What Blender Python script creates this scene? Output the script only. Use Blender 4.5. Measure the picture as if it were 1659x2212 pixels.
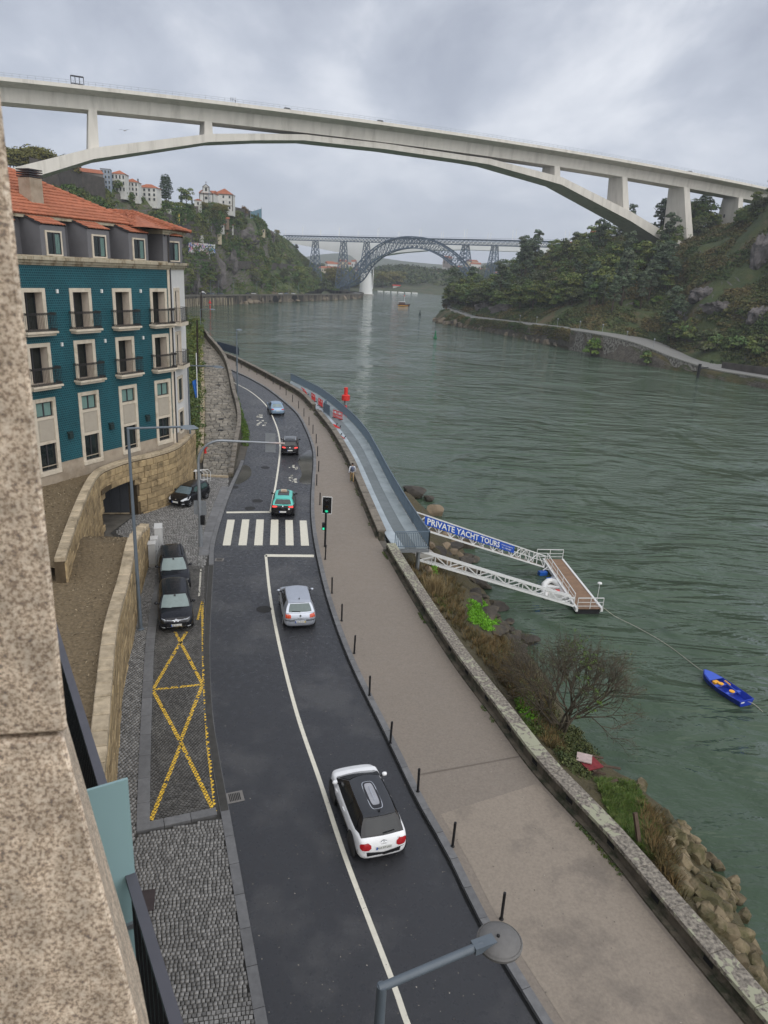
# CAMERA, SKY, SUN, HELPERS, MATERIALS
import bpy,bmesh,math,random
import numpy as np
from mathutils import Vector,Matrix,noise as mnoise
from mathutils.bvhtree import BVHTree
random.seed(7);NR=np.random.RandomState(11)
S=bpy.context.scene
for o in list(bpy.data.objects):bpy.data.objects.remove(o)
COL=S.collection
F,CX,CY,HC=1534.0,829.5,1106.0,18.0
PIT,ROL=math.radians(18.8),math.radians(3.25)
FW=np.array([0,math.cos(PIT),-math.sin(PIT)]);RI=np.array([1.0,0,0]);DN=np.array([0,-math.sin(PIT),-math.cos(PIT)])
EYE=np.array([0,0,HC])
cam_d=bpy.data.cameras.new('camera');cam=bpy.data.objects.new('camera',cam_d);COL.objects.link(cam)
_r=math.cos(ROL)*RI-math.sin(ROL)*DN;_u=-(math.sin(ROL)*RI+math.cos(ROL)*DN)
cam.matrix_world=Matrix(((_r[0],_u[0],-FW[0],0),(_r[1],_u[1],-FW[1],0),(_r[2],_u[2],-FW[2],HC),(0,0,0,1)))
cam_d.sensor_fit='VERTICAL';cam_d.sensor_height=36.0;cam_d.lens=36.0*F/2212.0
cam_d.clip_start=0.05;cam_d.clip_end=12000
cam_d.dof.use_dof=True;cam_d.dof.focus_distance=45.0;cam_d.dof.aperture_fstop=6.5
S.camera=cam
SUN_EL,SUN_AZ=math.radians(42),math.radians(150)
W=bpy.data.worlds.new('World');S.world=W;W.use_nodes=True
wn,wl=W.node_tree.nodes,W.node_tree.links
for n in list(wn):wn.remove(n)
def wnode(t,**k):
 n=wn.new(t)
 for a,b in k.items():setattr(n,a,b)
 return n
sky=wnode('ShaderNodeTexSky',sky_type='NISHITA',sun_disc=False,sun_elevation=SUN_EL,sun_rotation=SUN_AZ)
sc_=wnode('ShaderNodeVectorMath',operation='SCALE');sc_.inputs['Scale'].default_value=0.1
wl.new(sky.outputs[0],sc_.inputs[0])
tc=wnode('ShaderNodeTexCoord')
sp=wnode('ShaderNodeSeparateXYZ');wl.new(tc.outputs['Generated'],sp.inputs[0])
zz=wnode('ShaderNodeMath',operation='MAXIMUM');wl.new(sp.outputs[2],zz.inputs[0]);zz.inputs[1].default_value=0.0
za=wnode('ShaderNodeMath',operation='ADD');wl.new(zz.outputs[0],za.inputs[0]);za.inputs[1].default_value=0.30
dv=wnode('ShaderNodeVectorMath',operation='DIVIDE');wl.new(tc.outputs['Generated'],dv.inputs[0]);wl.new(za.outputs[0],dv.inputs[1])
mp=wnode('ShaderNodeMapping');mp.inputs['Scale'].default_value=(1.0,0.75,0.6);mp.inputs['Location'].default_value=(3.1,1.4,0.0)
mp.inputs['Rotation'].default_value=(0,0,0.5)
wl.new(dv.outputs[0],mp.inputs[0])
n1=wnode('ShaderNodeTexNoise');n1 .inputs['Scale'].default_value=1.9;n1 .inputs['Detail'].default_value=9;n1 .inputs['Roughness'].default_value=0.55;n1 .inputs['Distortion'].default_value=0.2
wl.new(mp.outputs[0],n1 .inputs['Vector'])
cr=wnode('ShaderNodeValToRGB');e=cr.color_ramp.elements
e[0].position=0.37;e[0].color=(0.330,0.358,0.428,1)
e[1].position=0.66;e[1].color=(0.760,0.778,0.820,1)
e2=cr.color_ramp.elements.new(0.50);e2 .color=(0.455,0.485,0.555,1)
wl.new(n1 .outputs[0],cr.inputs[0])
hz=wnode('ShaderNodeMapRange');hz.inputs['From Min'].default_value=0.0;hz.inputs['From Max'].default_value=0.30;hz.inputs['To Min'].default_value=0.9;hz.inputs['To Max'].default_value=0.0
wl.new(zz.outputs[0],hz.inputs[0])
mh=wnode('ShaderNodeMix',data_type='RGBA');wl.new(hz.outputs[0],mh.inputs['Factor']);wl.new(cr.outputs[0],mh.inputs['A']);mh.inputs['B'].default_value=(0.415,0.450,0.530,1)
mx=wnode('ShaderNodeMix',data_type='RGBA');mx.inputs['Factor'].default_value=0.94
wl.new(sc_.outputs[0],mx.inputs['A']);wl.new(mh.outputs['Result'],mx.inputs['B'])
bg=wnode('ShaderNodeBackground');bg.inputs['Strength'].default_value=0.72
wo=wnode('ShaderNodeOutputWorld');wl.new(mx.outputs['Result'],bg.inputs[0]);wl.new(bg.outputs[0],wo.inputs[0])
sun_d=bpy.data.lights.new('sun','SUN');sun=bpy.data.objects.new('sun',sun_d);COL.objects.link(sun)
sun_d.energy=1.5;sun_d.angle=math.radians(100);sun_d.color=(1.0,0.97,0.92)
sun.rotation_euler=(math.pi/2-SUN_EL,0,math.pi-SUN_AZ+math.pi)
_sd=Vector((math.sin(SUN_AZ)*math.cos(SUN_EL),math.cos(SUN_AZ)*math.cos(SUN_EL),math.sin(SUN_EL)))
sun.rotation_euler=_sd.to_track_quat('Z','Y').to_euler()
S.view_settings.view_transform='Standard';S.view_settings.look='None';S.view_settings.gamma=1.0
S.view_settings.exposure=0.82;S.view_settings.use_curve_mapping=False
S.render.engine='CYCLES'
S.cycles.use_denoising=True
S.cycles.max_bounces=6;S.cycles.diffuse_bounces=2;S.cycles.glossy_bounces=3;S.cycles.transmission_bounces=4;S.cycles.volume_bounces=0
S.cycles.caustics_reflective=False;S.cycles.caustics_refractive=False
def ray(x,y):
 u=(x-CX)/F;v=(y-CY)/F
 a=u*math.cos(ROL)+v*math.sin(ROL);b=-u*math.sin(ROL)+v*math.cos(ROL)
 return FW+a*RI+b*DN
def g(x,y,z=0.0):
 d=ray(x,y);return EYE+d*((z-HC)/d[2])
def at(x,y,Y):
 d=ray(x,y);return EYE+d*(Y/d[1])
def onplane(x,y,p0,n):
 d=ray(x,y);p0=np.asarray(p0,float);return EYE+d*(((p0-EYE)@n)/(d@n))
def gl(L,z=0.0):return [g(x,y,z)for x,y in L]
class MB:
 def __init__(s):s.v=[];s.f=[];s.m=[]
 def add(s,vs,fs,mi=0):
  b=len(s.v);s.v.extend([tuple(map(float,p))for p in vs]);s.f.extend([tuple(b+i for i in f)for f in fs]);s.m.extend([mi]*len(fs));return s
 def hexa(s,p,mi=0):
  return s.add(p,[(3,2,1,0),(4,5,6,7),(0,1,5,4),(1,2,6,5),(2,3,7,6),(3,0,4,7)],mi)
 def box(s,c,d,rz=0.0,mi=0):
  cx,cy,cz=c;a,b,h=d[0]/2,d[1]/2,d[2]/2;co,si=math.cos(rz),math.sin(rz)
  P=[]
  for z in (-h,h):
   for x,y in ((-a,-b),(a,-b),(a,b),(-a,b)):P.append((cx+x*co-y*si,cy+x*si+y*co,cz+z))
  return s.hexa(P,mi)
 def obox(s,o,ex,ey,ez,mi=0):
  o,ex,ey,ez=[np.asarray(q,float)for q in (o,ex,ey,ez)]
  return s.hexa([o,o+ex,o+ex+ey,o+ey,o+ez,o+ex+ez,o+ex+ey+ez,o+ey+ez],mi)
 def prism(s,poly,z0,z1,mi=0):
  n=len(poly);a=z0 if hasattr(z0,'__len__')else [z0]*n;b=z1 if hasattr(z1,'__len__')else [z1]*n
  area=sum(poly[i][0]*poly[(i+1)%n][1]-poly[(i+1)%n][0]*poly[i][1]for i in range(n))
  if area<0:poly=poly[::-1];a=a[::-1];b=b[::-1]
  vs=[(p[0],p[1],a[i])for i,p in enumerate(poly)]+[(p[0],p[1],b[i])for i,p in enumerate(poly)]
  fs=[tuple(range(n-1,-1,-1)),tuple(range(n,2*n))]+[(i,(i+1)%n,n+(i+1)%n,n+i)for i in range(n)]
  return s.add(vs,fs,mi)
 def bar(s,p,q,w,h=None,mi=0,up=(0,0,1)):
  p,q=np.asarray(p,float),np.asarray(q,float);h=h or w;d=q-p;L=np.linalg.norm(d)
  if L<1e-6:return s
  d=d/L;u=np.asarray(up,float)
  if abs(d@u)>0.98:u=np.array([1.0,0,0])
  sx=np.cross(d,u);sx/=np.linalg.norm(sx);sy=np.cross(sx,d)
  sx=sx*w/2;sy=sy*h/2
  return s.hexa([p-sx-sy,p+sx-sy,p+sx+sy,p-sx+sy,q-sx-sy,q+sx-sy,q+sx+sy,q-sx+sy],mi)
 def tube(s,pts,r,n=8,mi=0,caps=True):
  pts=[np.asarray(p,float)for p in pts];k=len(pts);rs=r if hasattr(r,'__len__')else [r]*k
  b=len(s.v);prev=None
  for i,p in enumerate(pts):
   d=pts[min(i+1,k-1)]-pts[max(i-1,0)];d=d/(np.linalg.norm(d)+1e-9)
   if prev is None:
    u=np.array([0,0,1.0])if abs(d[2])<0.9 else np.array([1.0,0,0])
   else:u=prev
   x=u-d*(u@d);x/=np.linalg.norm(x)+1e-9;y=np.cross(d,x);prev=x
   for j in range(n):
    a=2*math.pi*j/n;q=p+rs[i]*(math.cos(a)*x+math.sin(a)*y);s.v.append(tuple(q))
  for i in range(k-1):
   for j in range(n):
    s.f.append((b+i*n+j,b+i*n+(j+1)%n,b+(i+1)*n+(j+1)%n,b+(i+1)*n+j));s.m.append(mi)
  if caps:
   s.f.append(tuple(b+j for j in range(n-1,-1,-1)));s.m.append(mi)
   s.f.append(tuple(b+(k-1)*n+j for j in range(n)));s.m.append(mi)
  return s
 def lathe(s,prof,n=16,o=(0,0,0),ax='z',mi=0):
  b=len(s.v);k=len(prof)
  for r,h in prof:
   for j in range(n):
    a=2*math.pi*j/n;x,y=r*math.cos(a),r*math.sin(a)
    p=(x,y,h)if ax=='z' else ((x,h,-y)if ax=='y' else (h,x,y))
    s.v.append((o[0]+p[0],o[1]+p[1],o[2]+p[2]))
  for i in range(k-1):
   for j in range(n):
    s.f.append((b+i*n+j,b+i*n+(j+1)%n,b+(i+1)*n+(j+1)%n,b+(i+1)*n+j));s.m.append(mi)
  if prof[0][0]>1e-4:s.f.append(tuple(b+j for j in range(n-1,-1,-1)));s.m.append(mi)
  if prof[-1][0]>1e-4:s.f.append(tuple(b+(k-1)*n+j for j in range(n)));s.m.append(mi)
  return s
 def grid(s,fn,nu,nv,mi=0):
  b=len(s.v)
  for j in range(nv+1):
   for i in range(nu+1):s.v.append(tuple(map(float,fn(i/nu,j/nv))))
  for j in range(nv):
   for i in range(nu):
    a=b+j*(nu+1)+i;s.f.append((a,a+1,a+nu+2,a+nu+1));s.m.append(mi)
  return s
 def strip(s,A,B,mi=0):
  b=len(s.v);n=len(A)
  s.v.extend([tuple(map(float,p))for p in A]);s.v.extend([tuple(map(float,p))for p in B])
  for i in range(n-1):s.f.append((b+i,b+i+1,b+n+i+1,b+n+i));s.m.append(mi)
  return s
def wmat(o):
 m=o.matrix_basis.copy();p=o.parent
 while p is not None:m=p.matrix_basis@m;p=p.parent
 return m
def mesh_of(name,mb,mats,smooth=False):
 me=bpy.data.meshes.new(name);me.from_pydata(mb.v,[],mb.f)
 for m in (mats if isinstance(mats,(list,tuple))else [mats]):me.materials.append(m)
 if any(mb.m):me.polygons.foreach_set('material_index',mb.m)
 if smooth:
  me.polygons.foreach_set('use_smooth',[True]*len(me.polygons))
  if smooth is not True:me.set_sharp_from_angle(angle=math.radians(smooth))
 me.update();return me
def fixn(me):
 bm=bmesh.new();bm.from_mesh(me);bmesh.ops.recalc_face_normals(bm,faces=bm.faces);bm.to_mesh(me);bm.free();return me
def link(name,me,parent=None):
 o=bpy.data.objects.new(name,me);COL.objects.link(o)
 if parent is not None:o.parent=parent
 return o
def obj(name,mb,mats,parent=None,smooth=False,local=False,bevel=0,recalc=False):
 if parent is not None and not local:
  m=wmat(parent)
  if m!=Matrix.Identity(4):
   a=np.array(mb.v);im=np.array(m.inverted());mb.v=[tuple(p)for p in (a@im[:3,:3].T+im[:3,3])]
 me=mesh_of(name,mb,mats,smooth)
 if recalc:fixn(me)
 o=link(name,me,parent)
 if bevel:
  b=o.modifiers.new('bevel','BEVEL');b.width=bevel;b.segments=1;b.limit_method='ANGLE'
 return o
def tag(o,label=None,cat=None,group=None,kind=None):
 if label:o['label']=label
 if cat:o['category']=cat
 if group:o['group']=group
 if kind:o['kind']=kind
 return o
def thing(name,label,cat,loc=(0,0,0),rz=0.0,group=None):
 o=bpy.data.objects.new(name,None);COL.objects.link(o);o.empty_display_size=0.3
 o.location=tuple(map(float,loc));o.rotation_euler=(0,0,rz);o.matrix_basis=Matrix.Translation(o.location)@Matrix.Rotation(rz,4,'Z')
 return tag(o,label,cat,group)
def dup(src,parent=None):
 c=src.copy();COL.objects.link(c);c.parent=parent
 for ch in src.children:dup(ch,c)
 return c
def quads_mesh(name,V,mat,tint=None,nper=4):
 n=len(V);me=bpy.data.meshes.new(name)
 me.vertices.add(n*nper);me.vertices.foreach_set('co',np.ascontiguousarray(V,dtype=np.float32).ravel())
 me.loops.add(n*nper);me.loops.foreach_set('vertex_index',np.arange(n*nper,dtype=np.int32))
 me.polygons.add(n);me.polygons.foreach_set('loop_start',np.arange(0,n*nper,nper,dtype=np.int32))
 try:me.polygons.foreach_set('loop_total',np.full(n,nper,dtype=np.int32))
 except Exception:pass
 if tint is not None:
  at_=me.attributes.new('tint','FLOAT','POINT');at_.data.foreach_set('value',np.repeat(np.asarray(tint,np.float32),nper))
 me.materials.append(mat);me.update(calc_edges=True);return me
def boxes_mesh(name,C,D,R,mat,tint=None,taper=0.9,tilt=None):
 n=len(C);C=np.asarray(C,float);D=np.asarray(D,float);R=np.asarray(R,float)
 u=np.array([[-1,-1],[1,-1],[1,1],[-1,1]])*0.5
 co,si=np.cos(R)[:,None],np.sin(R)[:,None]
 V=np.zeros((n,8,3))
 for k,(tz,tp)in enumerate(((0,1.0),(1,taper))):
  x=u[None,:,0]*D[:,0:1]*tp;y=u[None,:,1]*D[:,1:2]*tp
  V[:,k*4:k*4+4,0]=C[:,0:1]+x*co-y*si;V[:,k*4:k*4+4,1]=C[:,1:2]+x*si+y*co
  V[:,k*4:k*4+4,2]=C[:,2:3]+tz*D[:,2:3]
 if tilt is not None:V[:,4:,2]+=tilt
 fi=np.array([[4,5,6,7],[0,1,5,4],[1,2,6,5],[2,3,7,6],[3,0,4,7]])
 FI=(fi[None]+(np.arange(n)*8)[:,None,None]).reshape(-1)
 me=bpy.data.meshes.new(name);me.vertices.add(n*8);me.vertices.foreach_set('co',V.astype(np.float32).ravel())
 me.loops.add(n*20);me.loops.foreach_set('vertex_index',FI.astype(np.int32))
 me.polygons.add(n*5);me.polygons.foreach_set('loop_start',np.arange(0,n*20,4,dtype=np.int32))
 if tint is not None:
  a=me.attributes.new('tint','FLOAT','POINT');a.data.foreach_set('value',np.repeat(np.asarray(tint,np.float32),8))
 me.materials.append(mat);me.update(calc_edges=True);return me
def smoothline(P,n):
 P=[np.asarray(p,float)for p in P];Q=[2*P[0]-P[1]]+P+[2*P[-1]-P[-2]];out=[]
 for i in range(1,len(Q)-2):
  for t in np.linspace(0,1,24,endpoint=False):
   a,b,c,d=Q[i-1],Q[i],Q[i+1],Q[i+2]
   out.append(0.5*(2*b+(c-a)*t+(2*a-5*b+4*c-d)*t*t+(3*b-a-3*c+d)*t**3))
 out.append(P[-1]);out=np.array(out);L=np.concatenate([[0],np.cumsum(np.linalg.norm(np.diff(out,axis=0),axis=1))])
 s=np.linspace(0,L[-1],n);return np.stack([np.interp(s,L,out[:,k])for k in range(out.shape[1])],1)
def offset(P,d):
 P=np.asarray(P,float);T=np.gradient(P[:,:2],axis=0);T/=np.linalg.norm(T,axis=1)[:,None]+1e-9
 Q=P.copy();Q[:,0]+=-T[:,1]*d;Q[:,1]+=T[:,0]*d;return Q
def inpoly(x,y,poly):
 x=np.asarray(x);y=np.asarray(y);r=np.zeros(x.shape,bool);n=len(poly)
 for i in range(n):
  x1,y1=poly[i][:2];x2,y2=poly[(i+1)%n][:2]
  c=((y1>y)!=(y2>y))&(x<(x2-x1)*(y-y1)/(y2-y1+1e-12)+x1);r^=c
 return r
def nz(x,y,z=0.0,o=4):return mnoise.fractal((x,y,z),1.0,2.0,o)
MATS={}
def nodes_of(name):
 m=bpy.data.materials.new(name);m.use_nodes=True;nt=m.node_tree
 b=nt.nodes['Principled BSDF'];return m,nt,b
def N(nt,t,**k):
 n=nt.nodes.new(t)
 for a,v in k.items():setattr(n,a,v)
 return n
def M(name,col,rough=0.6,metal=0.0,var=0.18,vs=3.0,bump=0.0,bs=30.0,spec=0.28,col2=None,c2=(0.5,0.62),c2s=None,irand=0.0,orand=0.0,tint=0.0,coat=0.0,stretch=None,rvar=0.0,detail=5,tcol=None,trans=0.0,obj=False):
 if name in MATS:return MATS[name]
 m,nt,b=nodes_of(name);L=nt.links.new
 if obj:pos=N(nt,'ShaderNodeTexCoord').outputs['Object']
 else:pos=N(nt,'ShaderNodeNewGeometry').outputs['Position']
 if stretch:
  mp_=N(nt,'ShaderNodeMapping');mp_.inputs['Scale'].default_value=stretch;L(pos,mp_.inputs[0]);pos=mp_.outputs[0]
 nn=N(nt,'ShaderNodeTexNoise');nn.inputs['Scale'].default_value=vs;nn.inputs['Detail'].default_value=detail;nn.inputs['Roughness'].default_value=0.6;L(pos,nn.inputs['Vector'])
 mr=N(nt,'ShaderNodeMapRange');mr.inputs['From Min'].default_value=0.25;mr.inputs['From Max'].default_value=0.75;mr.inputs['To Min'].default_value=1-var;mr.inputs['To Max'].default_value=1+var
 L(nn.outputs[0],mr.inputs[0]);fac=mr.outputs[0]
 def mul(a,bsock):
  q=N(nt,'ShaderNodeMath',operation='MULTIPLY');L(a,q.inputs[0]);L(bsock,q.inputs[1]);return q.outputs[0]
 def rng(sock,amp):
  q=N(nt,'ShaderNodeMapRange');q.inputs['To Min'].default_value=1-amp;q.inputs['To Max'].default_value=1+amp;L(sock,q.inputs[0]);return q.outputs[0]
 if irand:fac=mul(fac,rng(N(nt,'ShaderNodeNewGeometry').outputs['Random Per Island'],irand))
 if orand:fac=mul(fac,rng(N(nt,'ShaderNodeObjectInfo').outputs['Random'],orand))
 base=N(nt,'ShaderNodeRGB');base.outputs[0].default_value=(*col,1);cs=base.outputs[0]
 if tcol or tint:
  ta=N(nt,'ShaderNodeAttribute');ta.attribute_name='tint'
  if tcol:
   q=N(nt,'ShaderNodeMix',data_type='RGBA');L(ta.outputs['Fac'],q.inputs['Factor']);L(cs,q.inputs['A']);q.inputs['B'].default_value=(*tcol,1);cs=q.outputs['Result']
  if tint:fac=mul(fac,rng(ta.outputs['Fac'],tint))
 if col2:
  n2=N(nt,'ShaderNodeTexNoise');n2 .inputs['Scale'].default_value=c2s or vs*0.35;n2 .inputs['Detail'].default_value=6;n2 .inputs['Roughness'].default_value=0.65;L(pos,n2 .inputs['Vector'])
  r2=N(nt,'ShaderNodeMapRange');r2 .inputs['From Min'].default_value=c2[0];r2 .inputs['From Max'].default_value=c2[1];L(n2 .outputs[0],r2 .inputs[0])
  q=N(nt,'ShaderNodeMix',data_type='RGBA');L(r2 .outputs[0],q.inputs['Factor']);L(cs,q.inputs['A']);q.inputs['B'].default_value=(*col2,1);cs=q.outputs['Result']
 sc=N(nt,'ShaderNodeVectorMath',operation='SCALE');L(cs,sc.inputs[0]);L(fac,sc.inputs['Scale']);L(sc.outputs[0],b.inputs['Base Color'])
 b.inputs['Roughness'].default_value=rough;b.inputs['Metallic'].default_value=metal;b.inputs['Specular IOR Level'].default_value=spec
 if rvar:
  rr=N(nt,'ShaderNodeMapRange');rr.inputs['From Min'].default_value=0.35;rr.inputs['From Max'].default_value=0.65;rr.inputs['To Min'].default_value=max(rough-rvar,0.02);rr.inputs['To Max'].default_value=rough+rvar
  n3=N(nt,'ShaderNodeTexNoise');n3 .inputs['Scale'].default_value=vs*0.3;n3 .inputs['Detail'].default_value=4;L(pos,n3 .inputs['Vector']);L(n3 .outputs[0],rr.inputs[0]);L(rr.outputs[0],b.inputs['Roughness'])
 if coat:b.inputs['Coat Weight'].default_value=coat;b.inputs['Coat Roughness'].default_value=0.06
 if trans:b.inputs['Transmission Weight'].default_value=trans
 if bump:
  nb=N(nt,'ShaderNodeTexNoise');nb.inputs['Scale'].default_value=bs;nb.inputs['Detail'].default_value=4;L(pos,nb.inputs['Vector'])
  bu=N(nt,'ShaderNodeBump');bu.inputs['Strength'].default_value=1.0;bu.inputs['Distance'].default_value=bump;L(nb.outputs[0],bu.inputs['Height']);L(bu.outputs[0],b.inputs['Normal'])
 MATS[name]=m;return m
def EM(name,col,st=1.0):
 if name in MATS:return MATS[name]
 m,nt,b=nodes_of(name);b.inputs['Base Color'].default_value=(*col,1);b.inputs['Emission Color'].default_value=(*col,1);b.inputs['Emission Strength'].default_value=st;MATS[name]=m;return m
m_asph=M('wet_asphalt',(0.034,0.035,0.039),0.38,var=0.20,vs=14,bump=0.006,bs=70,spec=0.42,rvar=0.16,col2=(0.058,0.058,0.060),c2s=0.25)
m_puddle=M('puddle_water',(0.030,0.029,0.026),0.05,var=0.1,spec=0.55)
m_paint=M('road_paint',(0.66,0.63,0.53),0.5,var=0.10,vs=6,col2=(0.40,0.38,0.33),c2=(0.62,0.75),c2s=2.5)
m_yellow=M('yellow_road_paint',(0.72,0.45,0.045),0.55,var=0.2,vs=8,irand=0.18)
m_kerb=M('granite_kerb',(0.150,0.150,0.152),0.5,var=0.2,vs=5,bump=0.004,bs=60,orand=0.12,rvar=0.12)
m_prom=M('promenade_gravel_asphalt',(0.215,0.183,0.151),0.62,var=0.16,vs=11,bump=0.005,bs=80,col2=(0.225,0.190,0.156),c2=(0.45,0.7),c2s=0.16,rvar=0.1)
m_prom2=M('promenade_pale_patch',(0.265,0.224,0.181),0.65,var=0.16,vs=11,col2=(.195,.166,.137),c2s=.35,bump=0.005,bs=80)
m_sett=M('granite_sett',(0.195,0.190,0.182),0.5,var=0.25,vs=9,bump=0.004,bs=50,orand=0.35,rvar=0.14)
m_setts=M('granite_sett_field',(0.195,0.190,0.182),0.5,var=0.25,vs=9,bump=0.004,bs=50,irand=0.35,rvar=0.14)
m_setd=M('dark_sett',(0.088,0.084,0.078),0.48,var=0.25,vs=6,bump=0.004,bs=50,orand=0.3,rvar=0.16,col2=(0.12,0.115,0.105),c2s=0.5)
m_setds=M('dark_sett_field',(0.088,0.084,0.078),0.48,var=0.25,vs=6,bump=0.004,bs=50,irand=0.3,rvar=0.16,col2=(0.12,0.115,0.105),c2s=0.5)
m_joint=M('sand_joint',(0.050,0.048,0.044),0.75,var=0.3,vs=4)
m_soil=M('brown_wood_chip_soil',(0.150,0.112,0.066),0.9,var=0.45,vs=7,bump=0.04,bs=14,col2=(0.20,0.155,0.10),c2=(0.52,0.72),c2s=9.0)
m_ash=M('granite_ashlar',(0.33,0.245,0.135),0.8,var=0.3,vs=2.5,bump=0.02,bs=12,orand=0.22,col2=(0.13,0.095,0.055),c2=(0.5,0.72),c2s=1.3)
m_ashc=M('granite_coping',(0.40,0.325,0.225),0.78,var=0.25,vs=3,bump=0.012,bs=18,orand=0.15,col2=(0.20,0.16,0.10),c2=(0.5,0.7),c2s=1.2)
m_mort=M('wall_mortar',(0.085,0.062,0.036),0.9,var=0.3,vs=3)
m_flag=M('worn_flagstone',(0.230,0.205,0.165),0.6,var=0.3,vs=3,bump=0.02,bs=9,orand=0.25,col2=(0.15,0.135,0.11),c2s=1.0,rvar=0.12)
m_steel=M('galvanised_steel',(0.30,0.32,0.34),0.45,metal=0.6,var=0.12,vs=5)
m_lamp=M('blue_grey_lamp_paint',(0.115,0.140,0.165),0.45,var=0.10,vs=4,spec=0.5)
m_black=M('black_painted_metal',(0.014,0.014,0.015),0.45,var=0.2,vs=8)
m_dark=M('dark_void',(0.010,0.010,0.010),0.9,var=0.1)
m_white=M('white_paint',(0.72,0.72,0.70),0.45,var=0.06,vs=4)
m_iron=M('cast_iron_lid',(0.022,0.021,0.020),0.6,metal=0.0,var=0.3,vs=20,bump=0.004,bs=60)
m_grass=M('grass_blades',(0.075,0.150,0.020),0.6,var=0.3,vs=3,irand=0.35,tint=0.3,tcol=(0.15,0.11,0.045))
m_leaf=M('green_leaves',(0.050,0.096,0.024),0.55,var=0.25,vs=1.5,irand=0.40,tcol=(0.135,0.135,0.022),spec=0.35)
m_bark=M('bark',(0.075,0.058,0.042),0.85,var=0.35,vs=6,bump=0.02,bs=20)
# WATER, ROAD, PROMENADE, SETTS
def water_mat():
 m,nt,b=nodes_of('river_water');L=nt.links.new
 pos=N(nt,'ShaderNodeNewGeometry').outputs['Position']
 def layer(scale,stretch,rot,det,dist=0.0):
  mp_=N(nt,'ShaderNodeMapping');mp_.inputs['Scale'].default_value=stretch;mp_.inputs['Rotation'].default_value=(0,0,rot);L(pos,mp_.inputs[0])
  n=N(nt,'ShaderNodeTexNoise');n.inputs['Scale'].default_value=scale;n.inputs['Detail'].default_value=det;n.inputs['Roughness'].default_value=0.55;n.inputs['Distortion'].default_value=dist;L(mp_.outputs[0],n.inputs['Vector']);return n.outputs[0]
 a=layer(0.27,(0.28,1.0,1),math.radians(24),3.5,0.7);c=layer(1.5,(0.55,1.0,1),math.radians(8),3);d=layer(0.05,(1,1,1),0,3,0.6);e_=layer(5.5,(0.6,1,1),0.6,2)
 def mul(x,k):
  q=N(nt,'ShaderNodeMath',operation='MULTIPLY');L(x,q.inputs[0])
  if isinstance(k,float):q.inputs[1].default_value=k
  else:L(k,q.inputs[1])
  return q.outputs[0]
 def add(x,y):
  q=N(nt,'ShaderNodeMath',operation='ADD');L(x,q.inputs[0]);L(y,q.inputs[1]);return q.outputs[0]
 amp=N(nt,'ShaderNodeMapRange');amp.inputs['From Min'].default_value=0.38;amp.inputs['From Max'].default_value=0.62;amp.inputs['To Min'].default_value=0.2;amp.inputs['To Max'].default_value=1.6;L(d,amp.inputs[0])
 h=add(add(mul(mul(a,amp.outputs[0]),1.25),mul(c,0.16)),mul(e_,0.018))
 bu=N(nt,'ShaderNodeBump');bu.inputs['Strength'].default_value=1.0;bu.inputs['Distance'].default_value=1.0;L(h,bu.inputs['Height']);L(bu.outputs[0],b.inputs['Normal'])
 mixc=N(nt,'ShaderNodeMix',data_type='RGBA');L(d,mixc.inputs['Factor']);mixc.inputs['A'].default_value=(0.042,0.070,0.042,1);mixc.inputs['B'].default_value=(0.062,0.092,0.060,1);L(mixc.outputs['Result'],b.inputs['Base Color'])
 b.inputs['Roughness'].default_value=0.06;b.inputs['IOR'].default_value=1.33;b.inputs['Specular IOR Level'].default_value=0.5
 return m
WZ=-9.0
m_water=water_mat()
w=MB().grid(lambda u,v:(-5000+10000*u,-400+9400*v,WZ),20,20)
tag(obj('river',w,m_water),'grey green river with small wind ripples','river',kind='structure')
RL_px=[(578,2212),(496.5,1758),(472,1624),(459,1533),(453.5,1405),(457,1300),(462,1217),(463.5,1179),(482.5,1110),(504,1051),(526,1000),(536.6,953),(533,923),(521,885),(512,851),(502,810)]
RR_px=[(1118,2131),(1035,1994),(968,1853),(901,1735),(831,1588),(752,1424),(706,1294),(681,1186),(672.5,1123),(672,1077),(675,1030),(677,1003),(674.5,969),(660.5,930),(642.6,897),(617,872),(573.6,838.6),(533,815.6),(498.4,800)]
def ext(P,near,far=None):
 P=[p for p in P];d=P[0]-P[1];d/=np.linalg.norm(d);P.insert(0,P[0]+d*near)
 if far is not None:P+=[np.array(q,float)for q in far]
 return P
RL=smoothline(ext(gl(RL_px),14,[(-33,134,0),(-46,145,0),(-70,154,0)]),160)
RR=smoothline(ext(gl(RR_px),14,[(-36,139,0),(-50,151,0),(-74,161,0)]),160)
KW=0.26
RR_o=offset(RR,-KW)
WI_px=[(1659,2208),(1444,1957),(1313,1800),(1162,1640),(1070,1520),(977.6,1399),(896,1275),(832,1169)]
WI=smoothline(ext(gl(WI_px,0.78),12),90)
WO=offset(WI,-0.62)
WJ_px=[(816,1144),(786,1073.5),(766,1025),(751,988),(716.7,928),(678,879.5),(645,846),(599,820),(533,785),(487,764.5)]
WJ=smoothline(gl(WJ_px,0.78)+[np.array([-41,150,.78]),np.array([-62,160,.78])],120)
WJo=offset(WJ,-0.60)
land=[(40,-30)]+[tuple(p[:2])for p in WO[::3]]+[tuple(p[:2])for p in WJo[::4]]+[(-100,172),(-140,200),(-140,-30)]
tag(obj('embankment',MB().prism(land,-10.5,-0.06),M('embankment_stone',(0.11,0.10,0.085),0.85,var=0.35,vs=1.0,bump=0.05,bs=3)),'stone embankment carrying the riverside road','embankment',kind='structure')
road=tag(obj('road',MB().strip(RL,RR),m_asph),'wet dark asphalt riverside road curving left','road',kind='structure')
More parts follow.
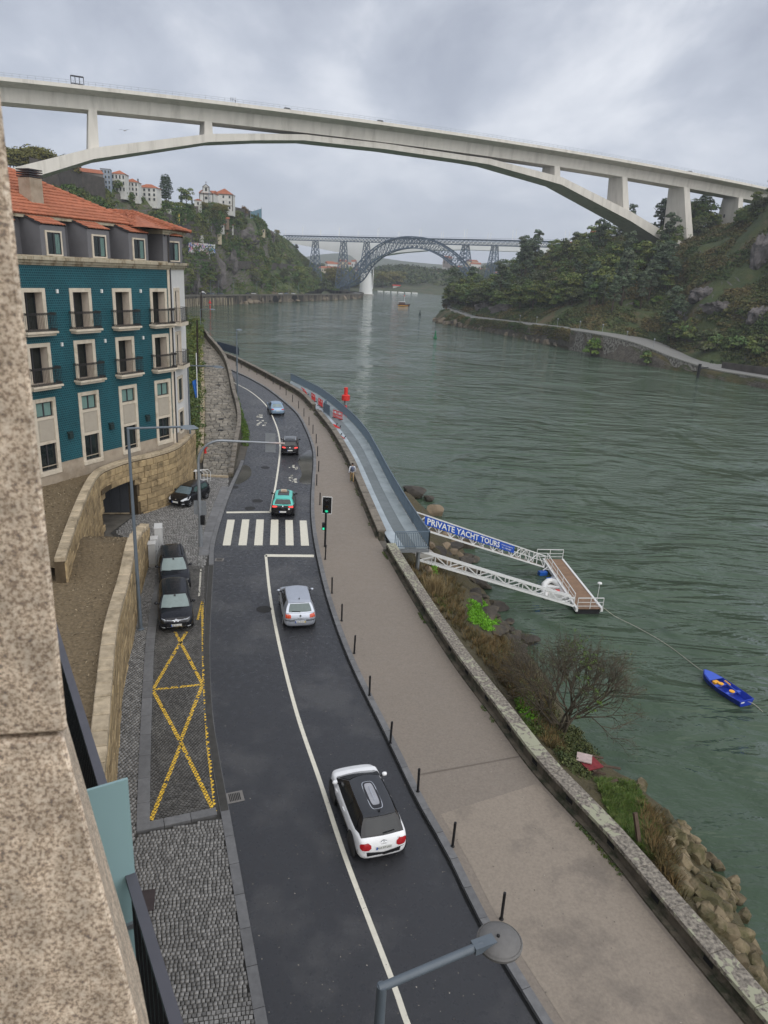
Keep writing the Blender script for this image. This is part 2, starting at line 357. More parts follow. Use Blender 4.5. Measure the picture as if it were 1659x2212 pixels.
def resample(P,n):
 L=np.concatenate([[0],np.cumsum(np.linalg.norm(np.diff(P,axis=0),axis=1))]);s=np.linspace(0,L[-1],n)
 return np.stack([np.interp(s,L,P[:,k])for k in range(P.shape[1])],1),L[-1]
def solidstrip(A,B,z0,z1):
 n=len(A);mb=MB();vs=[(p[0],p[1],z0)for p in A]+[(p[0],p[1],z0)for p in B]+[(p[0],p[1],z1)for p in A]+[(p[0],p[1],z1)for p in B]
 fs=[]
 for i in range(n-1):
  a,b,c,d=i,i+1,n+i+1,n+i
  fs+=[(2*n+a,2*n+b,2*n+c,2*n+d),(a,b,2*n+b,2*n+a),(c,d,2*n+d,2*n+c),(d,c,b,a)]
 fs+=[(0,2*n,3*n,n),(n-1,2*n-1,4*n-1,3*n-1)]
 return mb.add(vs,fs)
PA,_=resample(RR_o,170);wallfoot=np.concatenate([WI[:-1],WJ]);PB,_=resample(wallfoot,170)
prom=tag(obj('promenade',MB().strip([(p[0],p[1],0.115)for p in PA],[(p[0],p[1],0.12)for p in PB]),m_prom),'brown grey riverside promenade between kerb and parapet','promenade',kind='structure')
def kerb(line,width,z,nm,parent,seg=1.0,side=-1,mat=None,z0=-0.05,nmax=120):
 P,L=resample(line,400);s=np.linspace(0,L,400);n=int(L/seg);t=0
 O=offset(P,side*width)
 for k in range(min(n,nmax)):
  a,b=k*seg+0.008,(k+1)*seg-0.008
  q=[np.array([np.interp(x,s,X[:,i])for i in (0,1)])for X,x in ((P,a),(P,b),(O,b),(O,a))]
  obj('kerb_stone',MB().prism([tuple(p)for p in q],z0,z+random.uniform(-.006,.006)),mat or m_kerb,parent)
kr=tag(obj('kerb',solidstrip(offset(RR,-0.02),offset(RR,-KW+.02),-0.06,0.10),m_joint),'granite kerb along the promenade side of the road','kerb',kind='structure')
kerb(RR,KW,0.135,'kerb_stone',kr,1.15)
obj('kerb_shade_strip',MB().strip([(p[0],p[1],.007)for p in offset(RR,.10)],[(p[0],p[1],.007)for p in offset(RR,-.01)]),M('wet_kerb_shade',(.007,.007,.007),.6,var=.3,vs=4),road)  # dark strip painting in the wet, shadowed line at the kerb foot
pj=gl([(905,1672),(1127,1632),(1129,1634.5),(906,1675)],0.12)
obj('expansion_joint',MB().add([(p[0],p[1],0.127)for p in pj],[(0,1,2,3)]),M('joint_dark',(0.15,0.127,0.105),0.8),prom)
wf=[p for p in wallfoot if 4<p[1]<22.4];ko=[p for p in RR_o if 4<p[1]<20.8]
A_,_=resample(np.array(ko)[:,:2],40);B_,_=resample(np.array(wf)[:,:2],40)
obj('newer_surface',MB().strip([(p[0]+.3,p[1],0.121)for p in A_],[(p[0]-.25,p[1],0.126)for p in B_]),m_prom2,prom)
def zq(ox,oy,s):return lambda x,y:((ox+x*s)*0.588298,(oy+y*s)*0.588298)
z6=zq(680,1700,.43399)
for q in [((357,480),(420,480),(383,698),(317,698)),((482,478),(543,478),(520,697),(450,697)),((603,478),(666,478),(655,697),(583,697)),((726,480),(789,480),(787,695),(717,695)),((848,483),(910,483),(918,698),(850,698)),((968,487),(1027,487),(1048,700),(980,700))]:
 P=[g(*z6(*p))for p in q];obj('crossing_stripe',MB().add([(p[0],p[1],.005)for p in P],[(0,3,2,1)]),m_paint,road)
def line_strip(px,w,z=0.005,n=60,far=None):
 P=smoothline(gl(px),n)if len(px)>2 else np.array(gl(px))
 A,B=offset(P,w/2),offset(P,-w/2);return MB().strip([(p[0],p[1],z)for p in A],[(p[0],p[1],z)for p in B])
obj('lane_line',line_strip([(930,2340),(880,2212),(846,2115),(747,1855),(693,1693),(641,1540),(605,1400),(584,1290),(574,1199)],0.16),m_paint,road)
obj('stop_line',line_strip([(573.5,1200),(678,1201)],0.42),m_paint,road)
obj('lane_line',line_strip([(584,1106),(596,1045),(604,985),(604,950),(595,915),(575,876),(541,846),(504,826)],0.16),m_paint,road)
obj('stop_line',line_strip([(489,1107),(584,1106)],0.38),m_paint,road)
z5=zq(680,1100,.43399)
rr=random.Random(3)
for cx,cy,w_,h_,nq in [(645,1045,70,45,10),(635,985,50,24,6),(912,1418,70,30,8),(893,1512,34,52,9),(922,1530,30,40,6)]:
 mb=MB()
 for k in range(nq):
  x,y=cx+rr.uniform(-.5,.5)*w_,cy+rr.uniform(-.5,.5)*h_;a,b=rr.uniform(5,12),rr.uniform(2,4.5);sk=rr.uniform(-3,3)
  mb.add([(*g(*z5(x+i*a+j*sk,y+j*b))[:2],.0055)for i,j in ((-1,-1),(1,-1),(1,1),(-1,1))],[(3,2,1,0)])
 obj('worn_lettering',mb,m_paint,road)
def blob(cx,cy,rx,ry,rot,seed,n=28):
 r_=random.Random(seed);ph=[r_.uniform(0,6.28)for _ in range(4)];P=[]
 for i in range(n):
  a=2*math.pi*i/n;k=1+.16*math.sin(2*a+ph[0])+.12*math.sin(3*a+ph[1])+.07*math.sin(5*a+ph[2])
  x,y=rx*k*math.cos(a),ry*k*math.sin(a);P.append((cx+x*math.cos(rot)-y*math.sin(rot),cy+x*math.sin(rot)+y*math.cos(rot)))
 return P
def flat(P,z):return MB().add([(p[0],p[1],z)for p in P],[tuple(range(len(P)))])
for P in ([(676,990),(674,1030),(671,1046),(655,1046),(646,1038),(652,1026),(648,1010),(643,998),(650,984),(662,975),(671,972)],[(507,1046),(515,1046),(528,1040),(540,1030),(543,1018),(538,1008),(528,1004),(521,1012),(514,1030)]):
 Q_=smoothline(gl(P)+gl(P[:1]),60)[:-1];obj('puddle',flat(Q_,.004),m_puddle,road)
def disc(px,py,r,z,nm,par,mat=None,n=24):
 p=g(px,py,z);o=obj(nm,MB().lathe([(r,z),(r,z+.004),(r*.93,z+.006)],n,(p[0],p[1],0)),mat or m_iron,par);return o
for px,py in [(570,1316),(556,1082),(540,1098),(573,1010),(587,838)]:disc(px,py,.42,.004,'manhole_cover',road)
disc(505,1052,.40,.004,'manhole_cover',road)
for px,py,w_,h_,rz in [(507,1722,.62,.55,.38),(474,1209,.55,.5,.1)]:
 p=g(px,py);d_=obj('drain_grate',MB().box((p[0],p[1],.004),(w_,h_,.012),rz),M('drain_frame',(0.17,0.16,0.15),0.7),road)
 for k in range(7):
  t_=(k-3)*w_*.095;obj('slot',MB().box((p[0]+t_*math.cos(rz),p[1]+t_*math.sin(rz),.008),(w_*.055,h_*.7,.01),rz),m_dark,d_)
bayL=gl([(357.4,1215),(346,1300),(335,1373),(325.5,1494),(319,1647),(316.7,1778)])
bayR=gl([(441,1225),(441,1300),(438,1400),(443,1533),(452,1624),(466,1757)])
kl=offset(RL,0.0)
RLn=np.array([p for p in RL if p[1]<66.5])
bandL=smoothline(ext(gl([(295,1800),(300,1647),(308,1494),(316,1383),(332,1280),(346,1205)]),.01),40)
yard=gl([(437,1026),(494,1030),(527,994)])+[p for p in RLn[::-1]if p[1]<63]
left_edge=[(-7.0,2),(-6.2,13),(-8.0,17.5),(-9.1,21.0),(-10.9,26.4),(-12.1,31.3),(-13.3,35.5),(-14.3,40.8),(-18.6,45.2),(-18.3,49.3),(-16.6,56.7)]
pave_poly=[tuple(p[:2])for p in yard]+left_edge
pave=tag(obj('sett_pavement',flat(pave_poly,-0.012),m_joint),'granite sett pavement and parking bay left of the road','pavement',kind='structure')
def fill_setts(poly,ang,sx,sy,gap,z,h,seed,jit=.18):
 r_=np.random.RandomState(seed);P=np.array([p[:2]for p in poly]);c=P.mean(0);co,si=math.cos(-ang),math.sin(-ang)
 Q=(P-c)@np.array([[co,-si],[si,co]]).T;x0,y0=Q.min(0);x1,y1=Q.max(0);rows=int((y1-y0)/(sy+gap))+1;out=[]
 for j in range(rows):
  y=y0+j*(sy+gap);x=x0-r_.rand()*sx
  while x<x1:
   wd=sx*(1+r_.uniform(-jit,jit));out.append((x+wd/2,y+sy/2+r_.uniform(-.1,.1)*gap,wd,sy*(1+r_.uniform(-.10,.04))));x+=wd+gap
 A=np.array(out);co,si=math.cos(ang),math.sin(ang)
 C=np.stack([A[:,0]*co-A[:,1]*si+c[0],A[:,0]*si+A[:,1]*co+c[1]],1)
 k=inpoly(C[:,0],C[:,1],poly);A,C=A[k],C[k];n=len(A)
 return C,A[:,2:4],ang+r_.uniform(-.06,.06,n),np.full(n,z),h+r_.uniform(-.006,.006,n)
def sett_unit(seed):
 r_=random.Random(seed);mb=MB();j=lambda:r_.uniform(-.04,.04);t=.43
 b=[(-.5,-.5,0),(.5,-.5,0),(.5,.5,0),(-.5,.5,0)];m_=[(-.5+j(),-.5+j(),.78),(.5+j(),-.5+j(),.78),(.5+j(),.5+j(),.78),(-.5+j(),.5+j(),.78)];tp=[(-t+j(),-t+j(),1+j()),(t+j(),-t+j(),1+j()),(t+j(),t+j(),1+j()),(-t+j(),t+j(),1+j())]
 return mb.add(b+m_+tp,[(8,9,10,11)]+[(i,(i+1)%4,4+(i+1)%4,4+i)for i in range(4)]+[(4+i,4+(i+1)%4,8+(i+1)%4,8+i)for i in range(4)])
def lay_setts(fields,parent,m_one,m_many,nind,nm='sett'):
 C=np.concatenate([f[0]for f in fields]);D=np.concatenate([f[1]for f in fields]);R=np.concatenate([f[2]for f in fields]);Z=np.concatenate([f[3]for f in fields]);Hh=np.concatenate([f[4]for f in fields])
 d=np.hypot(C[:,0],C[:,1])+100*(np.hypot(C[:,0],C[:,1]-0)<12.3)
 o_=np.argsort(d);ind,rest=o_[:nind],o_[nind:]
 protos=[mesh_of(nm,sett_unit(s_),m_one)for s_ in range(6)]
 for i in ind:
  o=link(nm,protos[i%6],parent);o.location=(C[i,0],C[i,1],Z[i]);o.rotation_euler=(0,0,R[i]);o.scale=(D[i,0],D[i,1],Hh[i])
 if len(rest):
  me=boxes_mesh(nm+'_field',np.column_stack([C[rest],Z[rest]]),np.column_stack([D[rest],Hh[rest]]),R[rest],m_many,taper=.88)
  tag(link(nm+'_field',me,parent),kind='stuff')
 return C,D,R,Z+Hh
kerbin=offset(RLn,.30)
walk=[tuple(p[:2])for p in gl([(297,1805),(478,1770)],0)]+[tuple(p[:2])for p in kerbin[::-1]if p[1]<19.2]+[(-1.2,7.0),(-5.0,7.0),(-6.6,13),(-7.6,17.3)]
strip_=[tuple(p[:2])for p in bandL]+[(-14.3,40.6),(-13.4,35.5),(-12.2,31.3),(-11.0,26.4),(-9.5,21.9),(-9.1,21.0),(-7.6,17.3)]
yardp=[tuple(p[:2])for p in gl([(440,1226),(356,1216)])]+[(-14.1,41.2),(-18.4,45.4),(-18.1,49.3),(-16.5,56.7),(-16.2,59.8),(-13.9,59.9)]+[tuple(p[:2])for p in offset(RLn,.42)[::-1]if 41.5<p[1]<57]
lay_setts([fill_setts(walk,.20,.105,.105,.016,-.012,.085,1),fill_setts(strip_,1.22,.115,.115,.018,-.012,.085,2),fill_setts(yardp,.45,.15,.15,.022,-.012,.055,4)],pave,m_sett,m_setts,300)
bay=tag(obj('parking_bay',flat([tuple(p[:2])for p in bayL]+[tuple(p[:2])for p in bayR[::-1]],-.008),m_joint),'dark sett parking bay with yellow crossed lines','parking bay',kind='structure')
BC,BD,BR,BZ=lay_setts([fill_setts([tuple(p[:2])for p in bayL]+[tuple(p[:2])for p in bayR[::-1]],1.25,.10,.10,.014,-.012,.045,3)],bay,m_setd,m_setds,300)
def clip(poly,A,B):
 out=[];n=len(poly)
 for i in range(n):
  p,q=poly[i],poly[(i+1)%n];f=lambda r:(B[0]-A[0])*(r[1]-A[1])-(B[1]-A[1])*(r[0]-A[0]);a,b=f(p),f(q)
  if a>=0:out.append(p)
  if a*b<0:t=a/(a-b);out.append((p[0]+t*(q[0]-p[0]),p[1]+t*(q[1]-p[1])))
 return out
def paint_line(p,q,w,seed,keep=.93):
 p,q=np.array(p[:2]),np.array(q[:2]);d=q-p;L=np.linalg.norm(d);d/=L;n_=np.array([-d[1],d[0]])*w/2
 band=[tuple(p-n_),tuple(q-n_),tuple(q+n_),tuple(p+n_)];mb=MB();r_=random.Random(seed)
 rel=BC-p;s_=rel@d;t_=rel@np.array([-d[1],d[0]]);K=np.where((s_>-.15)&(s_<L+.15)&(abs(t_)<w/2+.1))[0]
 for i in K:
  if r_.random()>keep:continue
  a,b=BD[i]*.46;co,si=math.cos(BR[i]),math.sin(BR[i])
  P=[(BC[i,0]+x*co-y*si,BC[i,1]+x*si+y*co)for x,y in ((-a,-b),(a,-b),(a,b),(-a,b))]
  for j in range(4):
   P=clip(P,band[j],band[(j+1)%4])
   if len(P)<3:break
  if len(P)>=3:mb.add([(x,y,BZ[i]+.003)for x,y in P],[tuple(range(len(P)))])
 return mb
yl=[((326,1774),(390,1612)),((390,1604),(463,1755)),((330,1492),(388,1600)),((437,1482),(390,1602)),((331,1490),(403,1366)),((378,1366),(437,1478)),((331,1491),(437,1480)),((467,1758),(449,1610)),((449,1610),(441,1480)),((440.5,1480),(437,1300)),((427,1340),(437,1302))]
for k,(a,b)in enumerate(yl):obj('yellow_line',paint_line(g(*a),g(*b),.15 if k<7 else .13,k,.95 if k<8 else .8),m_yellow,bay)
obj('white_line',paint_line(g(434,1230),g(430,1290),.10,44,.8),m_paint,bay)
kb=tag(obj('kerb',solidstrip(offset(RLn[2:],.02),offset(RLn[2:],.28),-.05,.03),m_joint),'granite kerb stones on the left side of the road','kerb',kind='structure')
P_,L_=resample(RLn,300);s_=np.linspace(0,L_,300);O_=offset(P_,.30);x=0.0
while x<L_-1.3:
 q=[np.array([np.interp(t,s_,X[:,i])for i in (0,1)])for X,t in ((P_,x+.008),(P_,x+1.19),(O_,x+1.19),(O_,x+.008))]
 Y_=q[0][1];z=.015 if 19.6<Y_<40.2 else .10
 obj('kerb_stone',MB().prism([tuple(p)for p in q],-.05,z+random.uniform(-.005,.005)),m_kerb,kb);x+=1.2
kerb(bandL,.42,.10,'kerb_stone',kb,1.3,side=-1)
e0,e1=g(296,1802),g(470,1764);d_=(e1-e0)/np.linalg.norm(e1-e0);Lk=np.linalg.norm(e1-e0)
for k in range(3):
 a=e0+d_*(k*Lk/3+.01);obj('kerb_stone',MB().obox((a[0],a[1],-.05),d_*(Lk/3-.02),np.array([-d_[1],d_[0],0])*.36,(0,0,.15)),m_kerb,kb)
q=[np.interp(t,s_,O_[:,0])for t in (0,)]
O1=[p for p in offset(RLn,.31)if 41.2<p[1]<58];O2=[p for p in offset(RLn,.95)if 41.2<p[1]<58]
A_,La=resample(np.array(O1)[:,:2],15);B_,_=resample(np.array(O2)[:,:2],15)
for k in range(14):
 c_=(A_[k]+B_[k]+A_[k+1]+B_[k+1])/4;sh=lambda p:tuple(c_+(p-c_)*.985)
 obj('paving_slab',MB().prism([sh(A_[k]),sh(A_[k+1]),sh(B_[k+1]),sh(B_[k])],-.02,.075+random.uniform(-.004,.004)),m_kerb,pave)
p=g(352,1875);
obj('access_cover',MB().box((g(318,1945,.08)[0],g(318,1945,.08)[1],.075),(.42,.75,.03),.25),M('rusty_cover',(0.045,0.034,0.034),0.6),pave)
bpx=[(1232,2290),(1083,1985),(977.5,1828),(902.5,1710),(843,1605),(798,1502),(765,1411),(738,1341),(717,1281),(702.5,1208),(691,1090),(684,1048),(688,1018),(686,985),(683,957),(676,936),(667.5,918),(656.5,899),(645,882),(632,868),(618,853.5),(605,841),(590,829.5),(573,818),(555,809.5),(538,802),(521,795),(510,790)]
def bollard_mb(lean=(0,0)):
 return MB().tube([(0,0,0),(0,0,1.0)],.045,10),MB().lathe([(.07,0),(.07,.02),(.05,.035)],12)
bm_,bb_=bollard_mb();me_post=mesh_of('post',bm_,m_black,60);me_foot=mesh_of('base_plate',bb_,m_black,60)
words_=['first','second','third','fourth','fifth','sixth','seventh','eighth','ninth','tenth','eleventh','twelfth','thirteenth','fourteenth','fifteenth','sixteenth','seventeenth','eighteenth','nineteenth','twentieth','twenty-first','twenty-second','twenty-third','twenty-fourth','twenty-fifth','twenty-sixth','twenty-seventh','twenty-eighth']
for i,(x,y)in enumerate(bpx):
 p=g(x,y,.13);t=thing('bollard',f'slim black bollard along the promenade kerb, {words_[i]} from the near end','bollard',(p[0],p[1],.12),0,'bollards along the promenade kerb')
 o=link('post',me_post,t);o.rotation_euler=(random.uniform(-.02,.02),random.uniform(-.02,.02),0);link('base_plate',me_foot,t)
# PARAPETS, WALKWAY, RETAINING WALLS, RAMP
def coping_mat():
 m,nt,b=nodes_of('lichen_coping');L=nt.links.new;pos=N(nt,'ShaderNodeNewGeometry').outputs['Position']
 n0=N(nt,'ShaderNodeTexNoise');n0 .inputs['Scale'].default_value=9;n0 .inputs['Detail'].default_value=6;L(pos,n0 .inputs['Vector'])
 c0=N(nt,'ShaderNodeValToRGB');c0 .color_ramp.elements[0].position=.35;c0 .color_ramp.elements[0].color=(.085,.074,.062,1);c0 .color_ramp.elements[1].position=.68;c0 .color_ramp.elements[1].color=(.31,.275,.225,1);L(n0 .outputs[0],c0 .inputs[0])
 n1_=N(nt,'ShaderNodeTexNoise');n1_.inputs['Scale'].default_value=5;n1_.inputs['Detail'].default_value=3;n1_.inputs['Distortion'].default_value=.3;L(pos,n1_.inputs['Vector'])
 n2_=N(nt,'ShaderNodeTexNoise');n2_.inputs['Scale'].default_value=.55;n2_.inputs['Detail'].default_value=2;L(pos,n2_.inputs['Vector'])
 ad=N(nt,'ShaderNodeMath',operation='ADD');L(n1_.outputs[0],ad.inputs[0]);L(n2_.outputs[0],ad.inputs[1])
 st=N(nt,'ShaderNodeMapRange');st.inputs['From Min'].default_value=1.06;st.inputs['From Max'].default_value=1.12;L(ad.outputs[0],st.inputs[0])
 q=N(nt,'ShaderNodeMix',data_type='RGBA');L(st.outputs[0],q.inputs['Factor']);L(c0 .outputs[0],q.inputs['A']);q.inputs['B'].default_value=(.31,.31,.22,1)
 L(q.outputs['Result'],b.inputs['Base Color']);b.inputs['Roughness'].default_value=.8
 bu=N(nt,'ShaderNodeBump');bu.inputs['Distance'].default_value=.01;L(n0 .outputs[0],bu.inputs['Height']);L(bu.outputs[0],b.inputs['Normal']);return m
m_lich=coping_mat()
m_parap=M('dark_parapet_stone',(0.105,0.088,0.066),0.85,var=0.4,vs=2.5,bump=0.02,bs=9,col2=(0.040,0.042,0.026),c2=(0.46,0.6),c2s=1.6)
def parapet(nm,line,width,ztop,label,seg,lich):
 mid=line[len(line)//2];t=thing('parapet_wall' if lich else 'parapet_wall',label,'wall',(mid[0],mid[1],0))
 P,L=resample(line,500);s=np.linspace(0,L,500)
 obj('body',solidstrip(offset(P,-.10),offset(P,-width+.08),-1.2,ztop-.14),m_parap,t)
 obj('foot_course',solidstrip(offset(P,.10),offset(P,-.09),-.02,.20),m_parap,t)
 O=offset(P,-width);n=int(L/seg)
 for k in range(n):
  a,b=k*seg+.006,(k+1)*seg-.006
  q=[np.array([np.interp(x_,s,X[:,i])for i in (0,1)])for X,x_ in ((P,a),(P,b),(O,b),(O,a))]
  obj('coping_slab',MB().prism([tuple(p_)for p_ in q],ztop-.15,ztop+random.uniform(-.012,.008)),m_lich if lich else m_cop2,t,bevel=.012)
 k=.8
 while k<L-.8 and lich:
  q=np.array([np.interp(k,s,P[:,i])for i in (0,1)]);q2=np.array([np.interp(k+.3,s,P[:,i])for i in (0,1)]);d_=q2-q;a_=math.atan2(d_[1],d_[0]);nrm=np.array([-d_[1],d_[0]])/np.linalg.norm(d_)
  c_=q-nrm*.095;obj('drain_hole',MB().box((c_[0],c_[1],.40),(.34,.02,.16),a_),m_dark,t);k+=2.2
 return t
m_cop2=M('grey_brown_coping',(0.185,0.162,0.132),0.75,var=0.25,vs=3,bump=0.012,bs=20,orand=.1,col2=(.10,.088,.07),c2s=1.0)
pw1=parapet('parapet',WI,.62,.78,'long stone parapet with lichen covered coping beside the near promenade',1.55,True)
cutJ=np.array([p for p in WJ])
i_a=int(np.argmin(np.linalg.norm(WJ[:,:2]-g(678,879.5,.78)[:2],axis=1)))
pw2=parapet('parapet',WJ[:i_a],.60,.78,'curved stone parapet between the promenade and the metal walkway',1.5,False)
pw3=parapet('parapet',WJ[i_a+1:],.60,.90,'far stone parapet past the red barriers along the bend',1.5,False)
mv=MB();rr=np.random.RandomState(5)
C_=[]
for P in (WI,WJ):
 Q,L=resample(offset(P,.16),900)
 for p_ in Q:
  if p_[1]>9 and nz(p_[0]*.35,p_[1]*.35,3)>.12 and rr.rand()<.9:C_.append((p_[0]+rr.uniform(-.06,.06),p_[1]+rr.uniform(-.1,.1),.14))
def clumps(C,rad,K,leaf,squash=.7,seed=1,tint=None,up=0.25,core=0.55,aspect=.6):
 r_=np.random.RandomState(seed);C=np.asarray(C,float);n=len(C);rad=np.broadcast_to(np.asarray(rad,float),(n,))
 d=r_.normal(size=(n,K,3));d/=np.linalg.norm(d,axis=2,keepdims=True);d[:,:,2]=np.abs(d[:,:,2])*(1-.35)+d[:,:,2]*.35
 rr_=rad[:,None]*(core+(1-core)*r_.rand(n,K)**.5)
 ctr=C[:,None,:]+d*rr_[:,:,None]*np.array([1,1,squash])
 nrm=d+r_.normal(size=(n,K,3))*.55+np.array([0,0,up]);nrm/=np.linalg.norm(nrm,axis=2,keepdims=True)
 a=np.cross(nrm,r_.normal(size=(n,K,3)));a/=np.linalg.norm(a,axis=2,keepdims=True)+1e-9;b=np.cross(nrm,a)
 lf=(np.broadcast_to(np.asarray(leaf,float),(n,))[:,None]*r_.uniform(.6,1.35,(n,K)))[:,:,None]
 a=a*lf;b=b*lf*aspect
 V=np.stack([ctr-a,ctr-b*.9+a*.05,ctr+a,ctr+b*.9+a*.05],2).reshape(-1,4,3)
 T=None if tint is None else np.repeat(np.asarray(tint,float),K)
 return V,T
V,T=clumps(C_,.09,9,.04,.6,3,tint=rr.rand(len(C_))*.5)
tag(link('wall_weeds',quads_mesh('wall_weeds',V,m_leaf,T)),'moss and weeds along the foot of the parapet','weeds',kind='stuff')
DO_px=[(926,1183),(891,1130),(846,1053.6),(817,997),(808,980),(791,950),(755,907.5),(697,858.5),(660,838),(628,822)]
DZ=.16
DOL=smoothline(gl(DO_px,DZ),120)
DIN=smoothline(ext([p for p in WJo[:i_a+14]],.01),120);DIN=smoothline([g(852,1184,DZ)]+[np.array([p[0],p[1],DZ])for p in WJo[2:i_a+18:6]],120)
deck=thing('metal_walkway','grey steel walkway bolted outside the curved parapet above the river','walkway',(DIN[60][0],DIN[60][1],DZ))
m_pl1=M('pale_deck_plate',(0.36,0.41,0.44),0.45,var=0.15,vs=1.5,orand=.10,rvar=.12)
m_pl2=M('dark_deck_grating',(0.150,0.172,0.178),0.5,var=0.12,vs=2,orand=.07,rvar=.1)
m_pl3=M('mid_deck_plate',(0.28,0.32,0.335),0.48,var=0.2,vs=1.2,orand=.07,rvar=.12,col2=(.20,.23,.235),c2s=.6)
m_rail=M('blue_grey_railing',(0.115,0.155,0.195),0.45,var=0.12,vs=3)
def lerpline(t):return DIN*(1-t)+DOL*t
for t0,t1,mt,st in ((.0,.30,m_pl1,3),(.305,.64,m_pl2,4),(.645,1.0,m_pl3,4)):
 A,B=lerpline(t0),lerpline(t1)
 for k in range(0,119,st):
  e=min(k+st,119);f_=.004/np.linalg.norm(A[e]-A[k])
  a,b,c,d_=A[k]+(A[e]-A[k])*f_,A[e]-(A[e]-A[k])*f_,B[e]-(B[e]-B[k])*f_,B[k]+(B[e]-B[k])*f_
  obj('deck_panel',MB().prism([tuple(q[:2])for q in (a,b,c,d_)],DZ-.06,DZ+random.uniform(-.003,.003)),mt,deck)
fr=MB()
for t in (.05,.5,.97):
 Q=lerpline(t)
 for k in range(0,119,3):fr.bar(Q[k]+np.array([0,0,-.2]),Q[min(k+3,119)]+np.array([0,0,-.2]),.14,.24)
for k in range(0,120,6):fr.bar(DIN[k]+np.array([0,0,-.22]),DOL[k]+np.array([0,0,-.22]),.12,.2)
obj('support_frame',fr,m_steel,deck)
for k in range(2,119,9):
 p0,p1=DIN[k],DOL[k];q=p0+(p1-p0)*.85;obj('support_post',MB().tube([(q[0],q[1],-9.6),(q[0],q[1],DZ-.3)],.14,8),m_steel,deck)
def railing(line,nm,label,hgt=1.15,seg=1.7,parent=None,mat=None,bar=.012,pitch=.13):
 P,L=resample(np.array(line),600);s=np.linspace(0,L,600);n=max(1,int(round(L/seg)));I=lambda x_:np.array([np.interp(x_,s,P[:,i])for i in range(3)]);mat=mat or m_rail
 t=thing(nm,label,'railing',tuple(I(L/2)));z=np.array([0,0,1.0]);rl=MB()
 for k in range(n+1):obj('post',MB().bar(I(k*L/n)-z*.1,I(k*L/n)+z*hgt,.07,.05),mat,t)
 for k in range(n):
  a,b=I(k*L/n),I((k+1)*L/n);pn=MB();m_=max(2,int(np.linalg.norm(b-a)/pitch))
  pn.bar(a+z*.10,b+z*.10,.03,.04);pn.bar(a+z*(hgt-.1),b+z*(hgt-.1),.03,.03)
  for j in range(1,m_):q=a+(b-a)*j/m_;pn.bar(q+z*.1,q+z*(hgt-.1),bar,.045)
  obj('bar_panel',pn,mat,t)
  obj('handrail',MB().bar(a+z*hgt,b+z*hgt,.07,.05),mat,t)
 return t
railing(DOL,'railing','long curved blue grey bar railing on the river side of the walkway',1.18,1.7,bar=.018,pitch=.12)
railing([g(852.5,1184,DZ),g(926,1183,DZ)],'railing','short bar railing closing the near end of the walkway',1.18,1.6,bar=.018,pitch=.12)
railing([g(597,819,DZ),g(628,821,DZ)],'railing','short pale railing at the far end of the walkway',1.1,2.0,mat=m_steel)
obj('edge_girder',MB().bar(g(852,1188,DZ-.2),g(927,1187,DZ-.2),.2,.35),m_steel,deck)
railing([np.array([-29.8,139.5,.8]),np.array([-36,148,.8])],'railing','dark blue railing with bunting at the far bend of the promenade',1.6,2.0,mat=M('dark_blue_rail',(.035,.05,.075),.5),pitch=.10,bar=.05)
gp=[g(699,891,DZ),g(712,899,DZ),g(718,893,DZ),g(705,884,DZ)]
gt=thing('gate_screen','blue grey folding gate screen between the red barriers','gate',tuple(gp[0]))
for a,b in ((0,1),(0,3)):
 pn=MB();a_,b_=gp[a],gp[b];z=np.array([0,0,1.0])
 obj('frame',MB().bar(a_,a_+z*1.3,.06).bar(b_,b_+z*1.3,.06).bar(a_+z*1.3,b_+z*1.3,.06).bar(a_+z*.1,b_+z*.1,.06),m_rail,gt);obj('panel',MB().bar(a_+z*.7,b_+z*.7,.02,1.1),m_rail,gt)
m_red=M('red_plastic',(0.62,0.035,0.028),0.4,var=0.12,vs=4);m_redw=M('white_reflector',(.75,.74,.72),.4)
def barrier_mesh():
 fr_=MB();z=np.array([0,0,1.0])
 for zz_ in (.12,.52,.95):fr_.bar((-.98,0,zz_),(.98,0,zz_),.05,.09)
 for i in range(9):fr_.bar((-.98+i*.245,0,.1),(-.98+i*.245,0,.98),.045,.05,up=(0,1,0))
 rf=MB().box((-.5,-.035,.75),(.34,.012,.22)).box((.5,-.035,.75),(.34,.012,.22));ft=MB()
 for sx in (-.7,.7):ft.box((sx,0,.03),(.12,.6,.06))
 return [mesh_of(n_,m_,t_)for n_,m_,t_ in (('grid_frame',fr_,m_red),('reflector',rf,m_redw),('foot',ft,M('black_rubber',(.02,.02,.02),.8)))]
bar_me=barrier_mesh()
def barrier(px,py,rz,tilt,label,z=DZ):
 p=g(px,py,z);t=thing('red_barrier',label,'barrier',(p[0],p[1],z+.01),0,'red plastic barriers on the walkway')
 for m_ in bar_me:o=link(m_.name.split('.')[0],m_,t);o.rotation_euler=(tilt,0,rz)
bh=math.atan2(*(g(703,880,DZ)-g(650,843,DZ))[1::-1])
for a in [(692,878,bh,0,'red plastic barrier standing left of the gate screen with two white reflectors'),(677,866,bh,.05,'red plastic barrier standing behind the others near the parapet'),(661,852,bh,.5,'red plastic barrier leaning farthest along the parapet'),(729,905,bh+.3,0,'red plastic barrier standing right of the gate screen'),(731,922,bh,1.3,'faded red barrier lying flat on the walkway behind another'),(740,944,bh,1.0,'bright red barrier tipped against the parapet nearest the walker')]:barrier(*a)
tag(obj('plank_pile',MB().bar(g(687,893,.3),g(698,905,.3),.25,.1).bar(g(690,892,.4),g(700,903,.42),.2,.06),M('weathered_plank',(.25,.17,.10),.8)),'loose wooden planks beside the gate screen','planks')
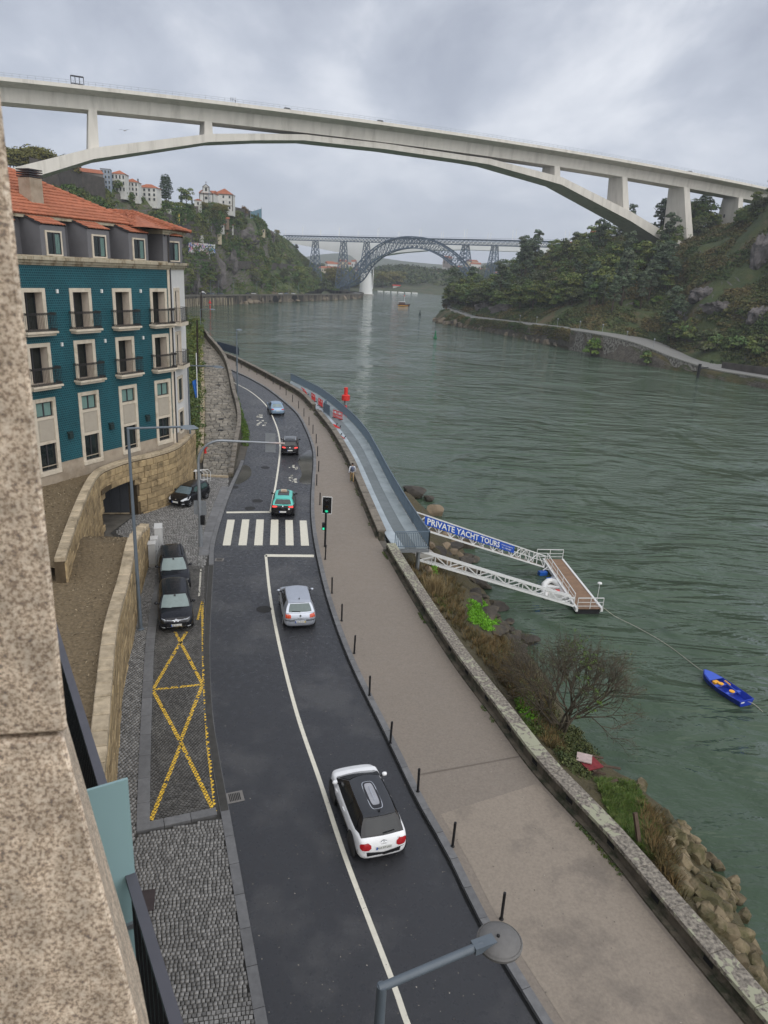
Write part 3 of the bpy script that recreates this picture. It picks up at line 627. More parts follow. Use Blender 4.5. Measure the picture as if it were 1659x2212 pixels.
def block_unit(seed,rough=.05):
 r_=random.Random(seed);j=lambda:r_.uniform(-rough,rough);P=[]
 for y,s_ in ((-.5,1.0),(.34,.99),(.5,.88)):
  for x,z in ((-.5,-.5),(.5,-.5),(.5,.5),(-.5,.5)):P.append((x*s_+(j()*.3 if y>0 else 0),y+(j()*1.2 if y>.4 else 0),z*s_+(j()*.3 if y>0 else 0)))
 Fc=[(8,9,10,11)]+[(i,(i+1)%4,4+(i+1)%4,4+i)for i in range(4)]+[(4+i,4+(i+1)%4,8+(i+1)%4,8+i)for i in range(4)]
 return MB().add(P,[f[::-1]for f in Fc])
ash_me=[mesh_of('stone',block_unit(k),m_ash)for k in range(8)]
cop_me=[mesh_of('coping_stone',block_unit(k+20,.03),m_ashc)for k in range(4)]
def ashlar_wall(t,line,zb,zt,face,thick,ch,bl,seed,skip=None,coping=True,cw=.5,cop_h=.22):
 """line: plan path, face=+1: stones on its left, -1: on its right; zb/zt functions of path length"""
 r_=random.Random(seed);P,L=resample(np.array(line)[:,:2],600);s=np.linspace(0,L,600);O=offset(P,-face*thick)
 I=lambda x_:np.array([np.interp(x_,s,P[:,i])for i in (0,1)])
 zmin=min(zb(x_)for x_ in np.linspace(0,L,20))-.3;zmax=max(zt(x_)for x_ in np.linspace(0,L,20));core=MB();ns=40
 for k in range(ns):
  a,b=L*k/ns,L*(k+1)/ns;pa,pb=I(a),I(b);oa=np.array([np.interp(a,s,O[:,i])for i in (0,1)]);ob=np.array([np.interp(b,s,O[:,i])for i in (0,1)])
  lo=lambda x_:zb(x_)-.3 if not (skip and skip(x_,zb(x_)+.5))else skip(x_,None)
  m_=.5*(a+b);za=lo(m_);core.prism([tuple(pa),tuple(pb),tuple(ob),tuple(oa)],[za]*4,[zt(a)-.02,zt(b)-.02,zt(b)-.02,zt(a)-.02])
 obj('core',core,m_mort,t,recalc=True)
 z=zmin;row=0
 while z<zmax-.1:
  x_=-r_.random()*bl*.6 if row%2 else 0;h=ch*r_.uniform(.85,1.15)
  while x_<L:
   l_=bl*r_.uniform(.6,1.35);a,b=max(x_,0)+.012,min(x_+l_,L)-.012;x_+=l_
   if b-a<.12:continue
   m_=.5*(a+b);top=zt(m_)-.02;z1=min(z+h,top)
   if z1-z<.10 or z+h<zb(m_)-.05:continue
   if skip and skip(m_,.5*(z+z1)):continue
   pa,pb=I(a),I(b);d_=pb-pa;ll=np.linalg.norm(d_);ang=math.atan2(d_[1],d_[0]);c_=(pa+pb)/2;nrm=np.array([-d_[1],d_[0]])/ll*face
   o=link('stone',ash_me[r_.randrange(8)],t);o.parent=t;th=.16;c2=c_+nrm*(r_.uniform(-.02,.02))
   o.location=Vector((c2[0],c2[1],(z+z1)/2))-t.location;o.rotation_euler=(0,0,ang+(0 if face>0 else math.pi));o.scale=(ll,th,z1-z-.022)
  z+=h;row+=1
 if coping:
  x_=0
  while x_<L-.3:
   l_=min(r_.uniform(.8,1.15),L-x_);a,b=x_+.008,x_+l_-.008;x_+=l_;pa,pb=I(a),I(b);d_=pb-pa;ll=np.linalg.norm(d_);ang=math.atan2(d_[1],d_[0]);nrm=np.array([-d_[1],d_[0]])/ll*face;c_=(pa+pb)/2-nrm*(cw/2-.06)
   m_=.5*(a+b);o=link('coping_stone',cop_me[r_.randrange(4)],t);dz=zt(b)-zt(a)
   o.location=Vector((c_[0],c_[1],zt(m_)+cop_h/2-.02))-t.location;o.rotation_euler=(math.pi/2,0,ang);o.rotation_mode='XYZ'
   o.rotation_euler=Matrix(((d_[0]/ll,0,0),(d_[1]/ll,0,0),(0,0,0))).to_euler()if False else (math.pi/2,math.atan2(-dz,ll)*0,ang);o.scale=(ll,cop_h,cw)
W1t=[g(x,y,4.15)for x,y in [(139,1212),(166,1129),(192,1063),(214,1026),(244,1010),(283,997),(334,985),(385,967),(421,934)]]
W1=smoothline(W1t,300)
jL,jR=np.array([-18.99,44.93]),np.array([-18.31,49.33])
_,LW1=resample(W1[:,:2],300);s1=np.linspace(0,LW1,300)
sj=[s1[int(np.argmin(np.linalg.norm(W1[:,:2]-q,axis=1)))]for q in (jL,jR)]
soil_end=3.2
w1=thing('retaining_wall','curved brown granite retaining wall with a dark gateway below the teal building','wall',(-18.5,47,0))
def sk(x_,z):
 if z is None:return 2.75
 u=(x_-sj[0])/(sj[1]-sj[0])
 return 0<=u<=1 and z<2.35+.45*math.sin(math.pi*min(max(u,0),1))
ashlar_wall(w1,W1,lambda x_:soil_end-.2+(0-soil_end+.2)*min(1,x_/sj[0])if x_<sj[0]else 0.0,lambda x_:4.15,-1,.45,.44,.85,5,skip=sk)
gd=np.array([g(222,1109,0)[:2],g(281,1109,0)[:2]])
rec=MB().bar((gd[0][0]-.1,gd[0][1]+.25,1.4),(gd[1][0]+.1,gd[1][1]+.25,1.4),.1,2.9)
rec.obox((-21.2,44.8,-.1),(2.2,.1,0),(0,.25,0),(0,0,2.9));rec.box((-20.9,47.2,1.4),(.2,4.6,2.9));rec.box((-19.9,47.1,2.95),(2.2,4.6,.3))
obj('gateway_recess',rec,m_mort,w1)
dr=thing('garage_gate','dark grey metal gate inside the arched opening of the wall','gate',(gd[0][0],gd[0][1],0))
m_gate=M('anthracite_gate',(.052,.056,.064),.5,var=.08,vs=2,rvar=.1)
d_=gd[1]-gd[0]
for k in range(3):
 a,b=gd[0]+d_*(k/3+.004),gd[0]+d_*((k+1)/3-.004);obj('gate_panel',MB().bar((a[0],a[1],1.38),(b[0],b[1],1.38),.06,2.7),m_gate,dr)
c_=gd[0]+d_*.72;obj('number_plate',MB().box((c_[0],c_[1]-.05,2.35),(.34,.02,.18)),m_white,dr)
obj('floor_threshold',MB().bar((gd[0][0],gd[0][1]-.1,.04),(gd[1][0],gd[1][1]-.1,.04),.16,.08),m_ashc,dr)
W2=smoothline([np.array(p)for p in [(-14.5,41.0,0),(-14.2,39.4,0),(-13.3,35.5,0),(-12.15,31.3,0),(-10.95,26.5,0),(-9.45,21.9,0),(-8.2,18.2,0),(-6.6,13.0,0),(-5.6,9.5,0)]],200)
_,LW2=resample(W2[:,:2],200)
w2=thing('retaining_wall','straight granite garden wall with pale coping beside the parked cars','wall',(-11,28,0))
zt2=lambda x_:2.15+1.05*min(1,x_/5.0)
ashlar_wall(w2,W2,lambda x_:0.0,zt2,1,.5,.46,.95,9,cw=.55)
tag(obj('stone_block',MB().box((*g(302,1158,.1)[:2],.35),(.5,.5,.7),.2),m_ashc,bevel=.03),'small square granite block standing at the garden edge','stone')
def surf(fn,nu,nv):return MB().grid(fn,nu,nv)
gl_R=offset(W2,-.45)[:,:2];W1L=offset(W1,-.28)
def lowfn(u,v):
 s_=v;y=44.4-36*s_
 xr=np.interp(y,gl_R[::-1,1],gl_R[::-1,0]);xl=np.interp(y,[8,36,38.6,45],[-30,-30,-20.6,-18.9]);x=xl+(xr-xl)*u
 z=.02+3.0*min(1,max(0,(44.4-y)/8.0));z=min(z,.02+3.0)+.45*max(0,(-15-x)/10)*min(1,max(0,(42-y)/4))
 return x,y,z+.05*nz(x*.8,y*.8)
tag(obj('garden_slope',surf(lowfn,24,70),m_soil,smooth=True),'brown bark covered garden slope between the two walls','ground',kind='structure')
W1i=offset(W1,.40)
def upfn(u,v):
 i=v*(len(W1i)-1);a=W1i[int(i)];b=np.array([a[0]-14,a[1]-2+4*v]);q=a[:2]*(1-u)+b*u
 return q[0],q[1],3.85+.5*u*(1-v)*.3+.04*nz(q[0],q[1])
tag(obj('garden_slope',surf(upfn,24,60),m_soil,smooth=True),'brown bark covered upper garden at the foot of the teal building','ground',kind='structure')
rr=np.random.RandomState(8);ch=[]
for k in range(16000):
 f,u,v=(lowfn,rr.rand(),rr.rand()**.8)if k%3 else (upfn,rr.rand()*.45,rr.rand())
 ch.append(f(u,v))
V,T=clumps(np.array(ch)+[0,0,.012],.03,1,.075,.4,4,tint=rr.rand(len(ch)),up=2.0,aspect=.35)
tag(link('bark_chips',quads_mesh('bark_chips',V,M('bark_chip',(.10,.073,.044),.9,var=.3,vs=5,irand=.5,tcol=(.27,.215,.14)),T)),'loose bark chips over the garden slopes','bark',kind='stuff')
zy=lambda y:np.interp(y,[721,741,764,785,813,850,890,928,953,1030],[6,5.4,4.6,4.0,3.2,2.3,1.6,1.05,.65,.05])
rampL=smoothline([g(x,y,zy(y))for x,y in [(437,1027),(441,953),(442.5,877),(440,800),(438,770),(435,735),(423,722)]]+[np.array([-46,132,6.8])],140)
rampR=smoothline([g(x,y,zy(y))for x,y in [(494,1030),(503,985),(513,928),(510,889),(500,851),(493,813),(484,785),(471,764),(451,741),(433,721)]]+[np.array([-42,137,6.8])],140)
ramp=tag(obj('stone_ramp',MB().strip(rampL,rampR).strip(rampR,[(p[0]+.3,p[1],-.5)for p in rampR]).strip([(p[0]-.3,p[1],-.5)for p in rampL],rampL),m_joint),'old flagstone ramp climbing beside the road','ramp',kind='structure')
rr=random.Random(12);RA_,LA=resample(rampL,400);RB_,LB=resample(rampR,400);fl=[]
v=0.0
while v<.985:
 dv=rr.uniform(.35,.62)/66;u=0.0
 while u<.97:
  du=rr.uniform(.12,.30)
  if u+du>.93:du=1-u
  fl.append((u,min(u+du,1),v,v+dv));u+=du
 v+=dv
def rpt(u,v):
 i=min(v,1)*399;a=RA_[int(i)]*(1-i%1)+RA_[min(int(i)+1,399)]*(i%1);b=RB_[int(i)]*(1-i%1)+RB_[min(int(i)+1,399)]*(i%1);return a*(1-u)+b*u
rest=MB()
for k,(u0,u1,v0,v1)in enumerate(fl):
 j=lambda s_:rr.uniform(-s_,s_);gu,gv=.006,.0006;h=rr.uniform(.03,.075)
 c4=[rpt(np.clip(u0+gu+j(.012),0,1),v0+gv+j(.0012)),rpt(np.clip(u1-gu+j(.012),0,1),v0+gv+j(.0012)),rpt(np.clip(u1-gu+j(.012),0,1),v1-gv+j(.0012)),rpt(np.clip(u0+gu+j(.012),0,1),v1-gv+j(.0012))]
 cen=sum(c4)/4;top=[cen+(q-cen)*.88+np.array([0,0,h])for q in c4]
 mb=MB()if k<300 else rest;mb.add([tuple(q)for q in c4+top],[(4,5,6,7)]+[(i,(i+1)%4,4+(i+1)%4,4+i)for i in range(4)])
 if k<300:obj('flagstone',mb,m_flag,ramp)
tag(obj('flagstone_field',rest,M('worn_flagstone_field',(0.230,0.205,0.165),0.6,var=0.3,vs=3,bump=0.02,bs=9,irand=0.25,col2=(0.15,0.135,0.11),c2s=1.0,rvar=.12),ramp),kind='stuff')
def ondisc(p,r,nm,par):obj(nm,MB().lathe([(r,.07),(r,.10),(r*.9,.105)],20,tuple(p)),m_iron,par)
for u,v in [(.55,.28),(.5,.10),(.5,.05)]:ondisc(rpt(u,v+.12),.3,'manhole_cover',ramp)
q=rpt(.5,.52);obj('drain_cover',MB().box((q[0],q[1],q[2]+.08),(.7,.5,.04)),m_iron,ramp);ondisc(rpt(.55,.66),.35,'manhole_cover',ramp)
obj('ramp_sill',MB().bar(rampL[0]+np.array([0,-.15,.06]),rampR[0]+np.array([0,-.15,.06]),.3,.14),m_ashc,ramp)
rp=thing('parapet_wall','old stone parapet on the outer side of the flagstone ramp','wall',tuple(rampR[60]))
P,L=resample(rampR,500);nseg=int(L/1.25)
Po=offset(P,-.38)
for k in range(nseg):
 i0,i1=int(k/nseg*499),int((k+1)/nseg*499);a,b,c,d_=P[i0],P[i1],Po[i1],Po[i0];hh=1.0+random.uniform(-.02,.02)if k>5 else .45+k*.1
 obj('wall_stone',MB().add([(a[0],a[1],a[2]-.1),(b[0],b[1],b[2]-.1),(c[0],c[1],-.3),(d_[0],d_[1],-.3),(a[0],a[1],a[2]+hh-.16),(b[0],b[1],b[2]+hh-.16),(c[0],c[1],c[2]+hh-.16),(d_[0],d_[1],d_[2]+hh-.16)],[(0,3,2,1),(4,5,6,7),(0,1,5,4),(1,2,6,5),(2,3,7,6),(3,0,4,7)]),m_parap,rp,recalc=True)
 cs=[np.array(q)for q in (a,b,c,d_)];cen=sum(cs)/4;cs=[cen+(q-cen)*np.array([1.06,1.0,1.0])for q in cs]
 obj('coping_slab',MB().hexa([(q[0],q[1],q[2]+hh-.15)for q in cs]+[(q[0],q[1],q[2]+hh)for q in cs]),m_cop2,rp,recalc=True)
rlw=thing("garden_wall",'low stone wall between the ramp and the overgrown bank','wall',tuple(rampL[60]))
P,L=resample(rampL[8:],300);Po=offset(P,.5);nseg=int(L/1.3)
for k in range(nseg):
 i0,i1=int(k/nseg*299),int((k+1)/nseg*299)-1;a,b,c,d_=P[i0],P[i1],Po[i1],Po[i0];hh=.75
 obj('wall_stone',MB().hexa([(q[0],q[1],-.3)for q in (a,b,c,d_)]+[(q[0],q[1],q[2]+hh+random.uniform(-.03,.03))for q in (a,b,c,d_)]),m_ashc,rlw,recalc=True)
# TEAL BUILDING AND OUR OWN HOUSE
def tile_mat():
 m,nt,b=nodes_of('teal_glazed_tile');L=nt.links.new
 tc_=N(nt,'ShaderNodeTexCoord');sx=N(nt,'ShaderNodeSeparateXYZ');L(tc_.outputs['Object'],sx.inputs[0]);cb=N(nt,'ShaderNodeCombineXYZ');L(sx.outputs[0],cb.inputs[0]);L(sx.outputs[2],cb.inputs[1])
 br=N(nt,'ShaderNodeTexBrick');br.offset=0.5;br.inputs['Scale'].default_value=1.0;br.inputs['Brick Width'].default_value=.145;br.inputs['Row Height'].default_value=.145;br.inputs['Mortar Size'].default_value=.011;br.inputs['Mortar Smooth'].default_value=.2;br.inputs['Bias'].default_value=0
 br.inputs['Color1'].default_value=(.003,.046,.064,1);br.inputs['Color2'].default_value=(.004,.068,.090,1);br.inputs['Mortar'].default_value=(.050,.165,.185,1);L(cb.outputs[0],br.inputs['Vector'])
 n=N(nt,'ShaderNodeTexNoise');n.inputs['Scale'].default_value=.35;n.inputs['Detail'].default_value=4;L(tc_.outputs['Object'],n.inputs['Vector']);mr=N(nt,'ShaderNodeMapRange');mr.inputs['From Min'].default_value=.3;mr.inputs['From Max'].default_value=.7;mr.inputs['To Min'].default_value=.8;mr.inputs['To Max'].default_value=1.15;L(n.outputs[0],mr.inputs[0])
 sc=N(nt,'ShaderNodeVectorMath',operation='SCALE');L(br.outputs[0],sc.inputs[0]);L(mr.outputs[0],sc.inputs['Scale']);L(sc.outputs[0],b.inputs['Base Color'])
 b.inputs['Roughness'].default_value=.38;b.inputs['Specular IOR Level'].default_value=.35
 bu=N(nt,'ShaderNodeBump');bu.invert=True;bu.inputs['Distance'].default_value=.006;L(br.outputs['Fac'],bu.inputs['Height']);L(bu.outputs[0],b.inputs['Normal']);return m
m_tile=tile_mat()
m_frame=M('limestone_frame',(.58,.51,.41),.75,var=.14,vs=2.5,bump=.006,bs=20,col2=(.34,.28,.19),c2=(.55,.75),c2s=1.2)
m_base=M('rendered_plinth',(.36,.30,.23),.8,var=.15,vs=2,col2=(.28,.225,.165),c2=(.52,.66),c2s=.8)
m_corn=M('weathered_cornice',(.40,.35,.26),.8,var=.2,vs=2,col2=(.15,.105,.055),c2=(.50,.68),c2s=1.6,stretch=(1,1,.35))
m_grey=M('grey_render',(.155,.152,.160),.8,var=.06,vs=3,bump=.004,bs=60)
m_wht=M('white_render',(.62,.61,.59),.8,var=.05,vs=2)
m_bei=M('beige_reveal',(.56,.48,.40),.8,var=.10,vs=3)
m_glass=M('window_glass',(.014,.020,.020),.06,var=.2,vs=1.5,spec=.6)
m_curt=M('pale_green_curtain',(.16,.26,.235),.7,var=.22,vs=7,stretch=(6,6,.2),obj=True)
m_alu=M('dark_aluminium',(.055,.055,.06),.4,metal=.3,var=.1)
m_wiron=M('wrought_iron',(.030,.027,.026),.55,var=.3,vs=6)
m_roof=M('terracotta_tile',(.345,.125,.070),.75,var=.32,vs=3,irand=0,orand=.12,col2=(.22,.085,.04),c2=(.56,.76),c2s=1.1)
m_shut=M('panel_render',(.40,.355,.29),.8,var=.06,vs=3)
BA=math.radians(66.0)
bd=thing('tiled_building','teal tiled hotel building with orange tile roof and small iron balconies','building',(*g(222,1010,4.0)[:2],0),BA)
def bobj(nm,mb,mt,par=None,**k):return obj(nm,mb,mt,par or bd,local=True,**k)
def holes(x0,x1,z0,z1,H_,y=0.0):
 xs=sorted({x0,x1,*[h[0]for h in H_],*[h[1]for h in H_]});zs=sorted({z0,z1,*[h[2]for h in H_],*[h[3]for h in H_]});mb=MB()
 for i in range(len(xs)-1):
  for j in range(len(zs)-1):
   cx,cz=(xs[i]+xs[i+1])/2,(zs[j]+zs[j+1])/2
   if cx<x0 or cx>x1 or cz<z0 or cz>z1 or any(h[0]<cx<h[1]and h[2]<cz<h[3]for h in H_):continue
   mb.add([(xs[i],y,zs[j]),(xs[i+1],y,zs[j]),(xs[i+1],y,zs[j+1]),(xs[i],y,zs[j+1])],[(0,1,2,3)])
 return mb
COLS=[-1.62+3.53*k for k in (-3,-2,-1,0,1,2)];FWd=1.72;fr_w=.24
ROW12=[(13.42,15.88),(10.22,12.70)];HL=[]
for c in COLS:
 for zb,zt in ROW12:HL.append((c+fr_w,c+FWd-fr_w,zb,zt-.24))
 HL.append((c+fr_w,c+FWd-fr_w,8.22,9.12));HL.append((c+fr_w,c+FWd-fr_w,4.78,6.50))
SX0,SX1=-13.5,7.36
bobj('tile_wall',holes(SX0,SX1,5.06,17.18,HL),m_tile)
bobj('plinth',holes(SX0,7.5,3.2,5.06,[h for h in HL if h[2]<5.06],-.03),m_base)
bobj('plinth_cap',MB().box((-3,.0,5.08),(21,.05,.05)),m_base)
def bx(x0,x1,y0,y1,z0,z1):return MB().box(((x0+x1)/2,(y0+y1)/2,(z0+z1)/2),(x1-x0,y1-y0,z1-z0))
def recess(x0,x1,z0,z1,dp,m_side,par,curtain,nm='window'):
 w_=bobj(nm,MB().add([(x0,dp,z0),(x1,dp,z0),(x1,dp,z1),(x0,dp,z1)],[(0,1,2,3)]),m_glass,par)
 rv=MB().add([(x0,0,z0),(x0,dp,z0),(x0,dp,z1),(x0,0,z1),(x1,0,z0),(x1,dp,z0),(x1,dp,z1),(x1,0,z1)],[(0,1,2,3),(7,6,5,4),(3,2,6,7),(4,5,1,0)])
 bobj('reveal',rv,m_side,w_);mid=(x0+x1)/2;t=.045
 fr_=bx(x0,x0+t,dp-.05,dp,z0,z1)
 for a in ((x1-t,x1,z0,z1),(mid-t,mid+t,z0,z1),(x0+t,mid-t,z0,z0+t),(mid+t,x1-t,z0,z0+t),(x0+t,mid-t,z1-t,z1),(mid+t,x1-t,z1-t,z1)):b2=bx(a[0],a[1],dp-.05,dp,a[2],a[3]);fr_.add(b2 .v,b2 .f)
 bobj('sash',fr_,m_alu,w_)
 if curtain:
  a,b=(x0+.06,x0+.06+(mid-x0)*.75)if curtain==1 else (x0+.06,x1-.06)
  bobj('curtain',MB().grid(lambda u,v:(a+(b-a)*u,dp-.012-.008*math.sin(u*(b-a)*60),z0+.05+(z1-z0-.1)*v),40,1),m_curt,w_)
 return w_
def stone_frame(x0,x1,z0,z1,w,proud,par,bottom=False):
 for a in ((x0,x0+w,z0,z1),(x1-w,x1,z0,z1),(x0+w,x1-w,z1-w,z1))+(((x0+w,x1-w,z0,z0+w),)if bottom else ()):
  bobj('frame_stone',bx(a[0],a[1],-proud,.04,a[2],a[3]),m_frame,par,bevel=.01)
def iron_rail(par,x0,x1,y0,zb,zt,sides=True):
 r_=MB();t=.022
 segs=[((x0,y0),(x1,y0))]+([((x0,-.02),(x0,y0)),((x1,-.02),(x1,y0))]if sides else [])
 for p,q in segs:
  for z in (zb,zb+.12,zt-.12,zt):r_.bar((*p,z),(*q,z),t*(1.5 if z==zt else .8),t)
  n=max(3,int(math.hypot(q[0]-p[0],q[1]-p[1])/.11))
  for k in range(n+1):
   a=k/n;x,y=p[0]+(q[0]-p[0])*a,p[1]+(q[1]-p[1])*a;r_.bar((x,y,zb),(x,y,zt),.013,.013)
  for k in range(0,n):
   a=(k+.5)/n;x,y=p[0]+(q[0]-p[0])*a,p[1]+(q[1]-p[1])*a
   for zc in (zt-.06,zb+.06):r_.lathe([(.035,-.008),(.048,0),(.035,.008)],6,(x,y,zc),ax='y')
 return bobj('iron_railing',r_,m_wiron,par)
for ci,c in enumerate(COLS):
 vis=ci>=2
 for zb,zt in ROW12:
  w_=recess(c+fr_w,c+FWd-fr_w,zb,zt-.24,.62,m_bei,bd,1)
  stone_frame(c,c+FWd,zb,zt,fr_w,.06,w_)
  bl=bobj('balcony',bx(c-.22,c+FWd+.62-.35,-.62,.0,zb-.13,zb).add(*[(lambda m_:(m_.v,m_.f))(bx(c-.12,c+FWd+.17,-.5,0,zb-.27,zb-.13))][0]),m_frame,bevel=.015)
  iron_rail(bl,c-.16,c+FWd+.21,-.56,zb+.03,zb+1.08)
 stone_frame(c,c+FWd,4.55,9.38,fr_w,.06,bd)
 w_=recess(c+fr_w,c+FWd-fr_w,8.22,9.12,.12,m_frame,bd,2)
 w_=recess(c+fr_w,c+FWd-fr_w,4.78,6.50,.16,m_frame,bd,0)
 bobj('spandrel_panel',bx(c+fr_w,c+FWd-fr_w,-.012,.03,6.50,8.22),m_shut)
 bobj('spandrel_relief',bx(c+fr_w+.12,c+FWd-fr_w-.12,-.028,.0,6.72,8.0),m_shut,bevel=.02)
 for z in (8.13,6.58):bobj('frame_stone',bx(c+fr_w,c+FWd-fr_w,-.055,.02,z-.08,z+.08),m_frame)
 bobj('sill',bx(c+.02,c+FWd-.02,-.10,.0,4.5,4.78),m_frame,bevel=.01)
 if ci<5:
  for z in (15.72,12.55):bobj('wall_light',bx(c+2.55,c+2.66,-.11,0,z-.13,z+.1),m_white)
  bobj('wall_lamp',bx(c+2.45,c+2.75,-.2,0,6.55,6.9).add(*(lambda m_:(m_.v,m_.f))(bx(c+2.4,c+2.8,-.12,0,6.9,7.0))),M('dark_bronze',(.02,.035,.035),.5))
bobj('corner_quoin',bx(7.30,7.52,-.05,.3,3.4,17.2),m_frame);bobj('downpipe',MB().tube([(7.60,-.05,3.4),(7.60,-.05,20.0)],.06,8),m_alu)
C1=np.array([11.1,1.63]);sd=(C1-np.array([7.52,0]));sl=np.linalg.norm(sd);sd/=sl;sn=np.array([sd[1],-sd[0]])
def spt(t,o,z):p=np.array([7.52,0])+sd*t+sn*o;return (p[0],p[1],z)
mb=MB().add([spt(.0,0,3.2),spt(sl,0,3.2),spt(sl,0,17.2),spt(0,0,17.2)],[(0,1,2,3)]);mb.add([spt(sl,0,3.2),(10.2,11,3.2),(10.2,11,17.2),spt(sl,0,17.2)],[(0,1,2,3)])
bobj('side_wall',mb,m_wht);bobj('side_plinth',MB().add([spt(0,.03,3.2),spt(sl,.03,3.2),spt(sl,.03,5.0),spt(0,.03,5.0)],[(0,1,2,3)]),m_base)
bobj('back_wall',MB().add([(SX0,11,3),(10.2,11,3),(10.2,11,17.2),(SX0,11,17.2),(SX0,0,3),(SX0,0,17.2)],[(1,0,3,2),(0,4,5,3)]),m_wht)
def sbox(t0,t1,o0,o1,z0,z1):return MB().hexa([spt(t0,o1,z0),spt(t1,o1,z0),spt(t1,o0,z0),spt(t0,o0,z0),spt(t0,o1,z1),spt(t1,o1,z1),spt(t1,o0,z1),spt(t0,o0,z1)])
for zb,zt,balc in ((13.42,15.88,1),(10.22,12.70,1),(7.4,9.3,0),(4.9,6.7,0)):
 w_=bobj('window',sbox(1.15,2.15,-.01,.015,zb,zt-.2),m_bei if balc else m_glass)
 for a in ((.95,1.15,zb-.05,zt),(2.15,2.35,zb-.05,zt),(1.15,2.15,zt-.2,zt),(1.15,2.15,zb-.15,zb)):bobj('frame_stone',sbox(a[0],a[1],0,.07,a[2],a[3]),m_frame,w_)
 bobj('glazing',sbox(1.2,1.55,0,.02,zb+.02,zt-.25),m_glass,w_)
 if balc:
  b_=bobj('balcony',sbox(.75,2.6,0,.6,zb-.27,zb),m_frame);r_=MB()
  for p,q in ((spt(.8,.02,0),spt(.8,.55,0)),(spt(.8,.55,0),spt(2.55,.55,0)),(spt(2.55,.55,0),spt(2.55,.02,0))):
   for z in (zb+.05,zb+1.05):r_.bar((p[0],p[1],z),(q[0],q[1],z),.03)
   n=max(3,int(math.hypot(q[0]-p[0],q[1]-p[1])/.12))
   for k in range(n+1):a=k/n;r_.bar((p[0]+(q[0]-p[0])*a,p[1]+(q[1]-p[1])*a,zb),(p[0]+(q[0]-p[0])*a,p[1]+(q[1]-p[1])*a,zb+1.05),.014)
  bobj('iron_railing',r_,m_wiron,b_)
for z0,z1,pr_ in ((17.18,17.32,.10),(17.32,17.48,.24),(17.48,17.66,.38)):
 o_=np.array([7.52,0])+(np.array([0,-1])+sn)/(1+sn@np.array([0,-1]))*pr_;e_=C1+sn*pr_
 mbc=MB().prism([(SX0,-pr_),(o_[0],o_[1]),(e_[0],e_[1]),tuple(C1-sn*.3),(7.45,.4),(SX0,.4)],z0,z1);bobj('cornice',mbc,m_corn)
 k=0
x_=SX0
while x_<7.2 and True:bobj('cornice_joint',bx(x_,x_+.015,-.385,-.37,17.48,17.66),M('joint_black',(.05,.035,.02),.9));x_+=1.15
ZA=17.66
bobj('roof_terrace',MB().prism([(SX0,0.1),(7.5,.1),tuple(C1),(10.2,11),(SX0,11)],17.3,ZA-.01),m_grey)
bobj('attic_wall',MB().add([(SX0,1.75,ZA),(7.2,1.75,ZA),(7.2,1.75,20.0),(SX0,1.75,20.0)],[(0,1,2,3)]),m_grey)
bobj('parapet_edge',bx(SX0,7.4,-.06,.1,ZA,ZA+.07),m_corn)
at_=MB().prism([(7.15,.1),(7.52,.05),tuple(np.array([7.52,0])+sd*(sl-.1)-sn*.05),(10.2,11),(7.15,11)],ZA,19.85);bobj('corner_attic',at_,m_grey)
w_=bobj('attic_window',sbox(1.2,2.1,-.06,.0,17.75,19.35),m_glass);bobj('frame_stone',sbox(1.05,1.2,-.06,.03,17.7,19.5),m_frame,w_);bobj('frame_stone',sbox(2.1,2.25,-.06,.03,17.7,19.5),m_frame,w_);bobj('frame_stone',sbox(1.2,2.1,-.06,.03,19.35,19.5),m_frame,w_)
mbe=MB()
for z0,z1,pr_ in ((19.55,19.7,.12),(19.7,19.86,.25)):
 o_=np.array([7.52,0])+(np.array([0,-1])+sn)/(1+sn@np.array([0,-1]))*pr_;e_=C1+sn*pr_
 mbe.prism([(7.15-pr_,.1-pr_),(o_[0],o_[1]),(e_[0],e_[1]),tuple(C1-sn*.3),(7.15,3)],z0,z1)
bobj('eave_moulding',mbe,m_corn)
def courses(par,eL,eR,tR,tL,rows,nm='tile_course',per=.235,amp=.042,mat=None):
 eL,eR,tR,tL=[np.asarray(p,float)for p in (eL,eR,tR,tL)];nrm=np.cross(eR-eL,tL-eL);nrm/=np.linalg.norm(nrm)
 if nrm[2]<0:nrm=-nrm
 ref=(eR-eL)/np.linalg.norm(eR-eL)
 for k in range(rows):
  v0,v1=max(0,(k-.12)/rows),min(1,(k+1)/rows);a0,b0=eL+(tL-eL)*v0,eR+(tR-eR)*v0;a1,b1=eL+(tL-eL)*v1,eR+(tR-eR)*v1
  L0=np.linalg.norm(b0-a0)
  if L0<.25:continue
  n=max(4,int(L0/per*5));V0,V1=[],[];o0=(a0-eL)@ref
  for i in range(n+1):
   u=i/n;p0=a0+(b0-a0)*u;p1=a1+(b1-a1)*u
   h0=amp*abs(math.sin(math.pi*((p0-eL)@ref)/per))**.7;h1=amp*abs(math.sin(math.pi*((p1-eL)@ref)/per))**.7
   V0 .append(p0+nrm*(h0+.055));V1 .append(p1+nrm*(h1+.005))
  m_=MB().strip(V0,V1);m_.strip([p-nrm*.05 for p in V0],V0);bobj(nm,m_,mat or m_roof,par,smooth=40)
rf=bobj('roof',MB().add([(SX0,1.2,19.98),(6.2,1.2,19.98),(-.8,8.2,23.5),(SX0,8.2,23.5)],[(0,1,2,3)]).add([(6.2,1.2,19.98),(6.2,15,19.98),(-.8,8.2,23.5)],[(0,1,2)]),m_roof)
courses(rf,(SX0,1.2,20.0),(6.2,1.2,20.0),(-.8,8.2,23.52),(SX0,8.2,23.52),17)
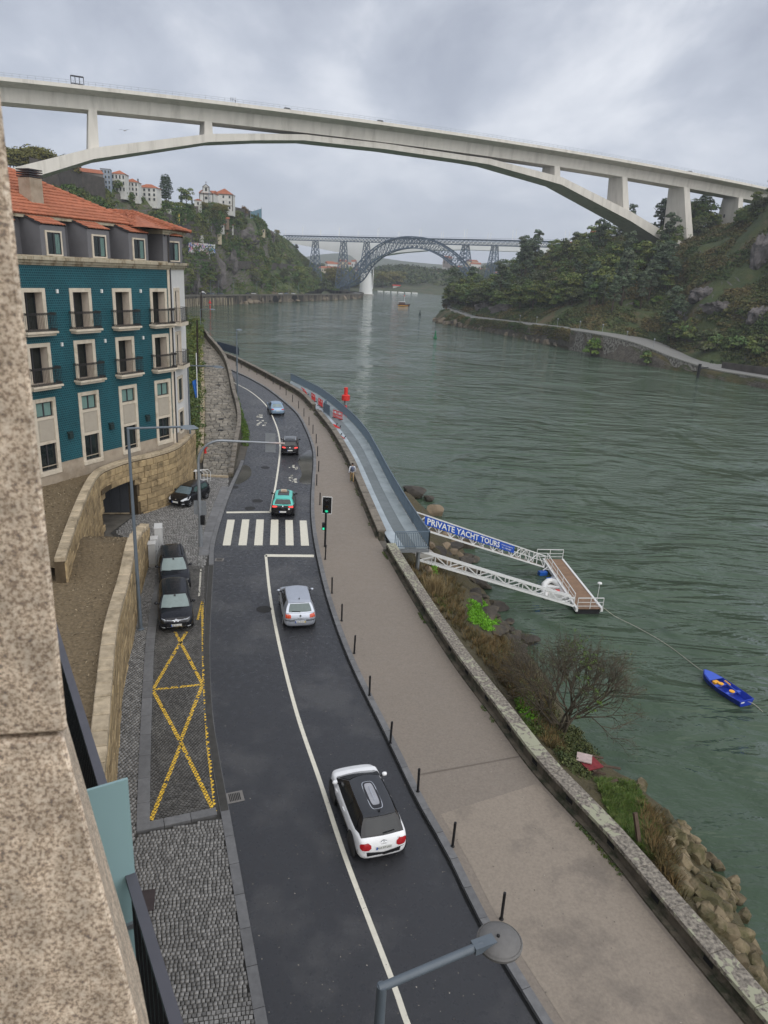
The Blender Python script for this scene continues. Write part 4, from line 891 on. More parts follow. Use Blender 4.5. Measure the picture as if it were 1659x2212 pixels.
def ridge(par,a,b,n,r=.14):
 a,b=np.array(a,float),np.array(b,float)
 for k in range(n):
  p,q=a+(b-a)*k/n,a+(b-a)*(k+1.08)/n;bobj('ridge_tile',MB().tube([p+[0,0,.03],q+[0,0,.0]],[r*1.1,r*.92],8),m_roof,par,smooth=60)
ridge(rf,(6.2,1.2,20.03),(-.8,8.2,23.55),22)
bobj('eave_board',bx(SX0,6.2,1.25,1.75,19.8,19.97),m_corn)
tw=bobj('corner_roof',MB().add([(4.9,-.45,19.88),(7.7,-.5,19.88),(11.75,1.35,19.88),(10.8,10,19.88),(4.9,10,19.88),(7.7,3.2,20.95),(6.2,7,20.95)],[(0,1,5),(1,2,5),(2,3,6,5),(3,4,6),(4,0,5,6)]),m_roof)
courses(tw,(4.9,.9,19.95),(7.7,-.5,19.9),(7.7,3.2,20.97),(7.3,3.6,20.97),10);courses(tw,(7.7,-.5,19.9),(11.75,1.35,19.9),(7.75,3.2,20.97),(7.65,3.2,20.97),10);courses(tw,(11.75,1.35,19.9),(10.8,10,19.9),(6.2,7,20.97),(7.7,3.2,20.97),10)
courses(tw,(4.9,10,19.95),(4.9,.9,19.95),(7.7,3.2,20.97),(6.2,7,20.97),9)
ridge(tw,(7.7,-.5,19.95),(7.7,3.2,21.0),12,.12);ridge(tw,(11.75,1.35,19.95),(7.7,3.2,21.0),12,.12);ridge(tw,(7.7,3.2,21.0),(6.2,7,21.0),10,.12)
for k in range(-3,3):
 x0=.27+3.53*k;x1=x0+1.82
 if x1<-9:continue
 dm=bobj('dormer',MB().add([(x0,.1,ZA),(x1,.1,ZA),(x1,.1,19.42),(x0,.1,19.42),(x0,1.9,ZA),(x1,1.9,ZA),(x1,1.9,20.0),(x0,1.9,20.0)],[(0,1,2,3),(4,0,3,7),(1,5,6,2),(3,2,6,7)]),m_grey)
 bobj('dormer_edge',MB().bar((x0-.03,.02,19.46),(x0-.03,1.9,20.06),.08,.1).bar((x1+.03,.02,19.46),(x1+.03,1.9,20.06),.08,.1),m_alu,dm)
 for j in range(4):
  v0,v1=j/4,(j+1.1)/4;V0,V1=[],[]
  for i in range(31):
   x=x0+(x1-x0)*i/30;h=.04*abs(math.sin(math.pi*x/.235))**.7;V0 .append((x,.0+1.9*v0,19.50+.6*v0+h+.045));V1 .append((x,1.9*v1,19.50+.6*v1+h))
  bobj('tile_course',MB().strip(V0,V1).strip([(p[0],p[1],p[2]-.06)for p in V0],V0),m_roof,dm,smooth=40)
 wx0,wx1=x0+.42,x1-.42
 ww=bobj('window',bx(wx0,wx1,.085,.1,17.82,19.05),m_glass,dm)
 bobj('sash',bx(wx0,wx0+.06,.04,.09,17.82,19.05).add(*(lambda m_:(m_.v,m_.f))(bx((wx0+wx1)/2-.05,(wx0+wx1)/2+.05,.04,.09,17.82,19.05))).add(*(lambda m_:(m_.v,m_.f))(bx(wx1-.06,wx1,.04,.09,17.82,19.05))),m_alu,dm)
 bobj('curtain',MB().grid(lambda u,v:(wx0+.6+.3*u,.08-.01*math.sin(u*20),17.86+1.1*v),12,1),m_curt,dm)
 for a in ((wx0-.1,wx0,17.74,19.15),(wx1,wx1+.1,17.74,19.15),(wx0,wx1,19.05,19.15),(wx0,wx1,17.74,17.82)):bobj('frame_stone',bx(a[0],a[1],.03,.1,a[2],a[3]),m_frame,dm)
cp=Vector(at(66,402,47.5));cl=wmat(bd).inverted()@cp
ch_=bobj('chimney',bx(cl.x-.45,cl.x+.45,cl.y-.5,cl.y+.5,cl.z-1.2,cl.z+.45),m_base)
for k in range(4):bobj('louvre',bx(cl.x-.5,cl.x+.5,cl.y-.55,cl.y+.55,cl.z+.48+k*.13,cl.z+.55+k*.13),m_alu,ch_)
def granite_near():
 m,nt,b=nodes_of('speckled_granite');L=nt.links.new;pos=N(nt,'ShaderNodeNewGeometry').outputs['Position']
 v=N(nt,'ShaderNodeTexNoise');v.inputs['Scale'].default_value=105;v.inputs['Detail'].default_value=3;v.inputs['Roughness'].default_value=.65;L(pos,v.inputs['Vector'])
 r=N(nt,'ShaderNodeValToRGB');e=r.color_ramp.elements;e[0].position=.32;e[0].color=(.24,.195,.17,1);e[1].position=.72;e[1].color=(.92,.80,.66,1);k=e.new(.43);k.color=(.46,.34,.24,1);k=e.new(.53);k.color=(.74,.60,.46,1);L(v.outputs[0],r.inputs[0])
 n=N(nt,'ShaderNodeTexNoise');n.inputs['Scale'].default_value=14;n.inputs['Detail'].default_value=3;L(pos,n.inputs['Vector']);q=N(nt,'ShaderNodeMapRange');q.inputs['From Min'].default_value=.3;q.inputs['From Max'].default_value=.7;q.inputs['To Min'].default_value=.72;q.inputs['To Max'].default_value=1.2;L(n.outputs[0],q.inputs[0])
 s=N(nt,'ShaderNodeVectorMath',operation='SCALE');L(r.outputs[0],s.inputs[0]);L(q.outputs[0],s.inputs['Scale']);L(s.outputs[0],b.inputs['Base Color']);b.inputs['Roughness'].default_value=.7;return m
m_gran=granite_near()
e_t,e_j=at(75,900,1.35),at(134,1590,1.35)
pier=thing('granite_pier','speckled granite window pier at the left edge close to the viewer','pier',(e_t[0]-.3,e_t[1],15))
X0=e_t[0];zj=e_j[2]
def blk(zlo,zhi,x_lo,x_hi,y_f):return MB().hexa([(x_lo-.9,y_f-.18,zlo),(x_lo,y_f,zlo),(x_lo-.36,y_f+.6,zlo),(x_lo-1.3,y_f+.5,zlo),(x_hi-.9,y_f-.18,zhi),(x_hi,y_f,zhi),(x_hi-.36,y_f+.6,zhi),(x_hi-1.3,y_f+.5,zhi)])
zc=zj
heights=[zj+.004,zj+1.35,zj+2.7]
for k in range(2):obj('pier_block',blk(heights[k]+.004,heights[k+1]-.004,X0,X0,1.35),m_gran,pier,bevel=.01)
b0=at(140,1600,1.35);b1=at(300,2212,1.26);b1=b0+(b1-b0)*(1+.5/(b0[2]-b1[2]));b1[2]+=.5;b1[0]-=.12
obj('pier_base',MB().hexa([(b1[0]-.8,b1[1]-.16,b1[2]-.5),(b1[0]+.12,b1[1],b1[2]-.5),(b1[0]-.2,b1[1]+.6,b1[2]-.5),(b1[0]-1.1,b1[1]+.5,b1[2]-.5),(b0[0]-.9,1.17,zj-.004),(b0[0],1.35,zj-.004),(b0[0]-.36,1.95,zj-.004),(b0[0]-1.3,1.85,zj-.004)]),m_gran,pier,bevel=.01)
RZ=15.2
ra,rb=g(126,1384,RZ),g(380,2212,RZ);rd=(ra-rb)/np.linalg.norm(ra-rb);rn=np.array([-rd[1],rd[0],0])
if rn[0]>0:rn=-rn
r0,r1=rb-rd*1.0,ra+rd*3.5;Lr=np.linalg.norm(r1-r0);z=np.array([0,0,1.0])
m_topr=M('grey_balcony_rail',(.115,.115,.135),.5,var=.08,vs=6)
br=thing('balcony_railing','dark bar balcony railing with flat grey top rail below the window','railing',tuple((r0+r1)/2))
obj('top_rail',MB().bar(r0,r1,.048,.03),m_topr,br);obj('bottom_rail',MB().bar(r0-z*.95,r1-z*.95,.05,.03),m_black,br)
n=int(Lr/.095)
for k in range(n):q=r0+rd*(k*.095);obj('baluster',MB().bar(q-z*.95,q-z*.02,.035,.012,up=rd),m_black,br)
bs=thing('balcony_floor','concrete balcony floor behind the dark railing','balcony',tuple((r0+r1)/2-z));obj('slab',MB().obox(r0-z*1.25-rn*.0,rd*Lr,rn*1.6,z*.2),M('balcony_concrete',(.16,.14,.12),.8),bs)
m_frost=M('frosted_glass',(.30,.45,.465),.22,var=.03,vs=1.0,spec=.5)
for px,py,ytop,nm_ in ((292,1890,1683,'pale teal frosted glass balcony screen in the lower left corner'),(123,1376,1225,'far frosted glass balcony screen seen edge on beside the pier')):
 p=g(px,py,RZ);q=None;lo,hi=RZ,RZ+4
 for _ in range(40):
  m_=(lo+hi)/2;v_=np.array([p[0],p[1],m_])-EYE;c_=v_@FW;yy=CY+F*((v_@RI/c_)*math.sin(ROL)+(v_@DN/c_)*math.cos(ROL))
  if yy>ytop:lo=m_
  else:hi=m_
 t=thing('glass_screen',nm_,'glass screen',(p[0],p[1],RZ));zt_=lo
 obj('upper_pane',MB().obox((p[0],p[1],RZ-.28),rn*1.1,rd*.014,z*(zt_-RZ+.28)),m_frost,t)
 obj('lower_pane',MB().obox((p[0],p[1],RZ-1.1),rn*1.1,rd*.014,z*.80),m_frost,t)
 obj('clamp_bar',MB().bar(np.array([p[0],p[1],RZ-.29])-rn*.02,np.array([p[0],p[1],RZ-.29])+rn*1.1,.035,.03),m_steel,t)
hw=thing('own_house_sky_blocker','unseen wall of the house at the viewpoint, added to block sky light','building',tuple((r0+r1)/2-z*15));w0=r0-rd*14+rn*2.6;wl_=MB().obox((w0[0],w0[1],0),rd*(Lr+13),rn*9,z*21.5)  # unseen own-house mass, added to block sky light; setback and height tuned for that
obj('wall',wl_,M('sky_blocker_surface',(.17,.15,.125),.8,var=.2,vs=2),hw);obj('cornice',MB().obox((w0[0],w0[1],21.5),rd*(Lr+13),rn*9,z*.5),m_corn,hw)  # wall and cornice are parts of the added, unseen sky blocker
# BRIDGES
m_conc=M('pale_concrete',(.64,.605,.545),.8,var=.09,vs=.5,col2=(.47,.44,.39),c2=(.52,.74),c2s=.30,stretch=(1,1,.12))
m_conc2=M('grey_concrete',(.44,.42,.38),.8,var=.08,vs=.2)
I0,I1=np.array([-125.8,248.2]),np.array([185.3,398.0]);ILn=np.linalg.norm(I1-I0);iu=(I1-I0)/ILn;iv=np.array([-iu[1],iu[0]])
def izt(s):q=s/ILn;return 68+14.4*q*(1-q)+(0 if 0<=q<=1 else 0)
def ip(s,w,z):p=I0+iu*s+iv*w;return np.array([p[0],p[1],z])
ib=thing('arch_bridge','slender white concrete arch bridge crossing high over the river','bridge',tuple(ip(ILn/2,10,0)))
SS=np.linspace(-45,ILn+60,64);SEC=[(0,0),(0,-1.1),(1.0,-1.35),(5.2,-1.9),(5.8,-6.0),(14.2,-6.0),(14.8,-1.9),(19.0,-1.35),(20,-1.1),(20,0)]
mb=MB()
for s in SS:mb.v.extend([tuple(ip(s,w_,izt(s)+h))for w_,h in SEC])
ns=len(SEC)
for k in range(len(SS)-1):
 for j in range(ns):a=k*ns+j;b=k*ns+(j+1)%ns;mb.f.append((a,a+ns,b+ns,b));mb.m.append(0)
obj('deck',mb,m_conc,ib,recalc=True)
obj('road_surface',MB().strip([ip(s,2.5,izt(s)+.03)for s in SS],[ip(s,17.5,izt(s)+.03)for s in SS]),m_asph,ib)
nrm_i=np.array([iv[0],iv[1],0])
def isz(px,py,w_=5.8):
 p=onplane(px,py,ip(0,w_,0),nrm_i);return float((p[:2]-I0-iv*w_)@iu),float(p[2])
arch_px=[(-70,400),(20,367),(200,321),(450,290),(560,289),(655,290.5),(830,310),(1010,336.5),(1056,343),(1210,383.5),(1355,458),(1464,525)]
arch=[isz(*p)for p in arch_px];thick=[5.0,4.6,3.4,2.6,2.2,2.0,2.0,2.0,2.2,3.0,3.9,4.8];half=[8.6,8,6.6,5.4,5,4.7,4.7,4.7,5,5.8,7,8]
mb=MB();ARC=[]
for (s,z),th,hw in zip(arch,thick,half):
 z=min(z,izt(s)-6.0);ARC.append((s,z));mb.v.extend([tuple(ip(s,10-hw,z)),tuple(ip(s,10-hw,z-th)),tuple(ip(s,10+hw,z-th)),tuple(ip(s,10+hw,z))])
for k in range(len(arch)-1):
 for j in range(4):a,b=k*4+j,k*4+(j+1)%4;mb.f.append((a,a+4,b+4,b));mb.m.append(0)
obj('arch',mb,m_conc,ib,recalc=True)
def pier_i(top,bot,wt,wb,hw_t,hw_b,nm='pier',zb=None):
 s0,_=isz(*top);s1,z1=isz(*bot);z1=zb if zb is not None else z1;z0=izt(s0)-5.9
 P=[ip(s1-wb/2,10-hw_b,z1),ip(s1+wb/2,10-hw_b,z1),ip(s1+wb/2,10+hw_b,z1),ip(s1-wb/2,10+hw_b,z1),ip(s0-wt/2,10-hw_t,z0),ip(s0+wt/2,10-hw_t,z0),ip(s0+wt/2,10+hw_t,z0),ip(s0-wt/2,10+hw_t,z0)]
 return obj(nm,MB().hexa(P),m_conc,ib,recalc=True)
pier_i((200,237),(202,325),2.6,3.4,4.6,5.6);pier_i((450,268),(450,292),2.6,3.0,4.4,4.8);pier_i((1202,370),(1202,388),3.0,3.2,4.4,5)
pier_i((1347,392),(1347,462),3.0,3.6,4.6,6.2);p4=pier_i((1480,410),(1477,535),3.6,4.6,5,8.6);p5=pier_i((1597,432),(1586,505),3.2,4.0,5,7.4)
for px,py in ((1563,470),(1590,468)):q=onplane(px,py,ip(0,2.55,0),nrm_i);obj('slot_opening',MB().obox(q,np.array([iu[0],iu[1],0])*.8,nrm_i*.3,(0,0,1.6)),m_dark,p5)
pier_i((-60,200),(-60,330),2.8,3.6,4.6,6,zb=30)
rl=MB();z=np.array([0,0,1.0])
for k in range(len(SS)-1):
 for h in (.55,1.15):rl.bar(ip(SS[k],.25,izt(SS[k])+h),ip(SS[k+1],.25,izt(SS[k+1])+h),.07)
for s in np.arange(SS[0],SS[-1],2.2):rl.bar(ip(s,.25,izt(s)),ip(s,.25,izt(s)+1.15),.07)
obj('railing',rl,m_steel,ib)
def s_of(px):return isz(px,165+px*.13,.5)[0]
s0=s_of(168);bs_=thing('bus_shelter','small glazed bus shelter on the deck of the arch bridge','shelter',tuple(ip(s0,1.5,izt(s0))))
dx=np.array([iu[0],iu[1],0]);b0=ip(s0-1.9,.8,izt(s0))
obj('roof',MB().obox(b0+z*2.5,dx*3.8,nrm_i*1.5,z*.18),m_alu,bs_);
for k in range(4):obj('post',MB().bar(b0+dx*3.8*k/3,b0+dx*3.8*k/3+z*2.5,.18),m_alu,bs_)
obj('bench',MB().obox(b0+z*.4+nrm_i*.9,dx*3.6,nrm_i*.4,z*.25),m_alu,bs_)
m_iron_b=M('blue_grey_iron',(.100,.140,.190),.6,var=.12,vs=.3)
ZM=48.0
mA,mB=g(612,506.5,ZM+1)[:2],g(1215,519.5,ZM+1)[:2];mu=(mB-mA);ML=np.linalg.norm(mu);mu/=ML;mv=np.array([-mu[1],mu[0]])
def mp_(s,w_,z):p=mA+mu*s+mv*w_;return np.array([p[0],p[1],z])
nm_=np.array([mv[0],mv[1],0])
def msz(px,py,w_=0.0):p=onplane(px,py,mp_(0,w_,0),nm_);return float((p[:2]-mA-mv*w_)@mu),float(p[2])
mpb=thing('iron_bridge','blue grey wrought iron railway bridge with a crescent lattice arch','bridge',tuple(mp_(ML/2,2.5,0)))
WD=5.0
dk=MB();n=70
for w_ in (0,WD):
 for k in range(n):
  a,b=ML*k/n,ML*(k+1)/n
  dk.bar(mp_(a,w_,ZM),mp_(b,w_,ZM),.5,.7).bar(mp_(a,w_,ZM-4.4),mp_(b,w_,ZM-4.4),.5,.6)
  dk.bar(mp_(a,w_,ZM),mp_(b,w_,ZM-4.4),.3).bar(mp_(b,w_,ZM),mp_(a,w_,ZM-4.4),.3).bar(mp_(a,w_,ZM),mp_(a,w_,ZM-4.4),.25)
obj('deck_truss',dk,m_iron_b,mpb);obj('deck_floor',MB().strip([mp_(0,-.6,ZM+.5),mp_(ML,-.6,ZM+.5)],[mp_(0,WD+.6,ZM+.5),mp_(ML,WD+.6,ZM+.5)]),m_iron_b,mpb)
obj('deck_railing',(lambda r:[r.bar(mp_(ML*k/60,-.5,ZM+1.5),mp_(ML*(k+1)/60,-.5,ZM+1.5),.12)for k in range(60)]and r)(MB()),m_iron_b,mpb)
def tower(px_t,px_b,py_b,wt,wb,ntier):
 s0,_=msz(px_t,520);s1,zb=msz(px_b,py_b);zt_=ZM-4.6;m_=MB()
 def cr(t,i,j):hw=wt/2+(wb/2-wt/2)*t;hd=1.6+3.0*t;s=s0+(s1-s0)*0+(-hw if i else hw);return mp_(s,2.5+(-hd if j else hd),zt_+(zb-zt_)*t)
 for i in (0,1):
  for j in (0,1):m_.bar(cr(0,i,j),cr(1,i,j),.65)
 for k in range(ntier):
  t0,t1=k/ntier,(k+1)/ntier
  for a,b in (((0,0),(1,0)),((0,1),(1,1)),((0,0),(0,1)),((1,0),(1,1))):
   m_.bar(cr(t0,*a),cr(t0,*b),.4).bar(cr(t0,*a),cr(t1,*b),.32).bar(cr(t0,*b),cr(t1,*a),.32)
 return obj('lattice_tower',m_,m_iron_b,mpb)
tower(678,677,606,5,12.5,7);tower(739,737,628,5,13,8);tower(789,790,590,4.5,9,5);tower(1004,1004,566,4.5,9,4);tower(1067,1066,600,4.5,10,5);tower(1156,1156,585,4.5,9,5)
zf=zq(1000,750,.48222)
top_px=[(512,632),(605,520),(700,400),(800,315),(900,268),(1000,248),(1060,247),(1150,256),(1250,290),(1350,350),(1430,420),(1490,500),(1530,550)]
bot_px=[(515,640),(640,585),(735,470),(830,395),(930,350),(1020,333),(1085,333),(1170,345),(1250,378),(1330,430),(1400,490),(1450,545),(1480,575)]
TP=smoothline([np.array([*msz(*zf(*p)),0])for p in top_px],33);BP=smoothline([np.array([*msz(*zf(*p)),0])for p in bot_px],33)
ar=MB()
for w_,sp_ in ((0,-1),(WD,1)):
 off=lambda z:w_+sp_*max(0,(30-z))*.16
 T=[mp_(p[0],off(p[1]),p[1])for p in TP];B=[mp_(p[0],off(p[1]),p[1])for p in BP]
 for k in range(32):
  ar.bar(T[k],T[k+1],.9,1.0).bar(B[k],B[k+1],.9,1.0)
  if k>0:ar.bar(T[k],B[k],.42)
  ar.bar(T[k],B[k+1],.36).bar(B[k],T[k+1],.36)
 if w_==0:T0,B0=T,B
 else:
  for k in range(0,33):
   ar.bar(T0[k],T[k],.36).bar(B0[k],B[k],.36)
   if k<32:ar.bar(T0[k],T[k+1],.26).bar(B0[k+1],B[k],.26)
obj('lattice_arch',ar,m_iron_b,mpb)
ZS=53.0;sA,sB=at(590,510,880)[:2],at(1215,524,690)[:2];su=sB-sA;SL=np.linalg.norm(su);su/=SL;sv=np.array([-su[1],su[0]])
def sp_(s,w_,z):p=sA+su*s+sv*w_;return np.array([p[0],p[1],z])
def ssz(px,py):p=onplane(px,py,sp_(0,0,0),np.array([sv[0],sv[1],0]));return float((p[:2]-sA)@su),float(p[2])
m_sj=M('bright_concrete',(.88,.88,.86),.8,var=.04,vs=.1)
sj_=thing('railway_bridge','white concrete railway bridge behind the iron bridge','bridge',tuple(sp_(SL/2,6,0)))
bot=[(590,517),(612,522),(690,537),(730,545),(757,552),(770,562),(778,582),(790,582),(800,562),(816,553),(860,546),(920,541),(1000,539),(1100,543),(1160,545),(1215,547)]
BT=[ssz(*p)for p in bot];zta,ztb=ssz(600,513)[1],ssz(1200,527)[1];sa_,sb_=ssz(600,513)[0],ssz(1200,527)[0];ztf=lambda s:np.interp(s,[sa_,sb_],[zta,ztb]);mb=MB()
for s,z_ in BT:mb.v.extend([tuple(sp_(s,0,ztf(s))),tuple(sp_(s,0,z_)),tuple(sp_(s,12,z_)),tuple(sp_(s,12,ztf(s)))])
for k in range(len(BT)-1):
 for j in range(4):a,b=k*4+j,k*4+(j+1)%4;mb.f.append((a,a+4,b+4,b));mb.m.append(0)
obj('girder',mb,m_sj,sj_,recalc=True)
sm,zm=ssz(784,585);s1,z1=ssz(783,640)
def ell(s,z_,a,b):return [tuple(sp_(s+a*math.cos(t),6+b*math.sin(t),z_))for t in np.linspace(0,2*math.pi,16,endpoint=False)]
V_=ell(s1,WZ-1,8.2,6.5)+ell(sm,zm+6,5.2,5);obj('pier',MB().add(V_,[(i,(i+1)%16,16+(i+1)%16,16+i)for i in range(16)]),m_sj,sj_,smooth=True)
obj('pier_foot',MB().add(ell(s1,WZ-1,9.2,7.5)+ell(s1,WZ+1.2,9.2,7.5),[(i,(i+1)%16,16+(i+1)%16,16+i)for i in range(16)]+[tuple(range(16,32))]),m_conc2,sj_)
for k,s in enumerate(np.arange(10,SL,26)):
 for e_ in (0,7):obj('catenary_mast',MB().bar(sp_(s+e_,2 if e_ else 10,ztf(s)),sp_(s+e_,2 if e_ else 10,ztf(s)+(12 if k%2 else 9)),.35),m_white,sj_)
# HILLSIDES AND TREES
def hill_mat(name,veg,veg2,soil,rock):
 m,nt,b=nodes_of(name);L=nt.links.new;geo=N(nt,'ShaderNodeNewGeometry');pos=geo.outputs['Position']
 def noise(s,d=5,dist=0.0):
  n=N(nt,'ShaderNodeTexNoise');n.inputs['Scale'].default_value=s;n.inputs['Detail'].default_value=d;n.inputs['Roughness'].default_value=.6;n.inputs['Distortion'].default_value=dist;L(pos,n.inputs['Vector']);return n.outputs[0]
 def ramp(x,a,c):
  q=N(nt,'ShaderNodeMapRange');q.inputs['From Min'].default_value=a;q.inputs['From Max'].default_value=c;L(x,q.inputs[0]);return q.outputs[0]
 def mix(f,A,B):
  q=N(nt,'ShaderNodeMix',data_type='RGBA');L(f,q.inputs['Factor'])
  for s,v in (('A',A),('B',B)):
   if isinstance(v,tuple):q.inputs[s].default_value=(*v,1)
   else:L(v,q.inputs[s])
  return q.outputs['Result']
 c=mix(ramp(noise(.12,6),.4,.6),veg,veg2);c=mix(ramp(noise(.05,5),.54,.63),c,soil)
 rk=mix(ramp(noise(.5,6,.6),.35,.65),tuple(x*.5 for x in rock),rock)
 sx=N(nt,'ShaderNodeSeparateXYZ');L(geo.outputs['True Normal'],sx.inputs[0]);ad=N(nt,'ShaderNodeMath',operation='ADD');L(sx.outputs[2],ad.inputs[0]);L(noise(.06,4),ad.inputs[1])
 st=N(nt,'ShaderNodeMapRange');st.inputs['From Min'].default_value=.86;st.inputs['From Max'].default_value=.72;L(ad.outputs[0],st.inputs[0])
 c=mix(st.outputs[0],c,rk);L(c,b.inputs['Base Color']);b.inputs['Roughness'].default_value=.9
 bu=N(nt,'ShaderNodeBump');bu.inputs['Distance'].default_value=.8;L(noise(.7,6),bu.inputs['Height']);L(bu.outputs[0],b.inputs['Normal']);return m
m_hillL=hill_mat('left_hill_ground',(.040,.062,.018),(.075,.095,.022),(.115,.085,.045),(.15,.13,.115))
m_hillR=hill_mat('right_hill_ground',(.040,.060,.018),(.062,.076,.020),(.100,.078,.034),(.17,.155,.15))
def hill(rows,ncol,nrow,amp,fs,seed,steps=0.0):
 """rows: list of control polylines (bottom to top), resampled and lofted with noise"""
 R=[smoothline(r,ncol)for r in rows];k=len(R);G=np.zeros((nrow,ncol,3))
 for j in range(nrow):
  t=j/(nrow-1)*(k-1);i=min(int(t),k-2);f=t-i;f2=f
  G[j]=R[i]*(1-f2)+R[i+1]*f2
 for j in range(nrow):
  for i in range(ncol):
   p=G[j,i];tt=j/(nrow-1)*(k-1);e=min(1,j/3)*min(1,(nrow-1-j)/3+.15)*(1-.9*math.exp(-((tt-(k-2))/.28)**2));a=nz(p[0]*fs,p[1]*fs,p[2]*fs+seed,5);b=nz(p[0]*fs*3,p[1]*fs*3,p[2]*fs*3+seed+9,3)
   G[j,i,0]+=e*amp*a;G[j,i,1]-=e*amp*(abs(a)+.4*b);G[j,i,2]+=e*amp*.5*b
 return G
def hill_obj(nm,G,mat,label):
 nr,nc=G.shape[:2];mb=MB();mb.v=[tuple(p)for p in G.reshape(-1,3)]
 for j in range(nr-1):
  for i in range(nc-1):a=j*nc+i;mb.f.append((a,a+1,a+nc+1,a+nc));mb.m.append(0)
 return tag(obj(nm,mb,mat,smooth=55),label,'hill',kind='structure')
def hp(G,u,v):
 nr,nc=G.shape[:2];x,y=u*(nc-1),v*(nr-1);i,j=min(int(x),nc-2),min(int(y),nr-2);a,b=x-i,y-j
 return (G[j,i]*(1-a)+G[j,i+1]*a)*(1-b)+(G[j+1,i]*(1-a)+G[j+1,i+1]*a)*b
LW_px=[(400,665),(440,660.5),(500,658),(560,655),(630,652),(700,649),(742,647),(776,645)]
LWL=smoothline([np.array([-76,163,WZ]),np.array([-98,235,WZ]),np.array([-117,330,WZ])]+[g(x,y,WZ)for x,y in LW_px]+[np.array([-36,745,WZ]),np.array([-75,800,WZ]),np.array([-150,880,WZ])],160)
zt_w=np.interp(LWL[:,1],[160,420,700,900],[-1,-2.8,-5.0,-5.0])
m_rw=M('stained_river_wall',(.150,.128,.098),.85,var=.3,vs=.35,bump=.08,bs=1.2,col2=(.040,.036,.030),c2=(.46,.58),c2s=.22,stretch=(1,1,.22))
rwt=thing('river_wall','long stained stone quay wall with arches below the left bank road','wall',tuple(LWL[90]))
obj('wall_face',MB().strip([(p[0],p[1],WZ-1)for p in LWL],[(p[0],p[1],z_)for p,z_ in zip(LWL,zt_w)]),m_rw,rwt)
Li=offset(LWL,.8);obj('wall_coping',MB().strip([(p[0]+.4,p[1]-.4,z_+.7)for p,z_ in zip(LWL,zt_w)],[(p[0],p[1],z_+.7)for p,z_ in zip(Li,zt_w)]).strip([(p[0]+.4,p[1]-.4,z_-.3)for p,z_ in zip(LWL,zt_w)],[(p[0]+.4,p[1]-.4,z_+.7)for p,z_ in zip(LWL,zt_w)]),M('quay_coping',(.13,.12,.10),.85,var=.3,vs=.5),rwt)
m_pil=M('pale_buttress',(.33,.285,.205),.85,var=.3,vs=.5,stretch=(1,1,.3),col2=(.13,.11,.08),c2s=.4)
Pw,Lw=resample(LWL,800);sw=np.linspace(0,Lw,800);Iw=lambda x_:np.array([np.interp(x_,sw,Pw[:,i])for i in range(3)])
s_at=lambda px,py:sw[int(np.argmin(np.linalg.norm(Pw-g(px,py,WZ),axis=1)))]
sa,sb=s_at(400,665),s_at(505,658)
for k in range(26):
 x_=sa-12+(sb-sa+10)*k/25+random.uniform(-.8,.8);p,q=Iw(x_),Iw(x_+1.1);zt_=np.interp(p[1],[160,420,700,900],[-1,-2.8,-5.0,-5.0])-.9;d_=q-p;nn=np.array([d_[1],-d_[0],0])/np.linalg.norm(d_)
 obj('buttress',MB().obox((*p[:2],WZ-.5),d_*random.uniform(.6,1.0),nn*.5,(0,0,zt_-WZ)),m_pil,rwt)
m_rock=M('tidal_rock',(.20,.165,.12),.85,var=.35,vs=.6,bump=.15,bs=1.5,col2=(.035,.03,.024),c2=(.45,.6),c2s=.25,orand=.2)
def rock_mb(seed,n=9,sub=2,crag=0.0):
 r_=random.Random(seed);bm=bmesh.new();bmesh.ops.create_icosphere(bm,subdivisions=sub,radius=1.0)
 pl=[(Vector((r_.gauss(0,1),r_.gauss(0,1),r_.gauss(0,1))).normalized(),r_.uniform(.50,.80))for _ in range(n)]
 for v in bm.verts:
  for nn,d_ in pl:
   t=v.co.dot(nn)
   if t>d_:v.co-=nn*(t-d_)
  v.co*=1+.06*mnoise.noise(v.co*2.1+Vector((seed,0,0)))
  if crag:
   c_=v.co*Vector((2.2,2.2,1.1));q=mnoise.voronoi(c_+Vector((seed,3,1)))[0];v.co*=1+crag*(q[1]-q[0]-.35)+crag*.7*mnoise.fractal(v.co*3.0,1.0,2.0,5)
 mb=MB();bm.verts.index_update();mb.v=[tuple(v.co)for v in bm.verts];mb.f=[tuple(v.index for v in f.verts)for f in bm.faces];mb.m=[0]*len(mb.f);bm.free();return mb
rock_me=[mesh_of('rock',rock_mb(k),m_rock,38)for k in range(6)]
def rock(p,s,rz,label,group,seed=0,mat=None,me=None,sink=.3):
 o=link('rock',me or rock_me[seed%6]);o.location=(p[0],p[1],p[2]+s[2]*(1-2*sink)*.5);o.scale=s;o.rotation_euler=(0,0,rz);return tag(o,label,'rock',group)
rr=random.Random(31)
for k,(px,py)in enumerate([(520,657),(530,657),(541,656.5),(552,656),(566,655),(584,654),(604,653),(622,652),(640,651.5),(668,650),(700,649),(724,648),(742,647),(758,646),(772,645)]):
 p=g(px,py,WZ);rock(p,(rr.uniform(3,6),rr.uniform(2,3.5),rr.uniform(1.5,4.2)),rr.uniform(0,3),f'tidal rock at the foot of the left quay wall, {words_[k]} from the building','tidal rocks under the quay wall',k,sink=.35)
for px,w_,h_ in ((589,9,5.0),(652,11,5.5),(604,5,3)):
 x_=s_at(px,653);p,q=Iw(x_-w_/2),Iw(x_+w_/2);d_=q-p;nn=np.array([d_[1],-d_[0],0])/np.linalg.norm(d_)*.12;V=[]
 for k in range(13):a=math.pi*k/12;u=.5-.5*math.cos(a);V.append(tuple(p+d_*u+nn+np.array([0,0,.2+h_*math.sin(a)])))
 obj('arch_opening',MB().add(V,[tuple(range(13))]),m_dark,rwt)
